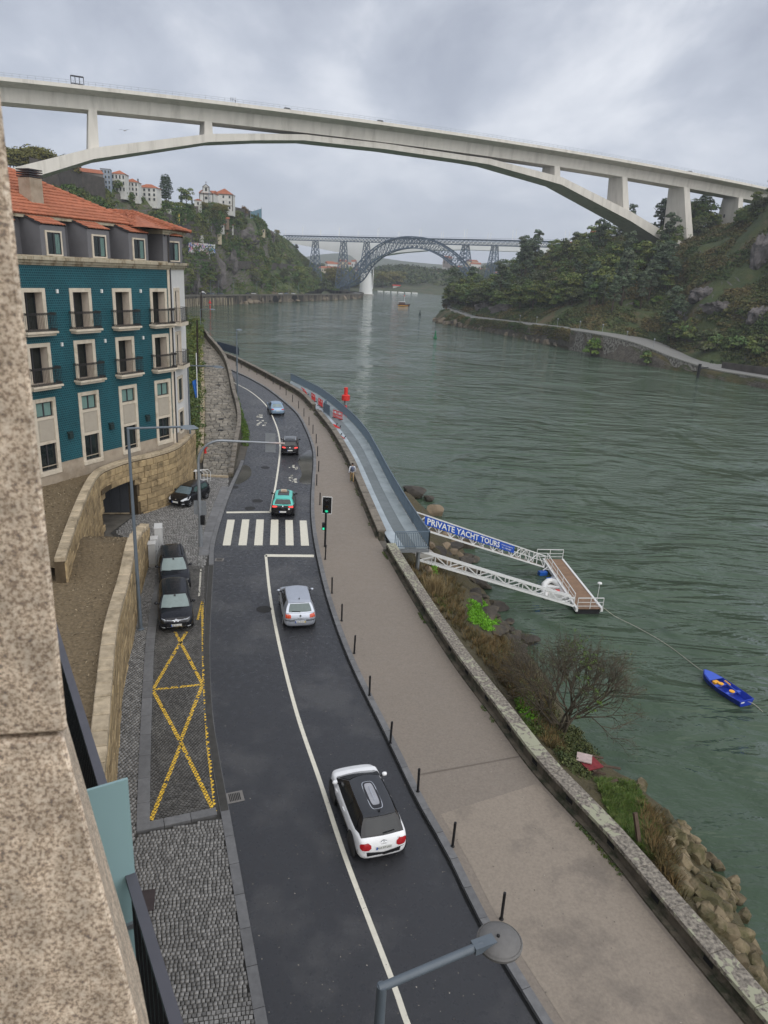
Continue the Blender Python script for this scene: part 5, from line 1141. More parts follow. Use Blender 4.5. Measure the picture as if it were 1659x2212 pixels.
LRd=offset(LWL,9);tag(obj('quay_road',MB().strip([(p[0],p[1],z_+.1)for p,z_ in zip(Li,zt_w)],[(p[0],p[1],z_+.15)for p,z_ in zip(LRd,zt_w)]),M('quay_asphalt',(.10,.10,.10),.8)),'road on top of the left quay wall','road',kind='structure')
Lb=[np.array([p[0],p[1],z_])for p,z_ in zip(offset(LWL,9.5),zt_w)]
LR_px=[(-60,372,320),(60,380,345),(130,386,362),(200,402,385),(270,417,412),(330,433,440),(400,442,468),(450,447,500),(510,458,545),(560,472,600),(580,500,660),(600,512,760),(622,522,860),(650,550,900),(690,584,920),(728,622,900)]
Rg=[at(*q)for q in LR_px]
bs=[np.array(Lb[int(np.interp(k,[0,len(Rg)-1],[12,128]))])for k in range(len(Rg))]
def col_base(q):
 b=np.array([p[0]/p[1]for p in Lb[10:138]]);return np.array(Lb[10+int(np.argmin(abs(b-q[0]/q[1])))])
B0=[col_base(q)for q in Rg]
mid1=[b*.62+r*.38+np.array([0,0,3])for b,r in zip(B0,Rg)];mid2=[b*.25+r*.75+np.array([0,0,3.5])for b,r in zip(B0,Rg)]
bk=[r+np.array([r[0],r[1],0])/np.linalg.norm(r[:2])*60+np.array([0,0,-6])for r in Rg]
GL=hill([B0,mid1,mid2,Rg,bk],130,56,5.0,.025,3)
hill_obj('hillside',GL,m_hillL,'steep left bank hillside with terraces rock and scrub')
RW_px=[(968,676),(934,692),(960,700),(1000,708),(1080,722),(1200,748),(1300,772),(1450,800),(1560,822),(1659,842),(1760,862)]
wy=lambda x:np.interp(x,[968,1000,1080,1200,1300,1450,1659,1760],[445,395,362,312,276,246,209,194])
PLo=[(1760,836),(1659,818),(1600,808),(1540,798),(1500,788),(1440,768),(1400,752),(1350,735),(1290,722),(1200,708),(1130,700),(1060,692),(1018,688),(985,676),(966,668)]
PUp=[(1760,816),(1659,801),(1600,791),(1530,783),(1490,770),(1432,742),(1390,730),(1345,723),(1285,714.5),(1196,702.5),(1128,694.5),(1060,687),(1018,680),(985,669.5),(966,662)]
lo=[at(x,y,wy(x)+3)for x,y in PLo];up=[g(x,y,l[2])for (x,y),l in zip(PUp,lo)]
LO,UP=smoothline(lo,100),smoothline(up,100)
rpath=tag(obj('river_path',MB().strip([p+np.array([0,0,.02])for p in LO],[p+np.array([0,0,.02])for p in UP]),M('pale_path',(.20,.197,.185),.8,var=.1,vs=.3)),'pale footpath along the right bank','path',kind='structure')
WE=smoothline([g(x,y,WZ)for x,y in RW_px[:0:-1]],100)
m_bankR=hill_mat('right_bank_ground',(.036,.048,.016),(.075,.062,.022),(.105,.075,.036),(.15,.13,.105))
BK=np.zeros((10,100,3))
for j in range(10):
 for i in range(100):
  t=j/9;p=np.array([*WE[i][:2],WZ-.6])*(1-t)+LO[i]*t;p[2]+=(LO[i][2]-WZ)*(.28*math.sin(math.pi*t));e=math.sin(math.pi*t);p[:2]+=e*1.6*nz(p[0]*.12,p[1]*.12,5);BK[j,i]=p
hill_obj('river_bank',BK,m_bankR,'overgrown right bank between path and water')
m_rubble=M('rubble_wall_stone',(.24,.225,.20),.85,var=.35,vs=1.4,bump=.08,bs=2.5,col2=(.08,.072,.058),c2=(.48,.56),c2s=1.1)
rw2=thing('river_wall','rubble stone quay wall below the path at the far right','wall',tuple(lo[2]))
k0=44
obj('wall_face',MB().strip([(p[0],p[1]-3.1,WZ-1)for p in LO[:k0]],[(p[0]+.2,p[1]-2.4,p[2]+.02)for p in LO[:k0]]).strip([(p[0]+.2,p[1]-2.4,p[2]+.02)for p in LO[:k0]],[(p[0],p[1]+.3,p[2]+.03)for p in LO[:k0]]),m_rubble,rw2)
obj('tide_band',MB().strip([(p[0],p[1]-3.25,WZ-1)for p in LO[:k0+6]],[(p[0]+.1,p[1]-2.9,WZ+1.1)for p in LO[:k0+6]]),M('tide_stain',(.045,.038,.022),.7,var=.3,vs=.8),rw2)
obj('coping',MB().strip([(p[0],p[1]-2.5,p[2]+.28)for p in LO[:k0]],[(p[0],p[1]-1.7,p[2]+.28)for p in LO[:k0]]).strip([(p[0],p[1]-2.5,p[2]-.1)for p in LO[:k0]],[(p[0],p[1]-2.5,p[2]+.28)for p in LO[:k0]]),M('quay_edge',(.30,.285,.25),.8),rw2)
RB=[p.copy()for p in up]
MD_px=[(1760,560,268),(1659,600,285),(1600,600,295),(1540,570,320),(1500,548,345),(1464,532,372),(1400,575,372),(1350,590,365),(1290,600,372),(1200,618,400),(1130,630,425),(1060,645,445),(1018,652,462),(985,655,470),(966,655,475)]
RD_px=[(1760,340,300),(1659,428,330),(1600,476,372),(1540,492,405),(1500,490,425),(1464,505,440),(1400,508,445),(1350,502,455),(1290,520,470),(1200,541,490),(1130,574,515),(1075,596,530),(1035,614,540),(1005,630,545),(975,646,545)]
Md,Rd=[at(*q)for q in MD_px],[at(*q)for q in RD_px]
m1=[b*.5+r*.5-np.array([0,0,.5])for b,r in zip(RB,Md)]
bkR=[r+np.array([r[0],r[1],0])/np.linalg.norm(r[:2])*70+np.array([0,0,-4])for r in Rd]
GR=hill([RB,m1,Md,Rd,bkR],130,56,4.0,.03,17)
hill_obj('hillside',GR,m_hillR,'steep right bank hillside with woodland scrub and rock')
def bvh_of(G):
 nr,nc=G.shape[:2];return BVHTree.FromPolygons([tuple(p)for p in G.reshape(-1,3)],[(j*nc+i,j*nc+i+1,(j+1)*nc+i+1,(j+1)*nc+i)for j in range(nr-1)for i in range(nc-1)])
HB=[bvh_of(GL),bvh_of(GR),bvh_of(BK)]
def sit(px,py,Y,tol=45):
 """ground under a pixel: along the line of sight if it meets a hill near distance Y, else straight below"""
 d=Vector(ray(px,py)).normalized();best=None
 for b in HB:
  h=b.ray_cast(Vector(EYE),d)
  if h[0]is not None and abs(h[0].y-Y)<tol and (best is None or h[0].y<best.y):best=h[0]
 if best is not None:return np.array(best)
 for dy in range(1,40):
  d=Vector(ray(px,py+dy)).normalized()
  for b in HB:
   h=b.ray_cast(Vector(EYE),d)
   if h[0]is not None and abs(h[0].y-Y)<tol+60:return np.array(h[0])
 p=at(px,py,Y)
 return p
def crown(seed,H_,R_,shape,nleaf,leaf,z0):
 r_=np.random.RandomState(seed);nb={'round':16,'tall':14,'cone':16,'bush':9,'col':10}[shape];C,Rr=[],[]
 for k in range(nb):
  t=(k+.5)/nb;a=r_.rand()*6.28
  if shape in ('round','bush'):d=r_.rand()**.5*R_*.68;z_=z0+(H_-z0)*(.18+.68*r_.rand());z_=z_-.25*(H_-z0)*(d/R_)**2;rr_=R_*r_.uniform(.30,.50)
  elif shape=='tall':d=r_.rand()**.6*R_*.62;z_=z0+(H_-z0)*(.06+.88*t);rr_=R_*r_.uniform(.30,.52)*(1-.35*abs(t-.45))
  elif shape=='cone':d=(1-t)*R_*.55*r_.rand();z_=z0+(H_-z0)*t*.95;rr_=R_*(1-t)*.62+R_*.10
  else:d=R_*.25*r_.rand();z_=z0+(H_-z0)*(.05+.85*t);rr_=R_*(.75-.45*abs(t-.4))
  C.append((d*math.cos(a),d*math.sin(a),z_));Rr.append(rr_)
 K=nleaf//nb;V,T=clumps(C,Rr,K,leaf,.82,seed+1,tint=r_.rand(nb),core=.72);return V,T
def trunk_mb(seed,H_,R_,z0,limbs=5):
 r_=random.Random(seed);mb=MB();b=.035*H_*.5+.06;top=z0+(H_-z0)*.55;pts=[(0,0,-.6)]
 for k in range(1,5):pts.append((r_.uniform(-.12,.12)*k*.4,r_.uniform(-.12,.12)*k*.4,top*k/4))
 mb.tube(pts,[b*1.25,b,b*.8,b*.6,b*.35],7)
 for k in range(limbs):
  a=r_.uniform(0,6.28);zs=z0*.75+(top-z0*.75)*r_.random();e=R_*.7;p0=(0,0,zs);mb.tube([p0,(e*.5*math.cos(a),e*.5*math.sin(a),zs+e*.35),(e*math.cos(a),e*math.sin(a),zs+e*.8)],[b*.45,b*.3,b*.12],5)
 return mb
m_l={'dark':M('wood_leaves',(.068,.124,.036),.55,var=.25,vs=.8,irand=.42,tcol=(.13,.145,.03),spec=.3),'olive':M('olive_leaves',(.062,.086,.028),.6,var=.25,vs=.8,irand=.4,tcol=(.090,.095,.045),spec=.3),'blue':M('eucalyptus_leaves',(.066,.100,.050),.55,var=.25,vs=.8,irand=.4,tcol=(.085,.105,.060),spec=.35),'bright':M('bright_leaves',(.070,.140,.018),.55,var=.25,vs=1,irand=.35,tcol=(.12,.17,.02),spec=.35),'conif':M('conifer_needles',(.022,.044,.018),.6,var=.25,vs=1,irand=.4,tcol=(.028,.045,.018),spec=.3),'autumn':M('autumn_leaves',(.135,.115,.022),.6,var=.25,vs=1,irand=.4,tcol=(.10,.105,.022),spec=.3),'rust':M('rusty_leaves',(.16,.085,.028),.65,var=.25,vs=1,irand=.4,tcol=(.15,.11,.04),spec=.3)}
PROTO={}
def proto(kind,H_,R_,shape,z0,mt,nleaf=1500,leaf=.42,seeds=(1,2,3)):
 PROTO[kind]=[(mesh_of('trunk',trunk_mb(s,H_,R_,z0),m_bark,True),quads_mesh('crown',*(lambda VT:(VT[0],m_l[mt],VT[1]))(crown(s*7+len(kind),H_,R_,shape,nleaf,leaf,z0))))for s in seeds]
proto('broad',11,5.2,'round',2.4,'dark',1900,.44,(1,2,3,4));proto('olive',9,4.4,'round',1.8,'olive',1600,.42);proto('euca',17,4.6,'tall',5.0,'blue',2000,.42);proto('bright',6,3.2,'bush',.6,'bright',900,.38,(1,2))
proto('cypress',14,2.6,'cone',.8,'conif',1500,.36,(1,2));proto('oval',15,5.2,'col',1.0,'conif',2600,.40,(1,));proto('autumn',10,5.5,'round',3.0,'autumn',1700,.42);proto('rust',9,3.6,'round',2,'rust',1100,.36,(1,));proto('bush',3.4,2.4,'bush',.1,'dark',620,.34);proto('obush',3.0,2.3,'bush',.1,'olive',560,.34)
def tree(nm,kind,p,s,label,group=None,seed=0,cat='tree'):
 tr,cw=PROTO[kind][seed%len(PROTO[kind])];t=thing(nm,label,cat,(p[0],p[1],p[2]),random.uniform(0,6.28),group)
 t.scale=(s*random.uniform(.92,1.1),s*random.uniform(.92,1.1),s)
 a=link('trunk',tr,t);b=link('crown',cw,t);return t
rr=random.Random(77)
def wood(G,n,u0,u1,v0,v1,kinds,smin,smax,label,group,nm,cond=None):
 k=0
 while k<n:
  u,v=rr.uniform(u0,u1),rr.uniform(v0,v1);p=hp(G,u,v)
  if cond and not cond(u,v,p):k+=.2;continue
  tree(nm,rr.choice(kinds),p,rr.uniform(smin,smax),label,group,rr.randrange(9));k+=1
wood(GR,130,.36,.99,.12,.76,['broad','broad','olive','broad','euca'],.85,1.45,'green tree in the dense wood on the right bank slope','trees of the right bank wood','broadleaf_tree')
wood(GR,16,.34,.58,.14,.40,['euca','euca','broad'],.8,1.05,'tall grey green eucalyptus on the right bank slope','eucalyptus trees on the right bank','eucalyptus_tree')
wood(GR,26,.02,.36,.68,.76,['broad','olive','broad'],.5,.75,'small dark tree on the crest of the right hill','trees along the right crest','broadleaf_tree')
wood(GR,26,.40,.80,.68,.76,['broad','olive'],.55,.85,'tree on the skyline of the right bank wood','skyline trees of the right bank','broadleaf_tree')
def tip(px,py,Y,kind,s,label,nm='tree',cat='tree',sd=0):tree(nm,kind,sit(px,py,Y),s,label,None,sd,cat)
tip(1443,738,262,'euca',1.28,'lone tall eucalyptus with a bare reddish trunk above the right bank path','eucalyptus_tree',sd=1)
tip(1518,482,405,'cypress',.95,'pointed dark conifer between two bridge piers on the right crest','conifer_tree');tip(1545,486,405,'broad',.45,'small round tree beside the pointed conifer on the right crest','broadleaf_tree')
tip(1275,770,279,'bright',1.25,'bright yellow green shrub on the right bank above the water','shrub','shrub');tip(1398,786,256,'bush',1.5,'round green bush on the bank beside the right quay wall','bush','bush')
tip(1416,660,300,'bright',.8,'light green sapling beside the tall eucalyptus','sapling','tree',1);tip(1375,665,305,'bright',.6,'small light green sapling left of the tall eucalyptus','sapling','tree')
for k in range(26):
 u,v=rr.uniform(.0,.26),rr.uniform(.03,.10);tree('bush',rr.choice(['bush','bush','obush']),hp(GR,u,v),rr.uniform(1.2,2.0),'dense bush just above the right bank path','bushes above the right path',rr.randrange(3),'bush')
wood(GL,46,.34,.97,.03,.30,['broad','olive','broad','bright'],.55,1.0,'green tree on the lower left cliff above the quay road','trees on the lower left cliff','broadleaf_tree')
wood(GL,26,.30,.90,.30,.72,['broad','olive'],.4,.75,'small tree among the terraces of the left hillside','trees among the left terraces','broadleaf_tree')
for k in range(22):
 x=10+k*7.0;tree('plane_tree','autumn',sit(x,374+x*.14,350+x*.12),rr.uniform(.95,1.35),f'yellowing plane tree on the left hilltop terrace, {words_[k]} from the left','plane trees on the left hilltop',k)
tip(359,438,455,'oval',1.02,'large dark oval tree on the left skyline','evergreen_tree');tip(300,422,432,'cypress',.72,'thin conifer on the left skyline behind the white houses','conifer_tree',sd=1);tip(392,436,475,'cypress',.55,'small pointed conifer left of the church','conifer_tree')
tip(254,392,425,'broad',.62,'umbrella shaped pine rising behind the white houses','pine_tree');tip(403,446,478,'broad',1.0,'wide dark green tree left of the church','broadleaf_tree',sd=2);tip(415,440,480,'cypress',.42,'short dark conifer beside the church','conifer_tree')
for k,px in enumerate((440,455,470,484)):tip(px,458+k*1.2,478+k*6,['autumn','broad','autumn','autumn'][k],.62,['yellow green tree in front of the church door','dark green tree in front of the church','yellow green tree before the white manor','rightmost yellow green tree before the white manor'][k],'broadleaf_tree',sd=k)
tip(530,470,555,'rust',1.0,'rust coloured autumn tree at the end of the left hilltop wall','broadleaf_tree');tip(541,545,575,'broad',1.5,'big dark round tree on the left hillside below the rust coloured one','broadleaf_tree',sd=1);tip(598,505,690,'autumn',.7,'small tree beside the end of the iron bridge','tree')
tip(642,622,640,'broad',1.6,'large dark tree beside the left iron tower','broadleaf_tree',sd=3)
def cover(G,n,r0,r1,K,leaf,seed,vmax=.80,keep=None):
 r_=np.random.RandomState(seed);C=[]
 while len(C)<n:
  u,v=r_.rand(),r_.rand()**.9*vmax;p=hp(G,u,v)
  a=nz(p[0]*.045,p[1]*.045,p[2]*.06+seed,4)
  if a<-.25+.1*r_.rand():continue
  if keep and not keep(u,v):continue
  C.append(p)
 C=np.array(C);t=np.clip(.45+np.array([nz(p[0]*.08,p[1]*.08,p[2]*.1+31,3)for p in C])*1.1+r_.uniform(-.25,.25,n),0,1)
 return clumps(C,r_.uniform(r0,r1,n),K,leaf,.65,seed,tint=t,core=.6)
m_covR=M('scrub_leaves',(.056,.086,.028),.7,var=.3,vs=.25,irand=.45,tcol=(.125,.098,.040),spec=.2);m_covL=M('hillside_leaves',(.052,.100,.024),.7,var=.3,vs=.2,irand=.45,tcol=(.125,.135,.036),spec=.2)
V,T=cover(GR,10500,.9,2.5,30,.44,41);tag(link('hillside_scrub',quads_mesh('hillside_scrub',V,m_covR,T)),'scrub bracken and ivy over the right hillside','scrub',kind='stuff')
V,T=cover(GL,10500,1.0,3.0,30,.55,43);tag(link('hillside_scrub',quads_mesh('hillside_scrub',V,m_covL,T)),'ivy and scrub over the left hillside','scrub',kind='stuff')
V,T=cover(BK,1300,.5,1.3,36,.26,45,.97,keep=lambda u,v:u>.43 and v>.25);tag(link('bank_scrub',quads_mesh('bank_scrub',V,m_covR,T)),'ivy and scrub hanging over the right river bank','scrub',kind='stuff')
rr=random.Random(5)
for k in range(30):
 i=int(rr.uniform(46,99));p=WE[i];rock((p[0]+rr.uniform(-.5,1.5),p[1]+rr.uniform(0,2),WZ),(rr.uniform(1.2,3.2)*(1.5 if i>80 else 1),rr.uniform(1,2.2),rr.uniform(.8,2.2)*(1.6 if i>80 else 1)),rr.uniform(0,3),'brown rock at the waterline of the right bank','rocks along the right bank',k)
def outcrop(G,u,v,s,rz,label,sd):
 p=hp(G,u,v);rock((p[0],p[1]+s[1]*.3,p[2]-s[2]*.2),s,rz,label,None,sd,me=big_me[sd%3],sink=.5)
big_me=[mesh_of('rock',rock_mb(60+k,16,5,.30),M('grey_cliff_rock',(.135,.122,.118),.85,var=.4,vs=.3,bump=.3,bs=.8,col2=(.055,.050,.044),c2s=.18,orand=.1),30)for k in range(3)]
for a in [(1520,640,282,(9,5,5),.3,'wide grey rock outcrop on the right slope above the bushes'),(1570,668,272,(8,4,3.5),-.4,'slanting grey rock slab on the right slope'),(1640,690,262,(6,4,6),.2,'grey rock outcrop at the right edge low on the slope'),(1655,560,290,(9,6,14),.5,'tall dark rock face at the right edge of the picture'),(1460,672,300,(4,3,2.5),1,'small rock outcrop beside the eucalyptus trunk'),(1095,672,380,(9,5,5.5),.2,'pale rock face above the right path near the tip'),(1050,665,400,(6,5,4),.2,'brown rock face above the right path left of the pale one'),(470,588,445,(7,4,14),.1,'grey rock cliff on the left bank behind the quay'),(498,575,462,(6,4,16),.4,'tall pale rock buttress on the left bank'),(525,518,560,(14,6,12),.2,'rock face below the big round tree on the left hillside'),(583,512,640,(7,5,7),.2,'rocky end of the left hilltop'),(420,600,410,(4,3,10),.3,'narrow rock cliff behind the quay nearest the building')]:
 p=sit(*a[:3]);rock((p[0],p[1]+a[3][1]*.45,p[2]),a[3],a[4],a[5],None,0,me=big_me[len(a[5])%3],sink=.5)
# HOUSES, FAR BANK, HAZE
m_h={'white':M('house_white',(.60,.59,.56),.85,var=.10,vs=.5,col2=(.42,.39,.34),c2=(.55,.75),c2s=.3),'grey':M('house_grey',(.19,.17,.155),.85,var=.2,vs=.4),'cream':M('house_cream',(.52,.45,.32),.85,var=.12,vs=.4),'blue':M('house_blue',(.28,.33,.40),.8,var=.12,vs=.4),'brown':M('house_brown',(.24,.18,.13),.85,var=.2,vs=.5),'yellow':M('house_yellow',(.60,.46,.10),.8,var=.12,vs=.4),'stone':M('dark_terrace_stone',(.075,.066,.058),.9,var=.4,vs=.4,bump=.1,bs=1.2),'green':M('house_green',(.42,.46,.33),.85,var=.1,vs=.4)}
m_hroof=M('hill_roof_tile',(.30,.105,.055),.8,var=.25,vs=.8,bump=.03,bs=2,orand=.15);m_hwin=M('far_window',(.05,.055,.06),.2,var=.3,vs=.5)
def house(px,py,Y,w_,d_,h_,col,roof,rows,cols,label,turn=0.0,nm='house',rh=None,up=0.0,snap=True,cat='house'):
 p=sit(px,py,Y)if snap else at(px,py,Y);be=-math.atan2(p[0],p[1])+turn;t=thing(nm,label,cat,(p[0],p[1],p[2]+up),be);t.scale=(.88,.88,.84)
 L=lambda n_,m_,mt,par=None:obj(n_,m_,mt,par or t,local=True)
 L('wall',MB().box((0,d_/2,h_/2-2),(w_,d_,h_+4)),m_h[col]);rh=rh or d_*.28;o=.5
 if roof=='hip':
  k=min(w_,d_)/2+o;a,b=w_/2+o,d_+o;r0=-a+k if w_>d_ else 0;r1=-r0
  L('roof',MB().add([(-a,-o,h_),(a,-o,h_),(a,b,h_),(-a,b,h_),(r0 if w_>d_ else 0,d_/2,h_+rh),(r1 if w_>d_ else 0,d_/2+.01,h_+rh)],[(0,1,5,4),(1,2,5),(2,3,4,5),(3,0,4),(3,2,1,0)]),m_hroof)
 elif roof=='gable':
  a,b=w_/2+o,d_+o;L('roof',MB().add([(-a,-o,h_),(a,-o,h_),(a,b,h_),(-a,b,h_),(-a,d_/2,h_+rh),(a,d_/2,h_+rh)],[(0,1,5,4),(2,3,4,5),(1,2,5),(3,0,4),(3,2,1,0)]),m_hroof)
 elif roof=='flat':L('roof',MB().box((0,d_/2,h_+.15),(w_+.4,d_+.4,.3)),m_h['grey'])
 for r in range(rows):
  for c in range(cols):
   x=-w_/2+w_*(c+.5)/cols;z_=h_*(r+.5)/rows;ww,hh=min(1.2,w_/cols*.42),min(1.9,h_/rows*.55)
   f=L('window',MB().box((x,-.05,z_),(ww,.1,hh)),m_hwin);L('lintel',MB().box((x,-.04,z_+hh/2+.12),(ww+.4,.16,.22)),m_conc2,f);L('sill',MB().box((x,-.04,z_-hh/2-.12),(ww+.4,.2,.2)),m_conc2,f)
 return t
house(197,384,405,14,9,7.5,'grey','gable',0,0,'blank grey gabled house at the left end of the hilltop row',.3);house(230,402,408,5.4,9,11.5,'blue','flat',4,3,'narrow tall pale blue house in the hilltop row',-.1)
house(257,415,412,8,9,10.5,'white','hip',3,4,'white three storey house with a red roof in the hilltop row',-.25);house(284,424,422,8.4,9,8.5,'white','hip',3,4,'white house with tall windows right of the taller white one',-.25);house(200,401,392,9,6,3.6,'cream','gable',1,2,'low cottage with a red roof above the dark terrace wall',.2)
house(318,435,436,12.5,9,8.5,'white','hip',3,4,'white and brown house with a red roof left of the big oval tree',-.35);house(428,444,478,5,5,4.2,'white','hip',1,1,'small white outbuilding with a red roof beside the church')
ch=house(446,445,487,10.5,16,11.5,'white','gable',0,0,'white baroque church with stone trim and a bell gable on the hilltop',-.25,'church',3,cat='church')
m_trim=M('granite_trim',(.14,.125,.115),.85,var=.2,vs=.5);L=lambda n_,m_,mt,par=None:obj(n_,m_,mt,par or ch,local=True)
for x in (-5.1,-1.9,1.9,5.1):L('pilaster',MB().box((x,-.08,5.5),(.55,.3,12)),m_trim)
L('cornice',MB().box((0,-.12,10.6),(11,.5,.6)),m_trim)
L('bell_gable',MB().add([(-4.6,0,10.8),(4.6,0,10.8),(3.9,0,12.4),(2.5,0,13.3),(2.4,0,16.4),(0,0,18.6),(-2.4,0,16.4),(-2.5,0,13.3),(-3.9,0,12.4)]+[(x,1.0,z_)for x,z_ in ((-4.6,10.8),(4.6,10.8),(3.9,12.4),(2.5,13.3),(2.4,16.4),(0,18.6),(-2.4,16.4),(-2.5,13.3),(-3.9,12.4))],[tuple(range(9)),tuple(range(17,8,-1))]+[(i,(i+1)%9+0,9+(i+1)%9,9+i)[::-1]for i in range(9)]),m_h['white'])
for a,b in (((-4.6,10.8),(-3.9,12.4)),((-3.9,12.4),(-2.5,13.3)),((-2.5,13.3),(-2.4,16.4)),((-2.7,16.4),(0,18.7)),((0,18.7),(2.7,16.4)),((2.4,16.4),(2.5,13.3)),((2.5,13.3),(3.9,12.4)),((3.9,12.4),(4.6,10.8)),((-2.6,16.3),(2.6,16.3))):L('trim',MB().bar((a[0],-.1,a[1]),(b[0],-.1,b[1]),.35,.4),m_trim)
L('belfry_opening',MB().box((0,-.1,14.4),(1.3,.2,2.6)),m_dark);L('cross',MB().bar((0,.3,18.6),(0,.3,21),.25).bar((-.6,.3,20.2),(.6,.3,20.2),.25),m_trim);L('door_window',MB().box((0,-.06,7.4),(2.0,.15,2.2)),m_hwin)
ch.scale=(.84,.84,.72);mn=house(483,452,490,13.5,13,13.0,'white','hip',3,3,'white manor house with a red pyramid roof beside the church',-.15,'manor_house',5.0)
for x in (-6.6,6.6):obj('pilaster',MB().box((x,-.1,6.3),(.7,.3,13.4)),m_trim,mn,local=True)
obj('cornice',MB().box((0,-.1,12.7),(14.4,.6,.7)),m_trim,mn,local=True);mn.scale=(.92,.92,.78);obj('string_course',MB().box((0,-.1,3.9),(13.5,.35,.4)),m_trim,mn,local=True)
for a in [(380,470,470,5,4,3.2,'yellow','flat',0,0,'small bright yellow hut below the oval tree'),(396,472,472,4,4,3,'brown','flat',0,0,'brown hut right of the yellow hut'),(482,484,520,9,6,4,'brown','gable',1,2,'brown ruined house with a tile roof on the terraces'),(476,494,515,6,4,3,'white','gable',1,2,'low white cottage left on the terraces below the manor'),(496,496,517,6,4,3.4,'white','gable',1,2,'white cottage with a brown roof right on the terraces'),(470,516,510,6,4,4,'cream','flat',0,0,'cream ruin wall above the graffiti rocks'),(484,515,512,5,4,3.4,'brown','gable',0,0,'orange roofed shed above the graffiti rocks'),(512,510,535,4,4,4.4,'grey','flat',1,1,'small grey stone shed on the terraces'),(562,503,605,9,4,3.2,'cream','flat',1,3,'long cream shed near the end of the left hill'),(360,462,462,6,3,3,'white','flat',0,0,'small white shed on the slope below the oval tree'),(445,478,490,4,3,2.4,'white','flat',0,0,'tiny white hut beside the pylon'),(432,516,490,5,3,2.6,'white','flat',0,0,'tiny white shed above the graffiti wall')]:house(*a)
house(1297,512,462,12,8,5.2,'green','gable',1,3,'pale green house with a red roof on the right skyline',.2);house(1228,530,480,6,5,3,'cream','gable',1,1,'small cream house low in the right wood',.2)
def terrace(pts,hgt,label,mat=None,dep=2.0):
 P=[sit(*p,tol=60)for p in pts];t=thing('terrace_wall',label,'wall',tuple(P[len(P)//2]));mb=MB()
 for k in range(len(P)-1):
  a,b=P[k].copy(),P[k+1].copy();a[1]-=.8;b[1]-=.8;mb.add([(*a[:2],a[2]-3),(*b[:2],b[2]-3),(*b[:2],b[2]+hgt),(*a[:2],a[2]+hgt),(a[0],a[1]+dep,a[2]+hgt),(b[0],b[1]+dep,b[2]+hgt)],[(0,1,2,3),(3,2,5,4)])
 obj('face',mb,mat or m_h['stone'],t);return t
terrace([(70,396,345),(130,408,358),(180,420,370),(230,432,384)],10,'high dark retaining wall under the plane trees on the left');terrace([(355,478,452),(390,490,462),(420,498,470)],5,'dark terrace wall below the yellow hut');terrace([(395,502,470),(450,505,490),(525,508,530)],4,'long dark terrace wall across the left hillside');terrace([(500,462,525),(530,468,550),(560,476,585)],5,'dark wall along the top of the left hill end');terrace([(380,566,425),(470,570,460),(560,572,520),(640,576,610)],2.2,'ivy topped wall halfway up the left cliff')
def graffiti(nm,hue):
 m,nt,b=nodes_of(nm);Lk=nt.links.new;pos=N(nt,'ShaderNodeTexCoord').outputs['Object'];v=N(nt,'ShaderNodeTexVoronoi');v.inputs['Scale'].default_value=.9;Lk(pos,v.inputs['Vector']);r=N(nt,'ShaderNodeValToRGB');r.color_ramp.interpolation='CONSTANT';e=r.color_ramp.elements
 e[0].color=(.55,.55,.55,1);e[1].position=.3;e[1].color=(*hue,1)
 for p_,c in ((.45,(.62,.6,.6,1)),(.6,(.12,.16,.42,1)),(.75,(.05,.05,.06,1)),(.86,(.5,.45,.42,1))):k=e.new(p_);k.color=c
 sx=N(nt,'ShaderNodeSeparateColor');Lk(v.outputs['Color'],sx.inputs[0]);Lk(sx.outputs[0],r.inputs[0]);Lk(r.outputs[0],b.inputs['Base Color']);b.inputs['Roughness'].default_value=.8;return m
mg1,mg2=graffiti('graffiti_paint_pink',(.55,.22,.28)),graffiti('graffiti_paint_blue',(.06,.30,.45))
terrace([(408,540,448),(440,542,458),(455,543,462)],4.5,'graffiti covered wall in pink and grey on the left cliff',mg1);terrace([(452,552,455),(466,553,462)],7,'tall graffiti panel in white and blue on the left cliff',mg2);terrace([(373,456,470),(396,457,474)],3,'white graffiti wall below the oval tree',mg2)
p=sit(454,500,500);t=thing('lattice_mast','thin grey lattice mast on the slope below the church','mast',tuple(p));mb=MB()
for k in range(10):
 a,b=k*2.6,(k+1)*2.6;w0,w1=1.0-k*.07,1.0-(k+1)*.07
 for sx in (-1,1):mb.bar(p+np.array([sx*w0,0,a]),p+np.array([sx*w1,0,b]),.22);mb.bar(p+np.array([-sx*w0,0,a]),p+np.array([sx*w1,0,b]),.15)
obj('lattice',mb,m_steel,t)
p,q=sit(541,472,560),sit(565,476,590);t=thing('mesh_fence','blue green mesh screen at the end of the left hilltop','fence',tuple(p));z=np.array([0,0,1.0])
obj('screen',MB().add([tuple(p),tuple(q),tuple(q+z*9),tuple(p+z*4.5)],[(0,1,2,3)]),M('blue_mesh',(.13,.24,.30),.7),t)
for k in range(4):a=p+(q-p)*k/3;obj('post',MB().bar(a,a+z*(5.5+4.5*k/3),.3),m_steel,t)
m_cc=[M('far_car_white',(.6,.6,.6),.3),M('far_car_dark',(.03,.035,.04),.3),M('far_car_blue',(.14,.18,.24),.3)]
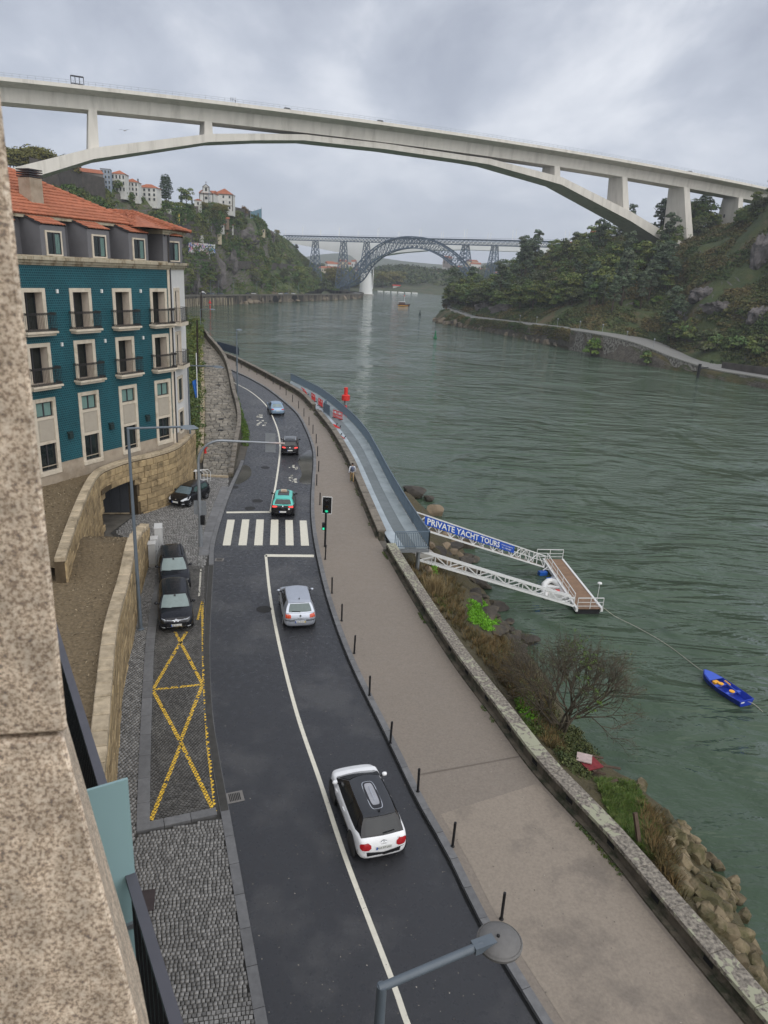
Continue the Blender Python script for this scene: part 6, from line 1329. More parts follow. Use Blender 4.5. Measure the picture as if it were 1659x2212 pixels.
def far_car(px,Y_s,c,label):
 x_=s_at(px,656);p,q=Iw(x_),Iw(x_+4);d_=(q-p)/np.linalg.norm(q-p);nn=np.array([-d_[1],d_[0],0]);z_=np.interp(p[1],[160,420,700,900],[-1,-2.8,-5.0,-5.0])+.15;o=p+nn*Y_s
 t=thing('parked_car',label,'car',(o[0],o[1],z_),math.atan2(d_[1],d_[0]));big=c==3;mt=m_cc[0 if big else c];h1,h2=(1.3,2.2)if big else (.85,1.45)
 obj('body',MB().hexa([(-2.2,-.85,.3),(2.2,-.85,.3),(2.2,.85,.3),(-2.2,.85,.3),(-2.15,-.82,h1),(2.0,-.82,h1-.15),(2.0,.82,h1-.15),(-2.15,.82,h1)]),mt,t,local=True,bevel=.1)
 obj('cabin',MB().hexa([(-1.9,-.78,h1),(1.1,-.78,h1),(1.1,.78,h1),(-1.9,.78,h1),(-1.4,-.65,h2),(.4,-.65,h2),(.4,.65,h2),(-1.4,.65,h2)]),mt if big else m_hwin,t,local=True)
 for sx in (-1.35,1.35):
  for sy in (-.8,.8):obj('wheel',MB().lathe([(.0,-.1),(.32,-.1),(.32,.1),(0,.1)],10,(sx,sy,.32),ax='y'),m_black,t,local=True)
for k,(px,c,lb)in enumerate([(402,1,'dark car at the left end of the quay wall road'),(413,3,'white van parked on the left quay road'),(425,1,'dark car right of the white van on the quay road'),(443,2,'first blue grey car right of the van on the quay road'),(456,1,'dark car between two others on the quay road'),(468,2,'blue grey car third right of the van on the quay road'),(552,1,'dark car alone on the middle of the quay road'),(581,0,'white car alone on the middle of the quay road'),(662,0,'white car near the first iron tower on the quay road'),(690,2,'blue car near the iron tower on the quay road'),(705,0,'white car right of the blue one near the iron tower'),(727,1,'dark car beside the foot of the iron arch')]):far_car(px,4+(k%2)*2.5,c,lb)
for k,px in enumerate((405,432,475,560,622,668,700)):
 x_=s_at(px,655);p=Iw(x_);z_=np.interp(p[1],[160,420,700,900],[-1,-2.8,-5.0,-5.0]);t=thing('street_lamp',f'slim lamp post on the left quay road, {words_[k]} from the building','lamp',(p[0]-2,p[1]+3,z_),0,'lamps on the left quay road');obj('pole',MB().tube([(0,0,0),(0,0,9)],.12,6),m_lamp,t,local=True);obj('arm',MB().bar((0,0,9),(1.6,-.4,9.1),.12),m_lamp,t,local=True);obj('lamp_head',MB().box((1.9,-.5,9.1),(.8,.4,.2)),m_lamp,t,local=True)
m_farh=hill_mat('far_hill_ground',(.040,.055,.024),(.060,.070,.030),(.09,.08,.05),(.12,.11,.10))
def ridge_hill(nm,px,label,depth,mat,foot):
 T_=[at(*q)for q in px];B_=[np.array([q[0],q[1]-foot,WZ-1])for q in T_];K_=[np.array([q[0]*1.1,q[1]+depth,q[2]-10])for q in T_];M_=[b*.45+t*.55+np.array([0,0,-2])for b,t in zip(B_,T_)]
 G=hill([B_,M_,T_,K_],90,18,14,.006,5);hill_obj(nm,G,mat,label);return G
G1=ridge_hill('far_hill',[(520,560,3400),(640,556,3400),(700,548,3300),(740,546,3300),(800,552,3200),(850,560,3100),(900,566,3000),(980,572,3000),(1060,566,3100),(1140,560,3200),(1220,556,3300),(1350,560,3300)],'hazy blue ridge on the horizon',900,m_farh,700)
G2=ridge_hill('far_hill',[(560,585,1500),(660,580,1500),(720,578,1450),(780,582,1400),(850,580,1350),(900,582,1300),(960,588,1280),(1020,585,1300),(1080,578,1350),(1200,570,1400),(1300,570,1400)],'wooded hill beyond the bridges',300,m_farh,330)
sh=smoothline([g(x,y,WZ)for x,y in [(690,640),(760,629),(830,628),(900,629),(960,632),(1010,634),(1080,636)]],60)
G3=np.zeros((8,60,3))
for j in range(8):
 for i in range(60):G3[j,i]=(sh[i][0]+.02*j*sh[i][0],sh[i][1]+j*40-(8 if j==0 else 0),WZ-1+min(1,j)*2.5+j*.8)
hill_obj('far_bank',G3,m_farh,'low far river bank behind the iron arch')
rr=random.Random(9)
def at_far(G,u,v):return hp(G,u,v)
for k in range(34):
 u=rr.uniform(.12,.95);tree('plane_tree',rr.choice(['autumn','autumn','olive','broad']),hp(G3,u,rr.uniform(.16,.4)),rr.uniform(1.7,2.6),'yellow green riverside tree on the far bank seen through the arch','trees on the far river bank',k)
C=[];
for k in range(1700):
 G=G2 if k%3 else G3;p=hp(G,rr.random(),rr.uniform(.2,.75));C.append(p+np.array([0,0,3]))
V,T=clumps(C,np.random.RandomState(2).uniform(5,11,len(C)),26,2.2,.7,6,tint=np.random.RandomState(3).rand(len(C)),core=.6);tag(link('far_wood',quads_mesh('far_wood',V,M('far_wood_leaves',(.038,.060,.026),.8,var=.25,vs=.02,irand=.4,tcol=(.075,.085,.035),spec=.1),T)),'distant woodland beyond the bridges','wood',kind='stuff')
for k in range(34):
 px=rr.choice([rr.uniform(690,790),rr.uniform(940,1130)]);py=rr.uniform(572,592)if px<800 else rr.uniform(566,606);h_=rr.uniform(7,16);pp=at(px,py,rr.uniform(1250,1420))
 t=thing('distant_house','small pale house with a red roof on the far hill beyond the bridges','house',(pp[0],pp[1],pp[2]-6),rr.uniform(-.6,.6),'distant houses beyond the bridges');w_=rr.uniform(9,22)
 obj('wall',MB().box((0,0,h_/2),(w_,10,h_)),m_h[rr.choice(['white','cream','white','grey'])],t,local=True);obj('roof',MB().add([(-w_/2-.5,-5.5,h_),(w_/2+.5,-5.5,h_),(w_/2+.5,5.5,h_),(-w_/2-.5,5.5,h_),(-w_/2,0,h_+3),(w_/2,0,h_+3)],[(0,1,5,4),(2,3,4,5),(1,2,5),(3,0,4)]),m_hroof,t,local=True)
 for c in range(3):obj('window',MB().box((-w_/3+c*w_/3,-5.02,h_*.55),(w_*.12,.1,h_*.3)),m_hwin,t,local=True)
p=g(858,632,WZ);t=thing('far_pontoon','row of pale mooring pontoons on the far bank left of the red hut','pontoon',tuple(p))
for k in range(6):obj('pontoon_float',MB().box((p[0]-22+k*9,p[1]+k*1.0,WZ+.5),(7,3,1.0),.15),m_white,t)
p=hp(G3,.62,.12);t=thing('red_hut','small red roofed kiosk on the far bank','hut',tuple(p));obj('wall',MB().box((p[0],p[1],p[2]+2),(10,7,5)),m_h['white'],t);obj('roof',MB().box((p[0],p[1],p[2]+5),(12,9,1.2)),m_red,t)
p=hp(G3,.5,.1);t=thing('far_mast','tall pale pole on the far bank under the arch','pole',tuple(p));obj('pole',MB().tube([tuple(p),(p[0],p[1],p[2]+30)],.5,6),m_white,t);obj('cap',MB().box((p[0],p[1],p[2]+27),(2,2,3)),m_steel,t)
hv=bpy.data.materials.new('haze_air');hv.use_nodes=True;nt=hv.node_tree;nt.nodes.remove(nt.nodes['Principled BSDF']);pv=nt.nodes.new('ShaderNodeVolumePrincipled');pv.inputs['Density'].default_value=.00017;pv.inputs['Color'].default_value=(.86,.92,1.0,1);nt.links.new(pv.outputs[0],nt.nodes['Material Output'].inputs['Volume'])
tag(obj('haze',MB().box((0,2300,75),(9000,5200,190)),hv),'thin damp air over the river valley','haze',kind='stuff')
for k,(dx_,dy_,kd)in enumerate(((-4,-5,'autumn'),(3,-6,'broad'),(9,-6,'autumn'),(14,-5,'autumn'),(-9,-4,'broad'))):q=np.array(ch.location);tree('broadleaf_tree',kd,(q[0]+dx_*.95,q[1]+dy_,q[2]-4.5),.62,['yellow green tree at the church front','dark tree between church and manor','yellow tree below the manor windows','yellow tree at the right corner of the manor','dark tree at the left corner of the church'][k],None,k)
# VEHICLES
m_tyre=M('tyre_rubber',(.018,.018,.019),.75,var=.15,vs=20);m_rimg=M('alloy_rim',(.42,.43,.45),.3,metal=.8,var=.08,vs=8);m_rimd=M('dark_alloy_rim',(.10,.10,.105),.35,metal=.6,var=.1,vs=8)
m_trim_k=M('black_plastic_trim',(.020,.020,.022),.55,var=.12,vs=10);m_under=M('car_underside',(.006,.006,.006),.9)
m_cgl=M('tinted_car_glass',(.012,.014,.015),.08,spec=.6,var=.2,vs=2);m_cglw=M('misted_windscreen',(.17,.22,.215),.28,spec=.6,var=.14,vs=5)
m_seam=M('panel_gap',(.01,.01,.01),.8);m_lred=M('tail_lamp_red',(.42,.012,.018),.2,spec=.6,var=.25,vs=14);m_lorg=M('tail_lamp_orange_red',(.55,.065,.02),.2,spec=.6,var=.2,vs=14);m_lclr=M('clear_lamp',(.52,.54,.56),.15,spec=.7,var=.2,vs=20);m_chr=M('chrome',(.62,.63,.65),.15,metal=.9,var=.05)
m_plate=M('number_plate_white',(.66,.66,.63),.5,var=.04);m_pblue=M('number_plate_blue',(.02,.09,.45),.5);m_pyel=M('number_plate_yellow',(.6,.42,.05),.5);m_ink=M('plate_ink',(.02,.02,.025),.6)
m_brk=EM('brake_light_glow',(.75,.05,.04),.55)
def carpaint(n_,c,rough=.28,metal=0.0,coat=.25):return M('car_paint_'+n_,c,rough,metal=metal,var=.04,vs=3,coat=coat)
def text_mb(txt,size,align='CENTER',shear=0.0,bold=0.0):
 cu=bpy.data.curves.new('lettering','FONT');cu.body=txt;cu.size=size;cu.align_x=align;cu.align_y='CENTER';cu.shear=shear;cu.offset=bold;cu.resolution_u=2
 ob=bpy.data.objects.new('lettering',cu);COL.objects.link(ob);dg=bpy.context.evaluated_depsgraph_get();dg.update();me=bpy.data.meshes.new_from_object(ob.evaluated_get(dg));mb=MB();mb.v=[tuple(v.co)for v in me.vertices];mb.f=[tuple(p.vertices)for p in me.polygons];mb.m=[0]*len(mb.f)
 bpy.data.objects.remove(ob);bpy.data.curves.remove(cu);bpy.data.meshes.remove(me);return mb
def make_car(c):
 """local frame: x forward, y left, z up, origin on the ground under the middle"""
 L,Wd,Hh=c['L'],c['W'],c['H'];w=Wd/2;t=thing('car',c['label'],c.get('cat','car'),(*c['pos'][:2],c.get('z',.004)),c['rz'],None);t.name=c.get('name','hatchback_car')
 P=c['paint'];add=lambda nm,mb,mt,par=None,**k:obj(nm,mb,mt,par or t,local=True,**k)
 belt,hood,nose,zb=c.get('belt',.92),c.get('hood',.90),c.get('nose',.66),c.get('zb',.20);tail=c.get('tail',.98);boot=c.get('boot',None)
 xF,xR=L/2,-L/2;xw0,xw1,xr1,xr0=[xR+L*f for f in c['gh']]
 st=[(xR,.62,zb+.16,.60),(xR+.04,.80,zb+.06,.78),(xR+.13,.93,zb,tail-.02),(xR+.40,.98,zb,tail if not boot else boot),(xR+.85,1.0,zb,belt+.02 if not boot else boot+.01),(xR+L*.36,1.0,zb,belt),(xR+L*.5,1.0,zb,belt),(xR+L*.64,1.0,zb,belt-.005),(xw0-.02,.995,zb,hood+.01),(xw0+.35,.985,zb,hood-.03),(xF-.50,.965,zb,(hood+nose)/2+.03),(xF-.20,.90,zb+.02,nose+.02),(xF-.06,.76,zb+.06,nose-.10),(xF,.58,zb+.14,nose-.20)]
 bm=bmesh.new();rings=[]
 for x,ws,b,tp in st:
  ww=w*ws;h=tp-b;prof=[(0,b),(ww*.72,b),(ww*.94,b+.07),(ww,b+h*.38),(ww*.985,b+h*.70),(ww*.945,tp-.045),(ww*.82,tp),(ww*.42,tp+.025),(0,tp+.032)]
  ring=[bm.verts.new((x,y,z_))for y,z_ in prof]+[bm.verts.new((x,-y,z_))for y,z_ in prof[-2:0:-1]];rings.append(ring)
 n=len(rings[0])
 for a,b in zip(rings,rings[1:]):
  for i in range(n):bm.faces.new((a[i],a[(i+1)%n],b[(i+1)%n],b[i]))
 bm.faces.new(rings[0]);bm.faces.new(rings[-1][::-1]);bmesh.ops.recalc_face_normals(bm,faces=bm.faces)
 me=bpy.data.meshes.new('body');bm.to_mesh(me);bm.free();ob=bpy.data.objects.new('body',me);COL.objects.link(ob)
 ob.modifiers.new('s','SUBSURF').levels=2
 wr=c.get('wr',.31);xa,xb=xR+c.get('ro',.72),xF-c.get('fo',.78)
 cut=MB()
 for x in (xa,xb):
  for sy in (-1,1):cut.lathe([(wr+.045,-.16),(wr+.045,.16)],28,(x,sy*(w-.08),wr),ax='y')
 cme=mesh_of('cut',cut,m_under);fixn(cme);co=bpy.data.objects.new('cut',cme);COL.objects.link(co)
 bo=ob.modifiers.new('b','BOOLEAN');bo.operation='DIFFERENCE';bo.object=co;bo.solver='FLOAT' if 'FLOAT' in [e.identifier for e in bo.bl_rna.properties['solver'].enum_items]else 'FAST'
 dg=bpy.context.evaluated_depsgraph_get();dg.update();nm=bpy.data.meshes.new_from_object(ob.evaluated_get(dg));bpy.data.objects.remove(ob);bpy.data.objects.remove(co)
 nm.materials.clear();nm.materials.append(P);nm.polygons.foreach_set('use_smooth',[True]*len(nm.polygons));nm.polygons.foreach_set('material_index',[0]*len(nm.polygons));nm.set_sharp_from_angle(angle=math.radians(42));nm.name='body';body=link('body',nm,t)
 bv=BVHTree.FromPolygons([v.co.copy()for v in nm.vertices],[tuple(p.vertices)for p in nm.polygons])
 add('underbody',MB().box((0,0,.32),(L*.84,Wd*.66,.26)),m_under)
 ybot,ytop=w*c.get('yb',.925),w*c.get('yt',.70);bz=lambda u:(tail if not boot else boot)*(1-u)+(hood+.005)*u if False else np.interp(u,[0,.25,1],[(tail if not boot else boot)-.03,belt-.02,hood-.01])
 rz_=lambda u:Hh-.045-.05*(u-.45)**2*2-(.05 if u<.02 else 0);xb_=lambda u:xr0+(xw0-xr0)*u;xt_=lambda u:xr1+(xw1-xr1)*u
 def side(u,v,sg,o=0.0):
  x=xb_(u)*(1-v)+xt_(u)*v;yb=ybot*(1-.05*abs(2*u-1)**3-.05*(u<.1));y=yb*(1-v)+ytop*(1-.05*abs(2*u-1)**2)*v+.035*math.sin(math.pi*v);z_=bz(u)*(1-v)+rz_(u)*v;return (x,sg*(y+o),z_+o*.25)
 def lerp3(a,b,u):return tuple(a[i]*(1-u)+b[i]*u for i in range(3))
 def ws(u,v,o=0.0):a,b=side(1,v,1),side(1,v,-1);p=lerp3(a,b,u);k=1-(2*u-1)**2;return (p[0]+.11*k+o,p[1],p[2]+o+.03*k*v)
 def rw(u,v,o=0.0):a,b=side(0,v,1),side(0,v,-1);p=lerp3(a,b,u);k=1-(2*u-1)**2;return (p[0]-.07*k-o,p[1],p[2]+o*.6+.03*k*v)
 def rf(u,q,o=0.0):
  a,b=side(u,1,1),side(u,1,-1);p=lerp3(a,b,q);k=1-(2*q-1)**2;e=(.11 if u>.5 else -.07)*k*max(0,abs(2*u-1)-.8)/.2;return (p[0]+e,p[1],p[2]+.045*k**.7+o)
 sh=MB()
 for sg in (1,-1):sh.grid(lambda u,v:side(u,v,sg),14,5)
 sh.grid(ws,10,5);sh.grid(rw,10,5);add('pillars',sh,c.get('pillar',P),smooth=50,recalc=False)
 roof=add('roof',MB().grid(lambda u,q:rf(u,q,.004),14,10),c.get('roof',P),smooth=60)
 G_=c.get('glass',m_cgl)
 add('windscreen',MB().grid(lambda u,v:ws(.055+.89*u,.03+.90*v,.008),10,5),c.get('wsg',G_),smooth=True);add('rear_window',MB().grid(lambda u,v:rw(.09+.82*u,c.get('rwb',.10)+(.93-c.get('rwb',.10))*v,.008),10,5),c.get('rwg',G_),smooth=True)
 for sg in (1,-1):
  for u0,u1 in c.get('sw',((.14,.48),(.51,.92))):
   add('side_window',MB().grid(lambda u,v:side((u0+(u1-u0)*u),.12+.76*v*(1 if u1<.8 else 1-.0*u),sg,.010),6,4),c.get('swg',G_),smooth=True)
 def wrap(nm,pts,axis,mt,off=.007,par=None,rings_=3):
  pts=[np.array(p,float)for p in pts];cen=sum(pts)/len(pts);V,Fc=[],[];dirs={'rear':Vector((1,0,0)),'front':Vector((-1,0,0)),'left':Vector((0,-1,0)),'right':Vector((0,1,0)),'top':Vector((0,0,-1))}[axis]
  dense=[]
  for i in range(len(pts)):
   for q in (0,.5):dense.append(pts[i]*(1-q)+pts[(i+1)%len(pts)]*q)
  m_=len(dense)
  def shoot(q):
   if axis in ('rear','front'):o=Vector((-4 if axis=='rear' else 4,q[0],q[1]))
   elif axis in ('left','right'):o=Vector((q[0],4 if axis=='left' else -4,q[1]))
   else:o=Vector((q[0],q[1],4))
   h=bv.ray_cast(o,dirs)
   if h[0]is None:h=bv.find_nearest(o+dirs*3.0)
   return h[0]-dirs*off*.6+h[1]*off*.6
  for k in range(rings_):
   f=(k+1)/rings_
   for q in dense:V.append(tuple(shoot(cen+(q-cen)*f)))
  V.append(tuple(shoot(cen)));c0=len(V)-1
  for i in range(m_):Fc.append((c0,i,(i+1)%m_))
  for k in range(rings_-1):
   for i in range(m_):Fc.append((k*m_+i,(k+1)*m_+i,(k+1)*m_+(i+1)%m_,k*m_+(i+1)%m_))
  mb=MB().add(V,Fc);return add(nm,mb,mt,par,smooth=True,recalc=True)
 for d in c.get('decals',()):
  nm_,pts,axis,mt=d[:4]
  wrap(nm_,pts,axis,mt,*d[4:])
  if axis in ('left',):wrap(nm_,pts,'right',mt,*d[4:])
 for x in c.get('seams',()):
  for sd in ('left','right'):wrap('door_seam',[(x-.008,zb+.16),(x+.008,zb+.16),(x+.008,belt-.04),(x-.008,belt-.04)],sd,m_seam,.004,None,1)
 for x in c.get('handles',()):
  for sg in (1,-1):h=bv.ray_cast(Vector((x,4*sg,belt-.16)),Vector((0,-sg,0)));add('door_handle',MB().box((x,h[0].y+sg*.012,belt-.16),(.20,.03,.035)),c.get('hmat',P))
 for x in (xa,xb):
  for sg in (1,-1):
   wm=MB();y0=sg*(w-.115);wh=add('wheel',MB().lathe([(wr*.60,-.095),(wr*.94,-.095),(wr,-.06),(wr,.06),(wr*.94,.095),(wr*.60,.095)],26,(x,y0,wr),ax='y'),m_tyre,smooth=40)
   add('rim',MB().lathe([(.001,sg*.055),(wr*.16,sg*.07),(wr*.2,sg*.03),(wr*.58,sg*.02),(wr*.62,sg*.085),(wr*.66,sg*.088)],22,(x,y0,wr),ax='y'),m_under,wh)
   sp_=MB()
   for k in range(5):
    a=2*math.pi*k/5+.3;sp_.bar((x,y0+sg*.07,wr),(x+math.cos(a)*wr*.62,y0+sg*.075,wr+math.sin(a)*wr*.62),.035,.075,up=(0,1,0))
   add('spokes',sp_,c.get('rim',m_rimg),wh)
   if c.get('arch'):add('arch_trim',MB().lathe([(wr+.035,0),(wr+.105,.0),(wr+.10,sg*.02),(wr+.035,sg*.02)],28,(x,sg*(w*.985),wr),ax='y'),m_trim_k,body)
 for sg in (1,-1):
  p=side(.90,.16,sg);m_=add('mirror',MB().lathe([(.02,-.09),(.06,-.07),(.075,.0),(.065,.06),(.02,.09)],12,(p[0]+.02,p[1]+sg*.15,p[2]+.06),ax='y'),c.get('mir',P),smooth=60);add('mirror_arm',MB().bar((p[0],p[1]-sg*.02,p[2]),(p[0]+.02,p[1]+sg*.10,p[2]+.03),.06,.05),m_trim_k,m_)
 for ax,txt,zz_,extra in c.get('plates',()):
  sg=-1 if ax=='rear' else 1;h=bv.ray_cast(Vector((sg*4,0,zz_)),Vector((-sg,0,0)));x=h[0].x+sg*.022
  pl=add('number_plate',MB().box((x,0,zz_),(.014,.52,.115)),m_plate,bevel=.004);ly=-sg*.24
  add('plate_band',MB().box((x+sg*.008,sg*-1*-.235 if False else (.237 if sg<0 else -.237),zz_),(.004,.044,.108)),m_pblue,pl)
  if extra:add('plate_band',MB().box((x+sg*.008,(-.237 if sg<0 else .237),zz_),(.004,.044,.108)),m_pyel,pl)
  if txt:
   tm=text_mb(txt,.105);tm.v=[(x+sg*.0095,v[0]*sg,zz_+v[1])for v in tm.v];add('plate_lettering',tm,m_ink,pl)
 if c.get('wiper',True):
  a,b=rw(.5,c.get('rwb',.10)+.02,.02),rw(.78 if c.get('wdir',1)>0 else .2,c.get('rwb',.10)+.06,.02);add('rear_wiper',MB().bar(a,b,.025,.03),m_black)
 if c.get('antenna'):p=rf(.06 if c['antenna']==1 else .12,.5,.0);add('antenna',MB().tube([(p[0],p[1],p[2]),(p[0]-.12,p[1],p[2]+.18)],.008,5).box((p[0],0,p[2]+.02),(.08,.05,.035)),m_black)
 t['_rf']=0;del t['_rf'];return t,rf,rw,ws,bv,add,wrap,body,roof
def heading(p,q):p,q=g(*p),g(*q);return math.atan2(q[1]-p[1],q[0]-p[0]),(p+q)/2
red_l=[(.74,.84),(.52,.86),(.42,.78),(.42,.68),(.50,.62),(.70,.62),(.77,.70),(.77,.79)]
mir_=lambda pts:[(-a,b)for a,b in pts][::-1]
hd,_=heading((747,1855),(690,1690));rp_=(g(775,1868)+g(882,1868))/2;dv_=np.array([math.cos(hd),math.sin(hd),0])
white=carpaint('white',(.86,.865,.87),.3)
V1=make_car(dict(label='white hatchback with a black roof driving away nearest the viewer',name='hatchback_car',L=4.0,W=1.76,H=1.50,pos=rp_+dv_*2.06,rz=hd,paint=white,pillar=M('gloss_black_panel',(.012,.012,.014),.2,coat=.5),roof=M('black_roof_paint',(.035,.037,.042),.3,coat=.4,var=.08),belt=.96,hood=.95,nose=.78,tail=1.0,gh=(.80,.59,.15,.055),yt=.64,yb=.90,wr=.33,arch=True,rim=m_rimg,sw=((.12,.45),(.47,.90)),rwb=.12,seams=(-.42,.62),handles=(-.2,.72),hmat=white,mir=white,antenna=1,plates=(('rear','AU 77 UU',.66,False),),decals=[('tail_lamp',red_l,'rear',m_lred,.012),('tail_lamp',mir_(red_l),'rear',m_lred,.012),('rear_bumper_trim',[(-.80,.36),(.80,.36),(.82,.56),(.52,.56),(.46,.45),(-.46,.45),(-.52,.56),(-.82,.56)],'rear',m_trim_k,.012),('lower_sill',[(-1.0,.24),(1.0,.24),(1.0,.34),(-1.0,.34)],'left',m_trim_k,.01),('door_airbump',[(-.95,.44),(.85,.44),(.9,.50),(.85,.60),(-.95,.60),(-1.0,.52)],'left',m_trim_k,.02),('badge',[(-.10,.855),(0,.90),(.10,.855),(.10,.835),(0,.88),(-.10,.835)],'rear',m_chr,.012,None,1),('badge',[(-.10,.825),(0,.87),(.10,.825),(.10,.805),(0,.85),(-.10,.805)],'rear',m_chr,.012,None,1)]))
t_,rf_,rw_,ws_,bv_,add_,wrap_,body_,roof_=V1
def rpatch(u0,u1,q0,q1,o):return MB().grid(lambda u,q:rf_(u0+(u1-u0)*u,q0+(q1-q0)*q,o),8,6)
def rrect(u0,u1,q0,q1,o,r=.3):
 n_=32;V=[]
 for k in range(n_):
  a=2*math.pi*k/n_;cx,sx=math.cos(a),math.sin(a);e=2/5.0;V.append(rf_((u0+u1)/2+(u1-u0)/2*math.copysign(abs(cx)**e,cx),(q0+q1)/2+(q1-q0)/2*math.copysign(abs(sx)**e,sx),o))
 return MB().add(V,[tuple(range(n_))])
sr=add_('roof_graphic',rrect(.10,.86,.30,.70,.008),m_chr,roof_);add_('roof_graphic',rrect(.115,.845,.325,.675,.012),M('roof_black_field',(.03,.03,.034),.3),roof_);add_('roof_graphic',rrect(.20,.80,.37,.63,.016),M('roof_grey_panel',(.34,.345,.37),.3),roof_);add_('roof_graphic',MB().grid(lambda u,q:rf_(.30+.40*u,.485+.03*q,.020),6,1),m_chr,roof_)
add_('cowl',MB().grid(lambda u,v:ws_(.03+.94*u,-.12+.13*v,.012),8,1),m_trim_k)
tx=text_mb('C3',.07);h=bv_.ray_cast(Vector((-4,-.52,.87)),Vector((1,0,0)));tx.v=[(h[0].x-.012,-.50-v[0],.87+v[1])for v in tx.v];add_('model_lettering',tx,m_chr)
tx=text_mb('CITROEN',.045);h=bv_.ray_cast(Vector((-4,0,.775)),Vector((1,0,0)));tx.v=[(h[0].x-.014,-v[0],.775+v[1])for v in tx.v];add_('brand_lettering',tx,m_chr)
hd,_=heading((604,1400),(590,1310));rp_=(g(613,1362)+g(684,1362))/2;dv_=np.array([math.cos(hd),math.sin(hd),0]);silver=carpaint('silver',(.47,.50,.56),.32,.55)
tl=[(.76,.72),(.48,.72),(.48,.87),(.56,.91),(.75,.91)]
make_car(dict(label='silver hatchback driving away between the crossing and the white car',L=4.15,W=1.74,H=1.44,pos=rp_+dv_*2.05,rz=hd,paint=silver,belt=.92,hood=.92,nose=.70,tail=.98,gh=(.76,.585,.14,.045),rwg=M('misted_rear_window',(.115,.15,.145),.3,spec=.5,var=.12,vs=6),sw=((.22,.50),(.52,.90)),rwb=.12,seams=(-.45,.65),handles=(-.28,.78),hmat=m_black,antenna=2,wdir=-1,plates=(('rear','00 64 SA',.52,True),),decals=[('tail_lamp',tl,'rear',m_lorg,.012),('tail_lamp',mir_(tl),'rear',m_lorg,.012),('bumper_strip',[(.30,.57),(.80,.57),(.80,.62),(.30,.62)],'rear',m_black,.014),('bumper_strip',[(-.80,.57),(-.30,.57),(-.30,.62),(-.80,.62)],'rear',m_black,.014),('tailgate_handle',[(-.16,.70),(.16,.70),(.16,.73),(-.16,.73)],'rear',m_chr,.014,None,1),('badge',[(.05*math.cos(a),.83+.05*math.sin(a))for a in np.linspace(0,6.28,10,endpoint=False)],'rear',m_black,.016,None,1),('tailgate_seam',[(-.62,.655),(.62,.655),(.62,.665),(-.62,.665)],'rear',m_seam,.008,None,1),('side_strip',[(-1.5,.52),(1.3,.52),(1.3,.57),(-1.5,.57)],'left',m_black,.012,None,1)]))
hd,_=heading((600,1118),(612,1040));rp_=(g(587,1119)+g(634,1119))/2;dv_=np.array([math.cos(hd),math.sin(hd),0]);black=carpaint('black',(.006,.006,.008),.25);turq=carpaint('turquoise',(.10,.52,.45),.3)
tt=[(.77,.80),(.50,.82),(.40,.87),(.44,.92),(.76,.93)]
T4=make_car(dict(label='black taxi with turquoise roof rails waiting past the crossing',name='taxi_car',L=4.28,W=1.80,H=1.46,pos=rp_+dv_*2.1,rz=hd,paint=black,pillar=turq,roof=turq,belt=.93,hood=.92,nose=.72,tail=1.0,gh=(.76,.585,.12,.035),rwg=m_cgl,mir=black,sw=((.12,.47),(.50,.92)),rwb=.16,plates=(('rear','',.50,False),),seams=(-.45,.65),rim=m_rimd,decals=[('tail_lamp',tt,'rear',m_brk,.012),('tail_lamp',mir_(tt),'rear',m_brk,.012),('badge',[(.045*math.cos(a),.91+.045*math.sin(a))for a in np.linspace(0,6.28,10,endpoint=False)],'rear',m_chr,.014,None,1),('licence_disc',[(-.52,.66),(-.40,.66),(-.40,.78),(-.52,.78)],'rear',m_plate,.014,None,1)]))
t_,rf_,rw_,ws_,bv_,add_,wrap_,body_,roof_=T4
add_('sunroof',rpatch(.28,.95,.16,.84,.012),m_cgl,roof_);p=rf_(.80,.5);sg_=add_('taxi_sign',MB().hexa([(p[0]-.08,-.24,p[2]),(p[0]+.08,-.24,p[2]),(p[0]+.08,.24,p[2]),(p[0]-.08,.24,p[2]),(p[0]-.05,-.21,p[2]+.16),(p[0]+.05,-.21,p[2]+.16),(p[0]+.05,.21,p[2]+.16),(p[0]-.05,.21,p[2]+.16)]),M('taxi_sign_beige',(.55,.47,.36),.5))
tx=text_mb('TAXI',.13);tx.v=[(p[0]-.085+.0,-v[0],p[2]+.075+v[1])for v in tx.v];add_('sign_lettering',tx,M('sign_red',(.35,.06,.03),.6),sg_)
tx=text_mb('SEAT',.07);h=bv_.ray_cast(Vector((-4,0,.79)),Vector((1,0,0)));tx.v=[(h[0].x-.013,-v[0]*1.5,.79+v[1])for v in tx.v];add_('brand_lettering',tx,m_chr)
hd,_=heading((600,990),(606,945));rp_=(g(608,986)+g(644,986))/2;dv_=np.array([math.cos(hd),math.sin(hd),0])
te=[(.76,.82),(.44,.80),(.40,.88),(.58,.94),(.75,.93)]
E4=make_car(dict(label='black estate car with silver roof rails beyond the taxi',name='estate_car',L=4.3,W=1.78,H=1.50,pos=rp_+dv_*2.15,rz=hd,paint=black,belt=.95,hood=.94,nose=.72,tail=1.02,gh=(.76,.60,.10,.03),rwb=.14,sw=((.10,.46),(.49,.92)),plates=(('rear','',.60,False),),rim=m_rimg,decals=[('tail_lamp',te,'rear',m_brk,.012),('tail_lamp',mir_(te),'rear',m_brk,.012),('chrome_strip',[(-.55,.42),(.55,.42),(.55,.45),(-.55,.45)],'rear',m_chr,.014,None,1),('badge',[(0,.93),(.05,.87),(0,.81),(-.05,.87)],'rear',m_chr,.014,None,1)]))
t_,rf_,rw_,ws_,bv_,add_,wrap_,body_,roof_=E4
add_('sunroof',rpatch(.35,.97,.14,.86,.010),m_cgl,roof_)
for q in (.05,.95):add_('roof_rail',MB().bar(rf_(.08,q,.05),rf_(.9,q,.05),.04,.04),m_chr,roof_)
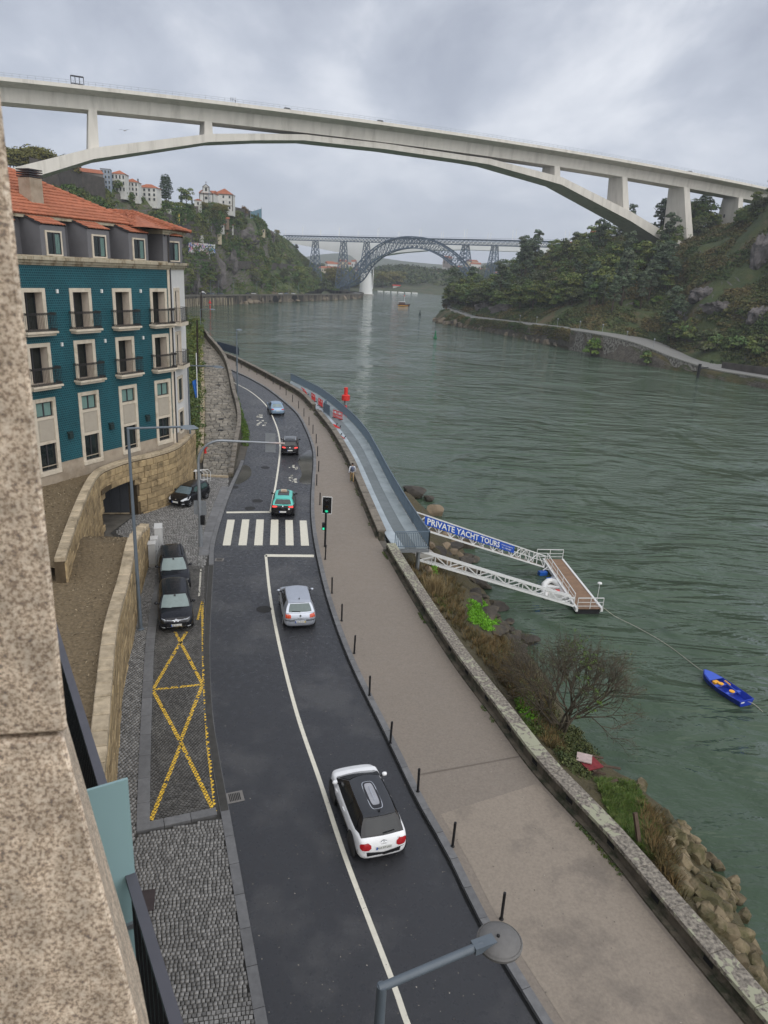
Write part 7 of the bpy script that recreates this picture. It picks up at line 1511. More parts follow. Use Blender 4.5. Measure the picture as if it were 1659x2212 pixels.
hd,_=heading((606,900),(588,872));rp_=(g(583,898)+g(617,898))/2;dv_=np.array([math.cos(hd),math.sin(hd),0]);lblue=carpaint('light_blue',(.27,.38,.50),.3,.45)
tb=[(.76,.72),(.46,.72),(.46,.85),(.75,.87)]
make_car(dict(label='light blue saloon farthest up the road at the bend',name='saloon_car',L=4.5,W=1.80,H=1.42,pos=rp_+dv_*2.2,rz=hd,paint=lblue,belt=.93,hood=.91,nose=.70,tail=.95,boot=.98,gh=(.745,.57,.24,.13),rwb=.12,wiper=False,sw=((.16,.48),(.51,.91)),rwg=M('reflecting_rear_window',(.20,.25,.25),.2,spec=.6),plates=(('rear','',.62,False),),decals=[('tail_lamp',tb,'rear',m_lred,.012),('tail_lamp',mir_(tb),'rear',m_lred,.012)],handles=(-.35,.75)))
hl=[(.84,.66),(.60,.58),(.50,.63),(.56,.74),(.82,.80)];drl=[(.86,.84),(.55,.76),(.10,.735),(.10,.715),(.55,.735),(.86,.81)];fog=[(.70,.36),(.54,.36),(.54,.42),(.70,.42)]
dk_paint=carpaint('dark_navy',(.008,.009,.013),.26)
hd,_=heading((378,1300),(383,1368));fp=(g(343,1372)+g(421,1372))/2;dv_=np.array([math.cos(hd),math.sin(hd),0])
def facing(label,fp,hd,plate,paint,extra=(),name='hatchback_car',**k):
 dv=np.array([math.cos(hd),math.sin(hd),0]);L_=k.get('L',4.16)
 d=dict(label=label,name=name,L=L_,W=1.78,H=1.52,pos=fp-dv*(L_/2+.05),rz=hd,z=.045,paint=paint,belt=.97,hood=.98,nose=.80,tail=1.02,gh=(.745,.575,.10,.035),wr=.33,wsg=m_cglw,swg=m_cgl,seams=(-.45,.62),sw=((.12,.47),(.50,.92)),wiper=False,rim=m_rimd,plates=(('front',plate,.50,False),))
 d.update(k);d['decals']=list(extra);return make_car(d)
front_ex=[('headlamp',hl,'front',m_cgl,.012),('headlamp',mir_(hl),'front',m_cgl,.012),('chrome_bar',drl,'front',m_chr,.016,None,1),('chrome_bar',mir_(drl),'front',m_chr,.016,None,1),('grille',[(-.46,.42),(.46,.42),(.50,.50),(.44,.58),(-.44,.58),(-.50,.50)],'front',m_black,.012),('grille_frame',[(-.48,.400),(.48,.400),(.48,.415),(-.48,.415)],'front',m_chr,.014,None,1),('fog_lamp',fog,'front',m_lclr,.014),('fog_lamp',mir_(fog),'front',m_lclr,.014)]
bad=[('badge',[(-.11,.735),(0,.785),(.11,.735),(.11,.71),(0,.755),(-.11,.71)],'front',m_chr,.02,None,1),('badge',[(-.11,.69),(0,.74),(.11,.69),(.11,.665),(0,.71),(-.11,.665)],'front',m_chr,.02,None,1)]
F1=facing('black hatchback parked in front on the yellow crossed bay, facing the viewer',fp,hd,'BJ 73 LU',dk_paint,front_ex+bad)
def cabin(Fx,seed):
 t_,rf_,rw_,ws_,bv_,add_,*_=Fx;add_('rear_view_mirror',MB().grid(lambda u,v:ws_(.46+.08*u,.80+.12*v,.013),2,1),m_black);add_('wiper_blade',MB().bar(ws_(.15,.0,.02),ws_(.62,.05,.02),.02,.03),m_black);add_('wiper_blade',MB().bar(ws_(.55,.0,.02),ws_(.92,.04,.02),.02,.03),m_black)
cabin(F1,1)
hd2=hd+.03;fp2=(g(352,1300)+g(432,1300))/2;fp2=fp-dv_*4.75+np.array([dv_[1],-dv_[0],0])*-.12
hl2=[(.85,.74),(.62,.64),(.52,.66),(.60,.76),(.84,.86)];dr2=[(.86,.86),(.56,.70),(.54,.675),(.86,.83)]
F2=facing('black crossover parked behind the other black car beside the traffic mast',fp2,hd2,'',carpaint('black_blue',(.007,.008,.012),.26),[('headlamp',hl2,'front',m_cgl,.012),('headlamp',mir_(hl2),'front',m_cgl,.012),('daytime_strip',dr2,'front',m_lclr,.016,None,1),('daytime_strip',mir_(dr2),'front',m_lclr,.016,None,1),('grille',[(-.5,.55),(.5,.55),(.46,.72),(-.46,.72)],'front',m_black,.012),('fog_lamp',fog,'front',m_lclr,.014)],name='crossover_car',L=4.3,H=1.58)
cabin(F2,2)
for q in (.06,.94):F2[5]('roof_rail',MB().bar(F2[1](.06,q,.05),F2[1](.9,q,.05),.04,.04),m_black,F2[8])
fl_,fr_=g(358,1094),g(394,1107);hd=math.atan2((fr_-fl_)[0],-(fr_-fl_)[1]);hd=math.radians(-108)
hc=[(.80,.62),(.48,.60),(.44,.66),(.62,.78),(.80,.84)]
F3=facing('small black hatchback parked by the curved stone wall near the ramp',(fl_+fr_)/2+np.array([.05,.1,0]),hd,'',carpaint('plain_black',(.005,.005,.006),.28),[('headlamp',hc,'front',m_lclr,.014),('headlamp',mir_(hc),'front',m_lclr,.014),('grille',[(-.36,.56),(.36,.56),(.40,.64),(-.40,.64)],'front',m_under,.012),('fog_lamp',fog,'front',m_lclr,.014),('fog_lamp',mir_(fog),'front',m_lclr,.014),('badge',[(0,.72),(.045,.67),(0,.62),(-.045,.67)],'front',m_chr,.016,None,1),('side_strip',[(-1.3,.48),(1.0,.48),(1.0,.51),(-1.3,.51)],'left',m_chr,.012,None,1)],L=3.8,W=1.66,H=1.42,nose=.72,hood=.93,belt=.92,wr=.29,rim=m_rimg,wsg=M('blue_sky_windscreen',(.10,.14,.16),.08,spec=.7,var=.2,vs=3),swg=M('green_side_glass',(.02,.05,.042),.1,spec=.6))
# NEAR BANK, PONTOON, BOATS
inn=[g(846,1053,.78),g(850,1165,.78),g(931,1275,.78),g(1027,1399,.78),g(1126,1530,.78),g(1201,1640,.78),g(1300,1755,.78),g(1431,1908,.78),g(1560,2040,.78),g(1659,2150,.78),np.array([12.6,9.5,.78])]
out=[g(x,y,-9.4)for x,y in [(890,1075),(985,1160),(1040,1260),(1105,1365),(1185,1465),(1265,1630),(1390,1712),(1515,1850),(1590,1985),(1650,2130),(1720,2300)]]
IN,OU=smoothline(inn,110),smoothline(out,110);BN=np.zeros((26,110,3))
for j in range(26):
 for i in range(110):
  t=j/25;a=np.array([IN[i][0],IN[i][1],-1.0]);p=a*(1-t)+OU[i]*t;u=i/109;k=np.interp(u,[0,.2,.45,.6,.72,.85,1],[1.5,1.2,.8,.7,2.4,2.0,1.0]);p[2]=-1.0-(-1.0-OU[i][2])*(t**(1+.28*k));e=math.sin(math.pi*t)
  p[2]+=e*.55*nz(p[0]*.5,p[1]*.5,2);p[0]+=e*.3*nz(p[0],p[1],8);BN[j,i]=p
m_bank=hill_mat('near_bank_soil',(.060,.050,.024),(.080,.066,.030),(.105,.075,.036),(.085,.072,.056))
hill_obj('river_bank',BN,m_bank,'overgrown bank of soil and rock below the near parapet')
HB.append(bvh_of(BN))
def onbank(px,py):
 h=HB[-1].ray_cast(Vector(EYE),Vector(ray(px,py)).normalized());return np.array(h[0])if h[0]is not None else None
def scat(zone,n,seed):
 r_=random.Random(seed);xs=[p[0]for p in zone];ys=[p[1]for p in zone];o=[]
 for _ in range(n*6):
  x,y=r_.uniform(min(xs),max(xs)),r_.uniform(min(ys),max(ys))
  if inpoly(np.array([x]),np.array([y]),zone)[0]:
   p=onbank(x,y)
   if p is not None:o.append(p)
  if len(o)>=n:break
 return np.array(o)
def blades(C,n,h,wd,spread,seed,tint):
 r_=np.random.RandomState(seed);m_=len(C);a=r_.rand(m_,n)*6.28;rad=r_.rand(m_,n)*spread*.4;B=C[:,None,:]+np.stack([rad*np.cos(a),rad*np.sin(a),np.zeros((m_,n))-.03],2)
 hh=h*r_.uniform(.5,1.2,(m_,n));ln=spread*r_.uniform(.3,1.2,(m_,n));tip_=B+np.stack([ln*np.cos(a),ln*np.sin(a),hh],2);mid=B*.45+tip_*.55+np.array([0,0,.12*h]);s=np.stack([-np.sin(a),np.cos(a),np.zeros((m_,n))],2)*wd
 V=np.concatenate([np.stack([B-s,B+s,mid+s*.8,mid-s*.8],2).reshape(-1,4,3),np.stack([mid-s*.8,mid+s*.8,tip_+s*.1,tip_-s*.1],2).reshape(-1,4,3)]);T=np.repeat(tint,n);return V,np.concatenate([T,T])
m_dry=M('dry_grass',(.150,.098,.040),.8,var=.25,vs=2,irand=.35,tcol=(.060,.062,.022));m_alg=M('bright_algae',(.130,.340,.012),.6,var=.25,vs=2,irand=.3,tcol=(.085,.22,.012))
def stuff(nm,V,T,mt,label):tag(link(nm,quads_mesh(nm,V,mt,T)),label,'plants',kind='stuff')
rs=np.random.RandomState(4)
C=np.concatenate([scat([(870,1215),(960,1230),(1050,1330),(1130,1420),(1180,1500),(1120,1520),(1000,1380),(925,1290)],620,1),scat([(1000,1350),(1100,1400),(1190,1520),(1220,1640),(1180,1610),(1100,1500)],420,2),scat([(1380,1740),(1430,1770),(1450,1850),(1480,1960),(1440,1910),(1400,1840)],150,3)])
C=C[[not inpoly(np.array([q[0]]),np.array([q[1]]),[tuple(onbank(*w_)[:2])for w_ in ((1000,1290),(1045,1288),(1095,1368),(1060,1385),(1005,1355))])[0]for q in C]]
V,T=blades(C,16,.42,.014,.30,5,np.clip(rs.rand(len(C))*1.1-.25,0,1));stuff('bank_grass',V,T,m_dry,'dry brown grass tufts on the near bank')
C=np.concatenate([scat([(1285,1685),(1370,1690),(1425,1790),(1410,1860),(1320,1770)],1300,6),scat([(1110,1500),(1150,1510),(1165,1600),(1130,1570)],160,7),scat([(925,1250),(960,1290),(975,1330),(940,1300)],60,9)])
V,T=blades(C,18,.20,.012,.16,8,rs.rand(len(C))*.45);stuff('bank_turf',V,T,m_grass,'short green grass on the near bank')
C=np.concatenate([scat([(1012,1300),(1040,1298),(1070,1335),(1085,1362),(1060,1368),(1015,1345)],240,10),scat([(1112,1500),(1146,1500),(1160,1575),(1130,1550)],110,11),scat([(926,1225),(942,1228),(940,1246)],24,12)])
V,T=clumps(C+[0,0,.12],.26,30,.06,.6,12,tint=rs.rand(len(C))*.6);stuff('algae',V,T,m_alg,'bright green weed patches on the near bank rocks')
C=scat([(1190,1560),(1270,1590),(1290,1665),(1250,1680),(1205,1640)],190,13);C2=scat([(1085,1460),(1180,1480),(1215,1600),(1160,1590)],120,14)
V,T=clumps(np.concatenate([C,C2]),.42,60,.062,.8,14,tint=rs.rand(len(C)+len(C2))*.55);stuff('bramble',V,T,M('bramble_leaves',(.046,.068,.020),.6,var=.25,vs=2,irand=.45,tcol=(.120,.110,.035)),'dark bramble thicket under the bare shrub')
p=onbank(940,1283);C=np.repeat(p[None],40,0)+rs.normal(size=(40,3))*[.3,.3,.02];V,T=blades(C,14,1.2,.012,.45,20,rs.rand(40)*.2);stuff('pampas_tuft',V,T,M('pale_straw',(.30,.22,.11),.8,irand=.3,tcol=(.10,.14,.08)),'pale feathery grass tuft beside the parapet')
m_rk2=M('bank_boulder',(.175,.138,.085),.8,var=.3,vs=3,bump=.02,bs=12,col2=(.070,.062,.028),c2=(.42,.58),c2s=1.2,orand=.28);m_rk3=M('wet_dark_rock',(.045,.038,.030),.6,var=.4,vs=2,bump=.05,bs=4,col2=(.085,.070,.045),c2s=.8,orand=.25)
b_me=[mesh_of('boulder',rock_mb(90+k,26,3,.05),m_rk2,22)for k in range(7)];d_me=[mesh_of('rock',rock_mb(120+k,14,3,.12),m_rk3,30)for k in range(5)];t_me=[mesh_of('rock',rock_mb(140+k,12,3,.06),M('tan_rock',(.22,.17,.115),.8,var=.3,vs=2,bump=.03,bs=6,col2=(.16,.12,.08),c2s=1,orand=.2),30)for k in range(3)]
def boulder(px,py,s,label,group=None,me=None,nm='boulder',lift=.25):
 p=onbank(px,py)
 if p is None:p=g(px,py,WZ+.1)
 o=link(nm,me);o.location=(p[0],p[1],p[2]+s[2]*lift);o.scale=s;o.rotation_euler=(random.uniform(-.3,.3),random.uniform(-.3,.3),random.uniform(0,3));return tag(o,label,'rock',group)
for k,(px,py,s,lb)in enumerate([(1386,1700,(1.0,.45,.35),'long pale stone slab at the top of the rock bank'),(1437,1772,(.55,.45,.4),'pale square boulder below the long slab'),(1498,1846,(.72,.55,.5),'largest flat topped tan boulder beside the water'),(1547,1908,(.68,.5,.5),'large dark stained boulder at the water edge'),(1452,1800,(.45,.4,.35),'rounded tan boulder under the square one')]):boulder(px,py,s,lb,None,b_me[k])
rr=random.Random(21)
zn=[(1405,1748),(1440,1750),(1520,1830),(1592,1920),(1612,2000),(1650,2150),(1610,2100),(1535,2000),(1470,1920),(1425,1850)];k=-1
while k<108:
 px,py=rr.uniform(1400,1650),rr.uniform(1745,2150)
 if not inpoly(np.array([px]),np.array([py]),zn)[0]:continue
 k+=1;s=rr.uniform(.22,.50);boulder(px,py,(s*rr.uniform(.9,1.3),s,s*rr.uniform(.7,1)),'olive brown boulder in the pile of riprap at lower right','riprap boulders',b_me[k%7])
for k in range(40):
 u=rr.random();px=985+165*u+rr.uniform(-40,14);py=1180+240*u+rr.uniform(-14,14);s=rr.uniform(.4,1.0);boulder(px,py,(s*1.4,s,s*.5),'wet dark rock along the tideline by the gangways','dark tideline rocks',d_me[k%5],'rock')
for k in range(14):boulder(rr.uniform(925,1010),rr.uniform(1150,1235),(rr.uniform(.4,.9),rr.uniform(.4,.7),.35),'tan rock on the bank under the gangways','tan rocks under the gangways',t_me[k%3],'rock')
for px,py,s,lb in [(893,1072,(2.0,1.4,1.3),'large dark rock standing in the water below the walkway'),(926,1082,(.9,.6,.7),'small dark rock in the water beside the larger one'),(940,1112,(1.6,1.1,1.0),'pale topped rock behind the banner gangway'),(1010,1180,(1.6,1.0,.9),'dark rock between the two gangways')]:
 p=g(px,py,WZ);o=link('rock',d_me[len(lb)%5]if 'pale' not in lb else t_me[0]);o.location=(p[0],p[1],WZ+s[2]*.3);o.scale=s;tag(o,lb,'rock')
dp=onbank(1268,1672);t=thing('rubbish_pile','heap of old boards and a red sheet on the bank by the parapet','rubbish',tuple(dp));m_wood=M('rotten_board',(.09,.062,.045),.85,var=.3,vs=4)
for k in range(9):a=np.array([rr.uniform(-.6,1.0),rr.uniform(-.7,.6),.1+.05*k]);d_=np.array([rr.uniform(.5,1.1),rr.uniform(-.3,.5),rr.uniform(-.1,.1)]);obj('board',MB().bar(dp+a-d_*.5,dp+a+d_*.5,.13,.04),m_wood,t)
obj('red_sheet',MB().box(tuple(dp+[.1,0,.55]),(.8,.7,.04),.4),M('faded_red_sheet',(.20,.03,.035),.7,var=.3,vs=5),t);obj('pale_board',MB().box(tuple(dp+[-.15,.25,.65]),(.65,.6,.05),-.3),M('pale_pink_board',(.48,.38,.36),.8,var=.2,vs=5),t)
p=onbank(1385,1830);tag(obj('timber_post',MB().bar(p+np.array([0,0,-.2]),p+np.array([-.25,.5,1.1]),.16,.10),m_wood),'leaning old timber post in the grass near the parapet','post')
bt=g(1208,1585,-5.2);bt_o=onbank(1208,1585);bt=bt_o if bt_o is not None else bt
tr=thing('bare_tree','large leafless shrub with many dark twigs growing from the near bank','tree',tuple(bt));br_=MB();tips=[];rr=random.Random(15)
def grow(p,d,L_,r_,dep):
 pts=[p];q=p
 for k in range(3):d=d+np.array([rr.gauss(0,.13),rr.gauss(0,.13),rr.gauss(0,.10)+.03]);d/=np.linalg.norm(d);q=q+d*L_/3;pts.append(q)
 br_.tube(pts,[r_,r_*.88,r_*.76,r_*.62],7 if dep<2 else (4 if dep<4 else 3),caps=False)
 if dep>=7 or r_<.006:tips.append(q);return
 for k in range(3 if dep<5 else 2):
  a=rr.uniform(0,6.28);sp=rr.uniform(.35,.85);n1_=np.cross(d,[0,0,1.0])if abs(d[2])<.95 else np.array([1.0,0,0]);n1_/=np.linalg.norm(n1_);n2_=np.cross(d,n1_);nd=d+sp*(math.cos(a)*n1_+math.sin(a)*n2_);nd[2]+=.06;nd/=np.linalg.norm(nd);grow(pts[rr.choice((2,3,3))],nd,L_*rr.uniform(.66,.88),r_*rr.uniform(.55,.70),dep+1)
for a in range(7):an=a*.9+.3;q_=.35+.3*(a%3);grow(bt+np.array([0,0,-.2]),np.array([math.cos(an)*q_,math.sin(an)*q_,1.0])/math.hypot(1,q_),1.55,.085,0)
obj('branches',br_,M('twig_bark',(.080,.066,.046),.85,var=.3,vs=5),tr)
tips=np.array(tips);k=rs.rand(len(tips))<.10;V,T=clumps(tips[k],.13,6,.035,.9,3,tint=rs.rand(k.sum()));lf=link('leaves',quads_mesh('leaves',V-np.array(tr.location),m_l['olive'],T),tr);lf['kind']='stuff'
sel=tips[(np.abs(tips[:,0]-bt[0]-.6)<.5)&(rs.rand(len(tips))<.12)];V,T=clumps(sel,.12,10,.04,.9,4,tint=rs.rand(len(sel))*.5);lf=link('ivy_leaves',quads_mesh('ivy_leaves',V-np.array(tr.location),m_l['bright'],T),tr);lf['kind']='stuff'
m_wm=M('white_metal',(.66,.66,.65),.4,var=.08,vs=4);m_plank=M('brown_decking',(.215,.135,.085),.7,var=.18,vs=3,bump=.01,bs=20,orand=.1)
def truss(t,A,B,up_h,side,nb,chord=.10,mid=True):
 A,B=np.array(A),np.array(B);z=np.array([0,0,up_h]);sd_=np.array(side);o=[]
 for k_,s_ in enumerate((0,1)):
  a,b=A+sd_*s_,B+sd_*s_;obj('bottom_chord',MB().bar(a,b,chord,chord*1.4),m_wm,t);obj('top_chord',MB().bar(a+z,b+z,chord,chord),m_wm,t);m_=MB()
  if mid:obj('mid_rail',MB().bar(a+z*.5,b+z*.5,chord*.5),m_wm,t)
  for k in range(nb+1):
   p=a+(b-a)*k/nb;obj('upright',MB().bar(p,p+z,chord*.7),m_wm,t)
   if k<nb:q=a+(b-a)*(k+1)/nb;obj('diagonal',MB().bar(p+(z if k%2 else 0),q+(0 if k%2 else z),chord*.6),m_wm,t)
A,B=g(921,1146,-.05),g(1175,1225,-8.15);d_=(B-A)[:2]/np.linalg.norm((B-A)[:2]);sd_=np.array([-d_[1],d_[0],0])*1.25
gw=thing('gangway','white truss gangway with a blue yacht tours banner leading down to the pontoon','gangway',tuple(A));truss(gw,A,B,1.15,sd_,12)
for k in range(44):a,b=A+(B-A)*(k+.06)/44,A+(B-A)*(k+.94)/44;obj('plank',MB().hexa([a+sd_*.06+[0,0,.06],b+sd_*.06+[0,0,.06],b+sd_*.94+[0,0,.06],a+sd_*.94+[0,0,.06],a+sd_*.06+[0,0,.10],b+sd_*.06+[0,0,.10],b+sd_*.94+[0,0,.10],a+sd_*.94+[0,0,.10]]),m_plank,gw,recalc=True)
bn=thing('banner','blue banner with white lettering tied to the gangway','banner',tuple(A));nrm=-sd_/np.linalg.norm(sd_);AB=B-A;z=np.array([0,0,1.0])
bp=lambda t_,h_,o_:A+AB*t_+z*h_+nrm*(.07+o_)
obj('cloth',MB().grid(lambda u,v:bp(-.02+.70*u,.42+.66*v,.012*math.sin(u*25)),40,2),M('banner_blue',(.012,.075,.42),.5,var=.08,vs=2),bn)
def on_banner(txt,t0,t1,h0,h1,bold=.012):
 m_=text_mb(txt,1.0,'LEFT',0.0,bold);a=np.array(m_.v);x0,x1,y0,y1=a[:,0].min(),a[:,0].max(),a[:,1].min(),a[:,1].max();m_.v=[tuple(bp(t0+(t1-t0)*(v[0]-x0)/(x1-x0),h0+(h1-h0)*(v[1]-y0)/(y1-y0),.03))for v in a];obj('lettering',m_,m_white,bn)
on_banner('PRIVATE YACHT TOURS',-.005,.545,.50,1.0,.022);on_banner('& Sports Agency',.56,.665,.78,.92);on_banner('91 198 087',.565,.65,.55,.68)
A2,B2=g(905,1210,-2.3),g(1239,1309,-8.2);d2=(B2-A2)[:2]/np.linalg.norm((B2-A2)[:2]);s2=np.array([-d2[1],d2[0],0])*.55
st2=thing('mooring_strut','white lattice strut holding the pontoon off the bank','strut',tuple(A2));truss(st2,A2,B2,.72,s2,11,.11,False)
tag(obj('concrete_landing',MB().obox(g(876,1204,-2.1)-[0,0,.5],(2.2,1.2,0),(-.5,1.2,0),(0,0,.5)),m_conc2),'small concrete landing at the bank end of the lattice strut','landing')
ZP=-8.4;c4=[g(1172,1207,ZP),g(1217,1208,ZP),g(1303,1315,ZP),g(1244,1315,ZP)]
pt=thing('pontoon','floating brown decked pontoon with white railings','pontoon',tuple(sum(c4)/4));poly=[tuple(p[:2])for p in c4]
ed=lambda s_,t_:(c4[0]*(1-s_)+c4[1]*s_)*(1-t_)+(c4[3]*(1-s_)+c4[2]*s_)*t_
for k in range(40):q=[ed(.09,(k+.03)/40),ed(.91,(k+.03)/40),ed(.91,(k+.97)/40),ed(.09,(k+.97)/40)];obj('plank',MB().prism([tuple(p[:2])for p in q],ZP-.05,ZP),m_plank,pt)
obj('float',MB().prism([tuple(ed(a,b)[:2])for a,b in ((.08,.02),(.92,.02),(.92,.98),(.08,.98))],WZ-.4,ZP-.06),M('dark_float',(.02,.02,.022),.7),pt)
for s0,s1 in ((0,.085),(.915,1)):obj('edge_beam',MB().prism([tuple(ed(a,b)[:2])for a,b in ((s0,0),(s1,0),(s1,1),(s0,1))],ZP-.28,ZP+.05),m_wm,pt)
def wrail(p,q,n,h=1.0):
 for k in range(n+1):a=p+(q-p)*k/n;obj('rail_post',MB().bar(a,a+z*h,.05),m_wm,pt)
 for hh in (h,h*.6,h*.25):obj('rail',MB().bar(p+z*hh,q+z*hh,.06 if hh==h else .035),m_wm,pt)
wrail(ed(.04,.10),ed(.04,.92),5);wrail(ed(.04,1),ed(.97,1),2);wrail(ed(-.3,0),ed(.95,0),2)
lp=ed(.86,.93);t=thing('pontoon_lamp','small lamp on a post at the end of the pontoon','lamp',tuple(lp));obj('pole',MB().tube([lp,lp+z*2.0],.025,6),m_wm,t);obj('lamp_cap',MB().lathe([(.05,1.95),(.20,2.02),(.17,2.10),(.02,2.16)],12,tuple(lp)),m_wm,t)
for k,(px,py)in enumerate(((1172,1238),(1190,1253))):p=g(px,py,WZ+.2);t=thing('blue_float',['blue outrigger float nearer the gangway end','blue outrigger float beside the white dinghy'][k],'float',tuple(p));obj('drum',MB().box(tuple(p),(.8,.5,.35),.3),M('blue_drum',(.02,.12,.50),.45),t);obj('arm',MB().bar(p+z*.3,ed(.02,.18+.25*k),.08),m_wm,t);obj('arm',MB().bar(p+np.array([.3,.3,.3]),ed(.02,.25+.25*k),.08),m_wm,t)
bc,sn_=g(1190,1256,WZ+.25),g(1200,1290,WZ+.25);dd=(bc-sn_)/np.linalg.norm(bc-sn_);dg_=thing('inflatable_dinghy','white inflatable dinghy tied beside the pontoon','dinghy',(*((bc+sn_)/2)[:2],WZ+.2),math.atan2(dd[1],dd[0]))
dg_.scale=(1.15,1.15,1.1);obj('tube',MB().tube([(-1.7,.75,0),(-.4,.78,.02),(.7,.62,.08),(1.25,.28,.16),(1.38,0,.18),(1.25,-.28,.16),(.7,-.62,.08),(-.4,-.78,.02),(-1.7,-.75,0)],[.2,.25,.25,.24,.23,.24,.25,.25,.2],10),m_wm,dg_,local=True,smooth=True)
obj('floor',MB().box((-.2,0,-.08),(2.6,1.2,.06)),M('dinghy_floor',(.58,.56,.52),.7),dg_,local=True);obj('bench',MB().box((.1,0,.22),(.3,1.3,.06)),m_wm,dg_,local=True);obj('transom',MB().box((-1.45,0,.12),(.08,1.1,.45)),m_wm,dg_,local=True);obj('fuel_can',MB().box((-.7,-.25,.15),(.35,.3,.3)),m_red,dg_,local=True)
bow,stn=g(1521,1452,-8.6),g(1612,1515,-8.6);dd=(bow-stn);Lb=np.linalg.norm(dd);rb_=thing('rowing_boat','blue rowing boat with yellow seats moored on the river','boat',(*((bow+stn)/2)[:2],WZ+.02),math.atan2(dd[1],dd[0]))
m_bb=M('blue_boat_paint',(.012,.038,.36),.4,var=.1,vs=3,coat=.2);m_bl=M('light_blue_deck',(.045,.10,.50),.45,var=.08,vs=3);m_yb=M('yellow_boat_seat',(.80,.38,.035),.5,var=.1)
stt=[(-.5,.40,.05),(-.3,.46,.02),(0,.48,.0),(.25,.40,.03),(.40,.24,.09),(.5,.02,.16)];hb=MB();V_=[]
for x,b_,k_ in stt:
 for y,h_ in ((-1,.46),(-.72,.04),(.72,.04),(1,.46)):V_.append((x*Lb,y*b_*1.55,h_+k_*(1 if h_>.2 else .5)))
hb.add(V_,[(i*4+j,i*4+j+1,i*4+j+5,i*4+j+4)for i in range(5)for j in range(3)]+[(0,3,2,1)]);hull=obj('hull',hb,m_bb,rb_,local=True);sm_=hull.modifiers.new('solid','SOLIDIFY');sm_.thickness=.05;sm_.offset=1
obj('foredeck',MB().add([(.2*Lb,-.62,.49),(.2*Lb,.62,.49),(.4*Lb,.36,.55),(.5*Lb,0,.62),(.4*Lb,-.36,.55)],[(0,4,3,2,1)]),m_bl,rb_,local=True)
for x in (-.2,.06):obj('thwart',MB().box((x*Lb,0,.36),(.22,1.3,.05)),m_bl,rb_,local=True);st_=obj('seat',MB().lathe([(.10,.30),(.07,.42),(.19,.46),(.19,.50)],14,(x*Lb,.12,.0)),m_yb,rb_,local=True)
obj('storage_box',MB().box((.15*Lb,.22,.34),(.3,.42,.25)),m_yb,rb_,local=True);obj('oar',MB().bar((-.3*Lb,-.25,.42),(.12*Lb,-.38,.44),.06),m_bl,rb_,local=True);obj('oar',MB().bar((-.02*Lb,-.45,.46),(.13*Lb,-.5,.46),.07),m_yb,rb_,local=True);obj('name_board',MB().box((-.505*Lb,.34,.34),(.03,.3,.1)),m_white,rb_,local=True)
def rope(nm,pts,label):P_=smoothline([np.array(p)for p in pts],40);tag(obj(nm,MB().tube(P_,.022,5),M('pale_rope',(.40,.38,.32),.8)),label,'rope')
rope('mooring_rope',[c4[2]+z*.1,g(1330,1332,-8.85),g(1380,1357,-8.93),g(1440,1392,-8.95),g(1500,1437,-8.94),g(1513,1446,-8.85),bow+z*.1],'long pale rope from the pontoon to the blue boat');rope('mooring_rope',[stn+z*.05,g(1630,1522,-8.9),g(1648,1538,-9.0)],'short rope trailing from the stern of the blue boat')
p=g(872,661,WZ);tb_=thing('tour_boat','dark wooden tour boat with a white canopy and red flag in mid river','boat',(p[0],p[1],WZ),.15);o_=lambda n_,m_,mt:obj(n_,m_,mt,tb_,local=True)
o_('hull',MB().add([(-5,-1.6,1.1),(-5,1.6,1.1),(3.5,1.6,1.1),(5.5,0,1.9),(3.5,-1.6,1.1),(-4.6,-1.2,-.2),(-4.6,1.2,-.2),(3,1.2,-.2),(4.6,0,-.2),(3,-1.2,-.2)],[(0,1,2,3,4),(5,9,8,7,6),(0,5,6,1),(1,6,7,2),(2,7,8,3),(3,8,9,4),(4,9,5,0)]),M('dark_hull',(.05,.018,.015),.5));o_('rubbing_strake',MB().box((-.8,-1.62,.35),(8.4,.1,.4)),m_yb);o_('cabin',MB().box((-1.5,0,2.1),(4.6,2.6,1.9)),M('brown_cabin',(.09,.04,.03),.6));o_('canopy',MB().box((-1.5,0,3.2),(5.4,3,.2)),m_white);o_('mast',MB().bar((.5,0,3),(.5,0,7.5),.16),m_white);o_('flag',MB().box((.1,0,8),(.7,.05,.9)),m_red)
def buoy(px,py,mt,h_,label,nm='buoy'):
 p=g(px,py,WZ);t=thing(nm,label,'buoy',(p[0],p[1],WZ));obj('float',MB().lathe([(.9*h_/4,-.2),(h_/4,.3),(h_/5,.6)],12),mt,t,local=True);obj('tower',MB().lathe([(h_/6,.5),(h_/14,h_*.75),(h_/9,h_*.8),(h_/40,h_)],10),mt,t,local=True)
m_gb=M('buoy_green',(.01,.13,.05),.5);buoy(940,731,m_gb,3.4,'green conical buoy nearer in mid river');buoy(907,680,M('buoy_dark',(.015,.03,.025),.5),3.2,'small dark buoy beyond the green one in mid river');buoy(965,657,m_red,3,'small red buoy near the right bank tip')
def marker(px,py,ztop,label,base=WZ):
 p=g(px,py,base);t=thing('channel_marker',label,'marker',(p[0],p[1],base));h_=ztop-base;obj('pile',MB().tube([(0,0,-1),(0,0,h_*.62)],.28,10),m_red,t,local=True);obj('collar',MB().tube([(0,0,h_*.5),(0,0,h_*.62)],.32,10),m_steel,t,local=True);obj('head',MB().lathe([(.3,h_*.62),(.75,h_*.64),(.75,h_*.78),(.35,h_*.80),(.35,h_)],14),m_red,t,local=True)
marker(745,912,-2.6,'bright red channel marker standing in the water beside the walkway');marker(454,668,WZ+5,'red channel marker near the left quay wall')
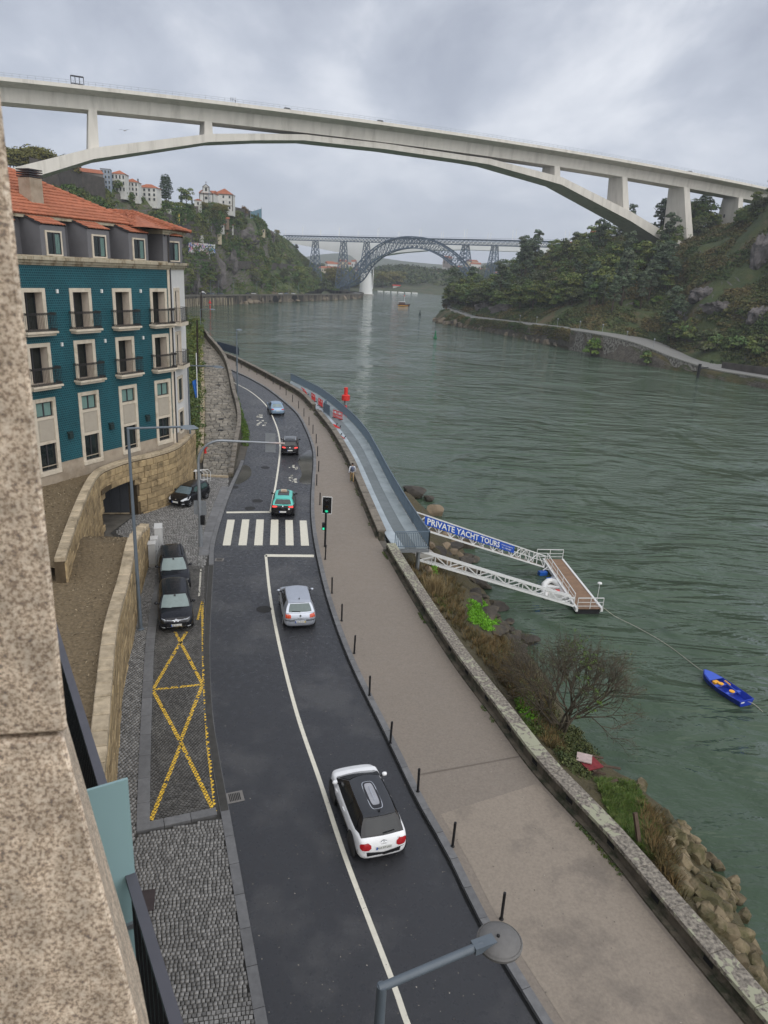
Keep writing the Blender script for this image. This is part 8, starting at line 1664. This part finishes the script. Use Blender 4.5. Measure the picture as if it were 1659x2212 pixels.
p=g(1507,815,WZ);t=thing('mooring_post','black mooring post in the water beside the right quay','post',(p[0],p[1],WZ));obj('pile',MB().tube([(0,0,-1),(0,0,4.2)],.5,10),m_black,t,local=True);obj('bracket',MB().bar((0,0,2.9),(4,3,2.9),.3),m_black,t,local=True)
# STREET FURNITURE AND PEOPLE
def street_lamp(p,h,arm,ang,label,head='cobra',r=.085,group='tall blue grey street lamps'):
 t=thing('street_lamp',label,'street lamp',tuple(p),ang,group);o_=lambda n_,m_,mt,**k:obj(n_,m_,mt,t,local=True,**k)
 o_('pole',MB().tube([(0,0,-.05),(0,0,1.2),(0,0,h)],[r*1.25,r*1.1,r*.72],12),m_lamp,smooth=60);o_('base_flange',MB().lathe([(r*2,0),(r*2,.03),(r*1.3,.06)],12),m_lamp);o_('arm',MB().tube([(-.04,0,h-.03),(arm,0,h+.05)],r*.62,10),m_lamp,smooth=60)
 if head=='cobra':o_('lamp_head',MB().add([(arm-.1,-.10,h),(arm-.1,.10,h),(arm+.25,-.19,h-.05),(arm+.25,.19,h-.05),(arm+.75,-.12,h-.02),(arm+.75,.12,h-.02),(arm+.1,0,h+.14),(arm+.55,0,h+.13)],[(0,2,6),(2,7,6),(2,4,7),(4,5,7),(5,3,7),(3,6,7),(3,1,6),(1,0,6),(0,1,3,2),(2,3,5,4)]),m_lamp)
 else:
  x=arm+.26;hd_=o_('lamp_head',MB().lathe([(.05,h-.12),(.22,h-.10),(.285,h-.04),(.29,h+.0),(.272,h+.02),(.266,h+.012),(.252,h+.03),(.15,h+.075),(.02,h+.09)],32,(x,0,0)),M('grey_lamp_dish',(.16,.155,.15),.5,var=.12,vs=12,col2=(.32,.31,.28),c2=(.66,.72),c2s=14),smooth=35);obj('knob',MB().lathe([(.02,h+.08),(.02,h+.11),(.005,h+.12)],8,(x-.03,0,0)),m_black,hd_,local=True);obj('clamp',MB().box((arm+.02,0,h+.045),(.30,.14,.10)),m_lamp,hd_,local=True)
a0,a1=g(824,2142,10),g(1085,2030,10.1);street_lamp((a0[0],a0[1],.1),10,np.linalg.norm((a1-a0)[:2])-.3,math.atan2(*(a1-a0)[1::-1]),'round headed street lamp reaching over the road at the bottom','dish',.085)
an=lambda p,q,z_:math.atan2(*(g(*q,z_)-g(*p,z_))[1::-1])
street_lamp((-12.01,32.02,.08),10.4,2.4,an((283,920),(350,920),10.4),'tall street lamp on the pavement beside the garden wall');street_lamp((-16.35,57.3,.05),9.9,2.2,-.1,'street lamp against the curved wall behind the small black car');street_lamp((-21.45,99.2,0),9.2,.05,0,'straight pole with no arm beside the far end of the ramp parapet',r=.1);street_lamp((-30.4,114.5,5.4),5.3,1.6,0,'small street lamp at the top of the ramp',r=.06)
mt_=thing('traffic_signal_mast','curved grey mast arm carrying a traffic signal over the road','traffic signal',(-12.01,43.69,.06));pm=g(434,1180,.06);A_=[pm,pm+z*3.2];h_m=6.1
e0=np.array([pm[0],pm[1],0]);ee=g(615,957,h_m)
ee=at(615,958,pm[1]+.3);dirx=(ee-e0);dirx[2]=0;Lm=np.linalg.norm(dirx);dirx/=Lm;zt_=ee[2]
P_=[e0,e0+z*1.6]+[e0+dirx*(1.5*(1-math.cos(a)))+z*(zt_-1.5+1.5*math.sin(a))for a in np.linspace(0,math.pi/2,9)]+[ee]
obj('mast_tube',MB().tube(P_,[.13,.13]+[.085]*9+[.06],12),m_steel,mt_,smooth=60);obj('mast_sleeve',MB().tube([e0,e0+z*1.2],.145,12),m_steel,mt_)
sg_=ee-dirx*.9;hd_=obj('signal_head',MB().obox(sg_-dirx*.18-z*.55+np.array([0,.05,0]),dirx*.36,(0,.22,0),z*1.1),m_black,mt_);obj('backing_board',MB().obox(sg_-dirx*.32-z*.62+np.array([0,.02,0]),dirx*.64,(0,.02,0),z*1.24),m_steel,hd_)
obj('arm_tip',MB().tube([ee-dirx*1.9,ee],.066,8),M('rusty_white_arm',(.45,.36,.33),.6,var=.35,vs=6),mt_)
l0=e0+z*2.75;bx_=obj('sign_plate',MB().box(tuple(l0+[-.22,.0,0]),(.30,.03,.95)),m_steel,mt_);obj('sign_plate',MB().box(tuple(l0+[.25,.0,0]),(.36,.03,.95)),m_steel,mt_);obj('pedestrian_head',MB().box(tuple(e0+[.2,-.05,1.95]),(.26,.26,.62)),m_black,mt_)
sp0=g(702,1181,.13);ts=thing('traffic_signal','traffic signal with a green light beside the crossing on the promenade','traffic signal',tuple(sp0));obj('pole',MB().tube([sp0,sp0+z*2.6],.07,10),m_black,ts)
hd_=obj('signal_head',MB().box(tuple(sp0+[.06,-.08,2.95]),(.30,.22,.96)),m_black,ts);obj('backing_board',MB().box(tuple(sp0+[.06,.03,2.95]),(.62,.03,1.16)),m_black,hd_);brd=MB();c_=sp0+np.array([.06,.0,2.95])
for a,b in (((-.31,-.58),(.31,-.58)),((.31,-.58),(.31,.58)),((.31,.58),(-.31,.58)),((-.31,.58),(-.31,-.58))):brd.bar(c_+[a[0],0,a[1]],c_+[b[0],0,b[1]],.035)
obj('white_border',brd,m_white,hd_)
for k,(zz_,mt)in enumerate(((.32,M('unlit_red_lens',(.018,.005,.005),.4)),(0,M('unlit_amber_lens',(.06,.035,.006),.3)),(-.32,EM('green_light',(.02,.62,.32),.5)))):obj('lens',MB().lathe([(.001,0),(.105,.0),(.105,.02)],16,tuple(c_+[0,-.20,zz_]),ax='y'),mt,hd_);obj('visor',MB().tube([c_+[0,-.19,zz_+.01],c_+[0,-.34,zz_-.02]],.125,12,caps=False),m_black,hd_)
ph=obj('pedestrian_head',MB().box(tuple(sp0+[-.12,-.1,1.5]),(.2,.2,.5)),m_black,ts);obj('lens',MB().box(tuple(sp0+[-.12,-.21,1.36]),(.12,.02,.14)),MATS['green_light'],ph)
m_cab=M('pale_grey_cabinet',(.50,.50,.49),.55,var=.06,vs=2)
for k,(px,py,w_,d_,h_,lb)in enumerate(((344,1206,.9,.45,2.0,'tall pale grey service cabinet against the end of the garden wall'),(334,1218,.55,.42,1.55,'middle pale grey service cabinet beside the taller one'),(329,1226,.6,.42,1.45,'nearest pale grey service cabinet on the pavement'))):
 p=g(px,py,.07);t=thing('service_cabinet',lb,'cabinet',(p[0]-.1,p[1]+.4,.06),math.radians(106));o_=lambda n_,m_,mt:obj(n_,m_,mt,t,local=True,bevel=.01);o_('body',MB().box((0,0,h_/2),(w_,d_,h_)),m_cab);o_('lid',MB().box((0,0,h_+.03),(w_+.05,d_+.05,.06)),m_cab);o_('plinth',MB().box((0,0,.1),(w_+.02,d_+.02,.2)),m_conc2);o_('door',MB().box((0,-d_/2-.01,h_*.55),(w_*.9,.02,h_*.75)),m_cab);o_('lock',MB().box((w_*.2,-d_/2-.03,h_*.6),(.06,.03,.1)),m_black)
p=g(408,1045,.05);t=thing('crowd_barriers','stacked white crowd barriers leaning behind the small black car','barriers',tuple(p))
for k in range(4):
 o_=np.array([k*.22,.25*k,0]);f_=MB().tube([p+o_+[-.9,-.4,0],p+o_+[-.9,-.4,.8],p+o_+[-.7,-.3,1.05],p+o_+[.7,.3,1.05],p+o_+[.9,.4,.8],p+o_+[.9,.4,0]],.025,6);f_.bar(p+o_+[-.9,-.4,.2],p+o_+[.9,.4,.2],.03)
 obj('barrier_frame',f_,m_wm,t)
obj('white_panel',MB().box(tuple(p+[.5,.4,.6]),(.05,.9,.9),.3),m_white,t)
q=rpt(.06,.08);t=thing('fire_hydrant','red fire hydrant at the foot of the ramp by the wall','hydrant',tuple(q));obj('body',MB().lathe([(.14,0),(.14,.1),(.10,.14),(.10,.6),(.15,.64),(.13,.78),(.03,.85)],12,tuple(q)),m_red,t);obj('outlet',MB().tube([q+[-.2,0,.55],q+[.2,0,.55]],.06,8),m_red,t)
for k,(u,v,h_)in enumerate(((-.25,.40,8.0),(-.30,.78,7.5))):q=rpt(u,v);tag(obj('wooden_pole',MB().tube([q-z,q+z*h_+np.array([.15,0,0])],[.14,.10],8),M('creosoted_pole',(.028,.020,.016),.9)),['dark wooden pole on the bank halfway up the ramp','dark wooden pole near the top of the ramp'][k],'pole')
q=rpt(-.22,.26);t=thing('flag','drooping blue flag on a white pole beside the ramp','flag',tuple(q));obj('pole',MB().tube([q,q+z*6.5],.05,8),m_white,t);obj('cloth',MB().grid(lambda u,v:q+np.array([-.08-.5*u*(1-.6*v),.12*math.sin(6*u+2*v),3.6-2.0*v-.3*u]),8,10),M('flag_blue',(.02,.12,.42),.7,var=.25,vs=3),t)
rs=np.random.RandomState(6);C=[]
for k in range(520):u,v=rs.uniform(-.95,-.12),rs.uniform(.05,.99);q=rpt(u,v);C.append(q+np.array([0,0,.2+rs.rand()*1.5*(1+1.2*v)]))
V,T=clumps(C,.75,46,.13,.9,9,tint=rs.rand(len(C))*.8);stuff('ivy_bank',V,T,m_l['bright']if False else m_leaf,'ivy and bushes on the bank between the ramp and the building')
tag(obj('ramp_bank',MB().strip([(p[0]-.4,p[1],p[2]+.3)for p in rampL],[(p[0]-5,p[1]+1.5,p[2]+2.0)for p in rampL]),m_hillL),'steep bank beside the flagstone ramp','bank',kind='structure')
C=[]
for k in range(420):
 i=int(rs.uniform(20,75));a,b=rampR[i],RL[int(np.argmin(np.linalg.norm(RL[:,:2]-rampR[i][:2],axis=1)))];f_=rs.uniform(.45,.98);q=a*(1-f_)+b*f_;C.append((q[0],q[1],.02))
V,T=clumps(C,.24,24,.07,.8,10,tint=rs.rand(len(C))*.6);stuff('verge_weeds',V,T,m_l['bright'],'green verge of weeds between the ramp parapet and the road')
C=[]
for k in range(1500):
 y=8+60*rs.rand()**1.6;xa,xb=np.interp(y,RL[:,1],RL[:,0]),np.interp(y,RR[:,1],RR[:,0]);q=rs.rand();C.append((xa+(xb-xa)*q,y,.006)if k%3 else (xb+.4+rs.rand()*5,y,.135))
V,T=clumps(C,.004,1,.022,.1,2,tint=rs.rand(len(C)),up=6,aspect=.7);tag(link('litter_specks',quads_mesh('litter_specks',V,M('pale_speck',(.34,.31,.27),.8,irand=.4,tcol=(.05,.04,.03)),T)),'tiny pale specks and leaf scraps on road and promenade','litter',kind='stuff')
def person(p,facing,h,label,shirt,trousers,skin,hair,pose='stand',pack=None,jacket=None):
 t=thing('person',label,'person',tuple(p),facing);s=h/1.75;J=dict(pel=(0,0,.95),ch=(.02,0,1.28),nk=(.02,0,1.50),hd=(.04,0,1.60),top=(.03,0,1.70))
 st=.26 if pose=='walk' else .04
 for sg,k in ((1,'l'),(-1,'r')):f_=st*sg;J.update({'hp'+k:(0,.095*sg,.90),'kn'+k:(f_*.55+.04,.10*sg,.50),'an'+k:(f_-.02,.10*sg,.09),'to'+k:(f_+.15,.11*sg,.045),'sh'+k:(.01,.19*sg,1.43),'el'+k:(-f_*.5-.02,.27*sg,1.15),'wr'+k:(-f_*.6+.06,.28*sg,.90),'ha'+k:(-f_*.6+.09,.275*sg,.81)})
 R_=dict(pel=(.155,.12),ch=(.165,.115),nk=(.055,.055),hd=(.085,.10),top=(.06,.07));
 for k in 'lr':R_.update({'hp'+k:(.095,.095),'kn'+k:(.065,.065),'an'+k:(.05,.05),'to'+k:(.04,.045),'sh'+k:(.075,.07),'el'+k:(.055,.055),'wr'+k:(.042,.042),'ha'+k:(.038,.042)})
 names=list(J);E_=[('pel','ch'),('ch','nk'),('nk','hd'),('hd','top')]
 for k in 'lr':E_+=[('pel','hp'+k),('hp'+k,'kn'+k),('kn'+k,'an'+k),('an'+k,'to'+k),('ch','sh'+k),('sh'+k,'el'+k),('el'+k,'wr'+k),('wr'+k,'ha'+k)]
 me=bpy.data.meshes.new('body');me.from_pydata([tuple(c*s for c in J[n_])for n_ in names],[(names.index(a),names.index(b))for a,b in E_],[]);ob=bpy.data.objects.new('body',me);COL.objects.link(ob);ob.modifiers.new('k','SKIN');ob.modifiers.new('s','SUBSURF').levels=2
 for i,n_ in enumerate(names):me.skin_vertices[0].data[i].radius=tuple(r*s for r in R_[n_]);me.skin_vertices[0].data[i].use_root=n_=='pel'
 dg=bpy.context.evaluated_depsgraph_get();dg.update();nm=bpy.data.meshes.new_from_object(ob.evaluated_get(dg));bpy.data.objects.remove(ob)
 nm.materials.clear()
 for m_ in (skin,shirt,trousers,M('shoe_white',(.45,.40,.38),.7)):nm.materials.append(m_)
 for pl in nm.polygons:
  c=pl.center/s;arm=abs(c.y)>.225 and c.z<1.2;pl.material_index=3 if c.z<.10 else (0 if (arm and c.z<.90)or c.z>1.49 else (2 if c.z<.94 and not arm else 1));pl.use_smooth=True
 link('body',nm,t)
 o_=lambda n_,m_,mt:obj(n_,m_,mt,t,local=True,smooth=True);o_('hair',MB().lathe([(.02*s,-.055*s),(.085*s,-.03*s),(.105*s,.02*s),(.085*s,.08*s),(.01,.115*s)],14,(.015*s,0,1.645*s)),hair)
 if pack:bk_=o_('backpack',MB().lathe([(.10*s,0),(.15*s,.06*s),(.155*s,.3*s),(.11*s,.42*s),(.02,.45*s)],10,(-.17*s,0,1.03*s)),pack)
 if jacket:o_('jacket',MB().lathe([(.235*s,.86*s),(.215*s,1.1*s),(.225*s,1.3*s),(.17*s,1.44*s),(.08*s,1.50*s)],18,(0,0,0)),jacket)
 return t
skin=M('skin',(.30,.18,.12),.6);hairm=M('dark_hair',(.012,.010,.009),.6);khaki=M('khaki_trousers',(.33,.23,.12),.85,var=.15,vs=9);tee=M('pale_shirt',(.55,.57,.62),.85,var=.1,vs=8)
pw=g(760,1042,.13);person((pw[0],pw[1],.125),math.atan2(14,-2.3),1.78,'person with a grey backpack and tan trousers walking away along the promenade',tee,khaki,skin,hairm,'walk',M('slate_backpack',(.085,.10,.15),.8))
for k,px in enumerate((500,504.5,509.5)):s_=s_of(px);person(ip(s_,1.2,izt(s_)+.05),math.atan2(iu[1],iu[0])+(0,3.1,1.5)[k],1.72,['leftmost of three people standing on the high bridge','middle of three people standing on the high bridge','rightmost of three people standing on the high bridge'][k],(M('dark_coat',(.03,.035,.045),.8),M('navy_coat',(.025,.03,.06),.8),tee)[k],M('dark_jeans',(.03,.035,.05),.8),skin,hairm)
for px,lb,mt in ((632,'grey car crossing the high bridge right of the three people',m_cc[2]),(835,'dark car on the middle of the high bridge',m_cc[1]),(1680*.9,'white car near the right end of the high bridge',m_cc[0])):
 s_=s_of(px);t=thing('car',lb,'car',tuple(ip(s_,6,izt(s_)+.05)),math.atan2(iu[1],iu[0]));obj('body',MB().hexa([(-2.1,-.85,.3),(2.1,-.85,.3),(2.1,.85,.3),(-2.1,.85,.3),(-2.05,-.82,.9),(1.9,-.82,.8),(1.9,.82,.8),(-2.05,.82,.9)]),mt,t,local=True,bevel=.1);obj('cabin',MB().hexa([(-1.8,-.78,.88),(1,-.78,.85),(1,.78,.85),(-1.8,.78,.88),(-1.3,-.62,1.5),(.3,-.62,1.5),(.3,.62,1.5),(-1.3,.62,1.5)]),m_hwin,t,local=True)
 for sx in (-1.3,1.3):
  for sy in (-.8,.8):obj('wheel',MB().lathe([(0,-.1),(.32,-.1),(.32,.1),(0,.1)],10,(sx,sy,.32),ax='y'),m_black,t,local=True)
p=at(270,282,150);t=thing('gull','gull gliding under the high bridge at left','bird',tuple(p));m_gull=M('gull_feathers',(.40,.40,.41),.8);obj('body',MB().lathe([(.01,-.35),(.09,-.15),(.10,.05),(.03,.28)],8,tuple(p),ax='x'),m_gull,t)
for sg in (1,-1):obj('wing',MB().add([p+np.array([.0,-.08,.04]),p+np.array([sg*.6,-.06,.20]),p+np.array([sg*1.35,.02,.02]),p+np.array([sg*.6,.14,.19]),p+np.array([0,.12,.04])],[(0,1,3,4),(1,2,3)]),m_gull,t)
for k,(px,py)in enumerate(((1122,700),(1158,704),(1203,708),(1251,716),(1300,724),(1352,740),(1410,757))):
 p=sit(px,py,wy(px)+5,30);t=thing('path_lamp',f'small globe lamp along the right bank path, {words_[k]} from the tip','lamp',tuple(p),0,'lamps along the right bank path');obj('pole',MB().tube([(0,0,-.5),(0,0,3.6)],.07,6),m_steel,t,local=True);obj('lamp_globe',MB().lathe([(.05,3.5),(.3,3.7),(.3,3.95),(.05,4.15)],10),m_steel,t,local=True)
ga,gb=at(1560,792,wy(1560)+12),at(1760,818,wy(1760)+11);t=thing('graffiti_wall','low wall with white and blue graffiti letters at the right edge of the far path','wall',tuple(ga));dx=gb-ga;obj('wall_body',MB().bar(ga+z*.2,gb+z*.2,.5,2.6),m_h['stone'],t)
tx=text_mb('MENIS',1.0,'LEFT',0,.05);a_=np.array(tx.v);x0,x1,y0,y1=a_[:,0].min(),a_[:,0].max(),a_[:,1].min(),a_[:,1].max();tx.v=[tuple(ga+dx*(.14+.34*(v[0]-x0)/(x1-x0))+z*(-.8+2.0*(v[1]-y0)/(y1-y0))+np.array([-.06,-.30,0]))for v in a_];obj('graffiti_lettering',tx,m_white,t)
for k,(u0,u1)in enumerate(((.10,.14),(.485,.53))):obj('graffiti_patch',MB().add([tuple(ga+dx*u+z*h_+np.array([-.05,-.29,0]))for u,h_ in ((u0,-.7),(u1,-.5),(u1-.01,1.2),(u0+.01,1.0))],[(0,1,2,3)]),M('graffiti_cyan',(.04,.38,.55),.7),t)
railing([at(968,664,445),at(985,672,440),at(1018,684,415)],'railing','steel railing round the tip of the right bank path',1.3,3.0,mat=m_steel,pitch=.5,bar=.05)
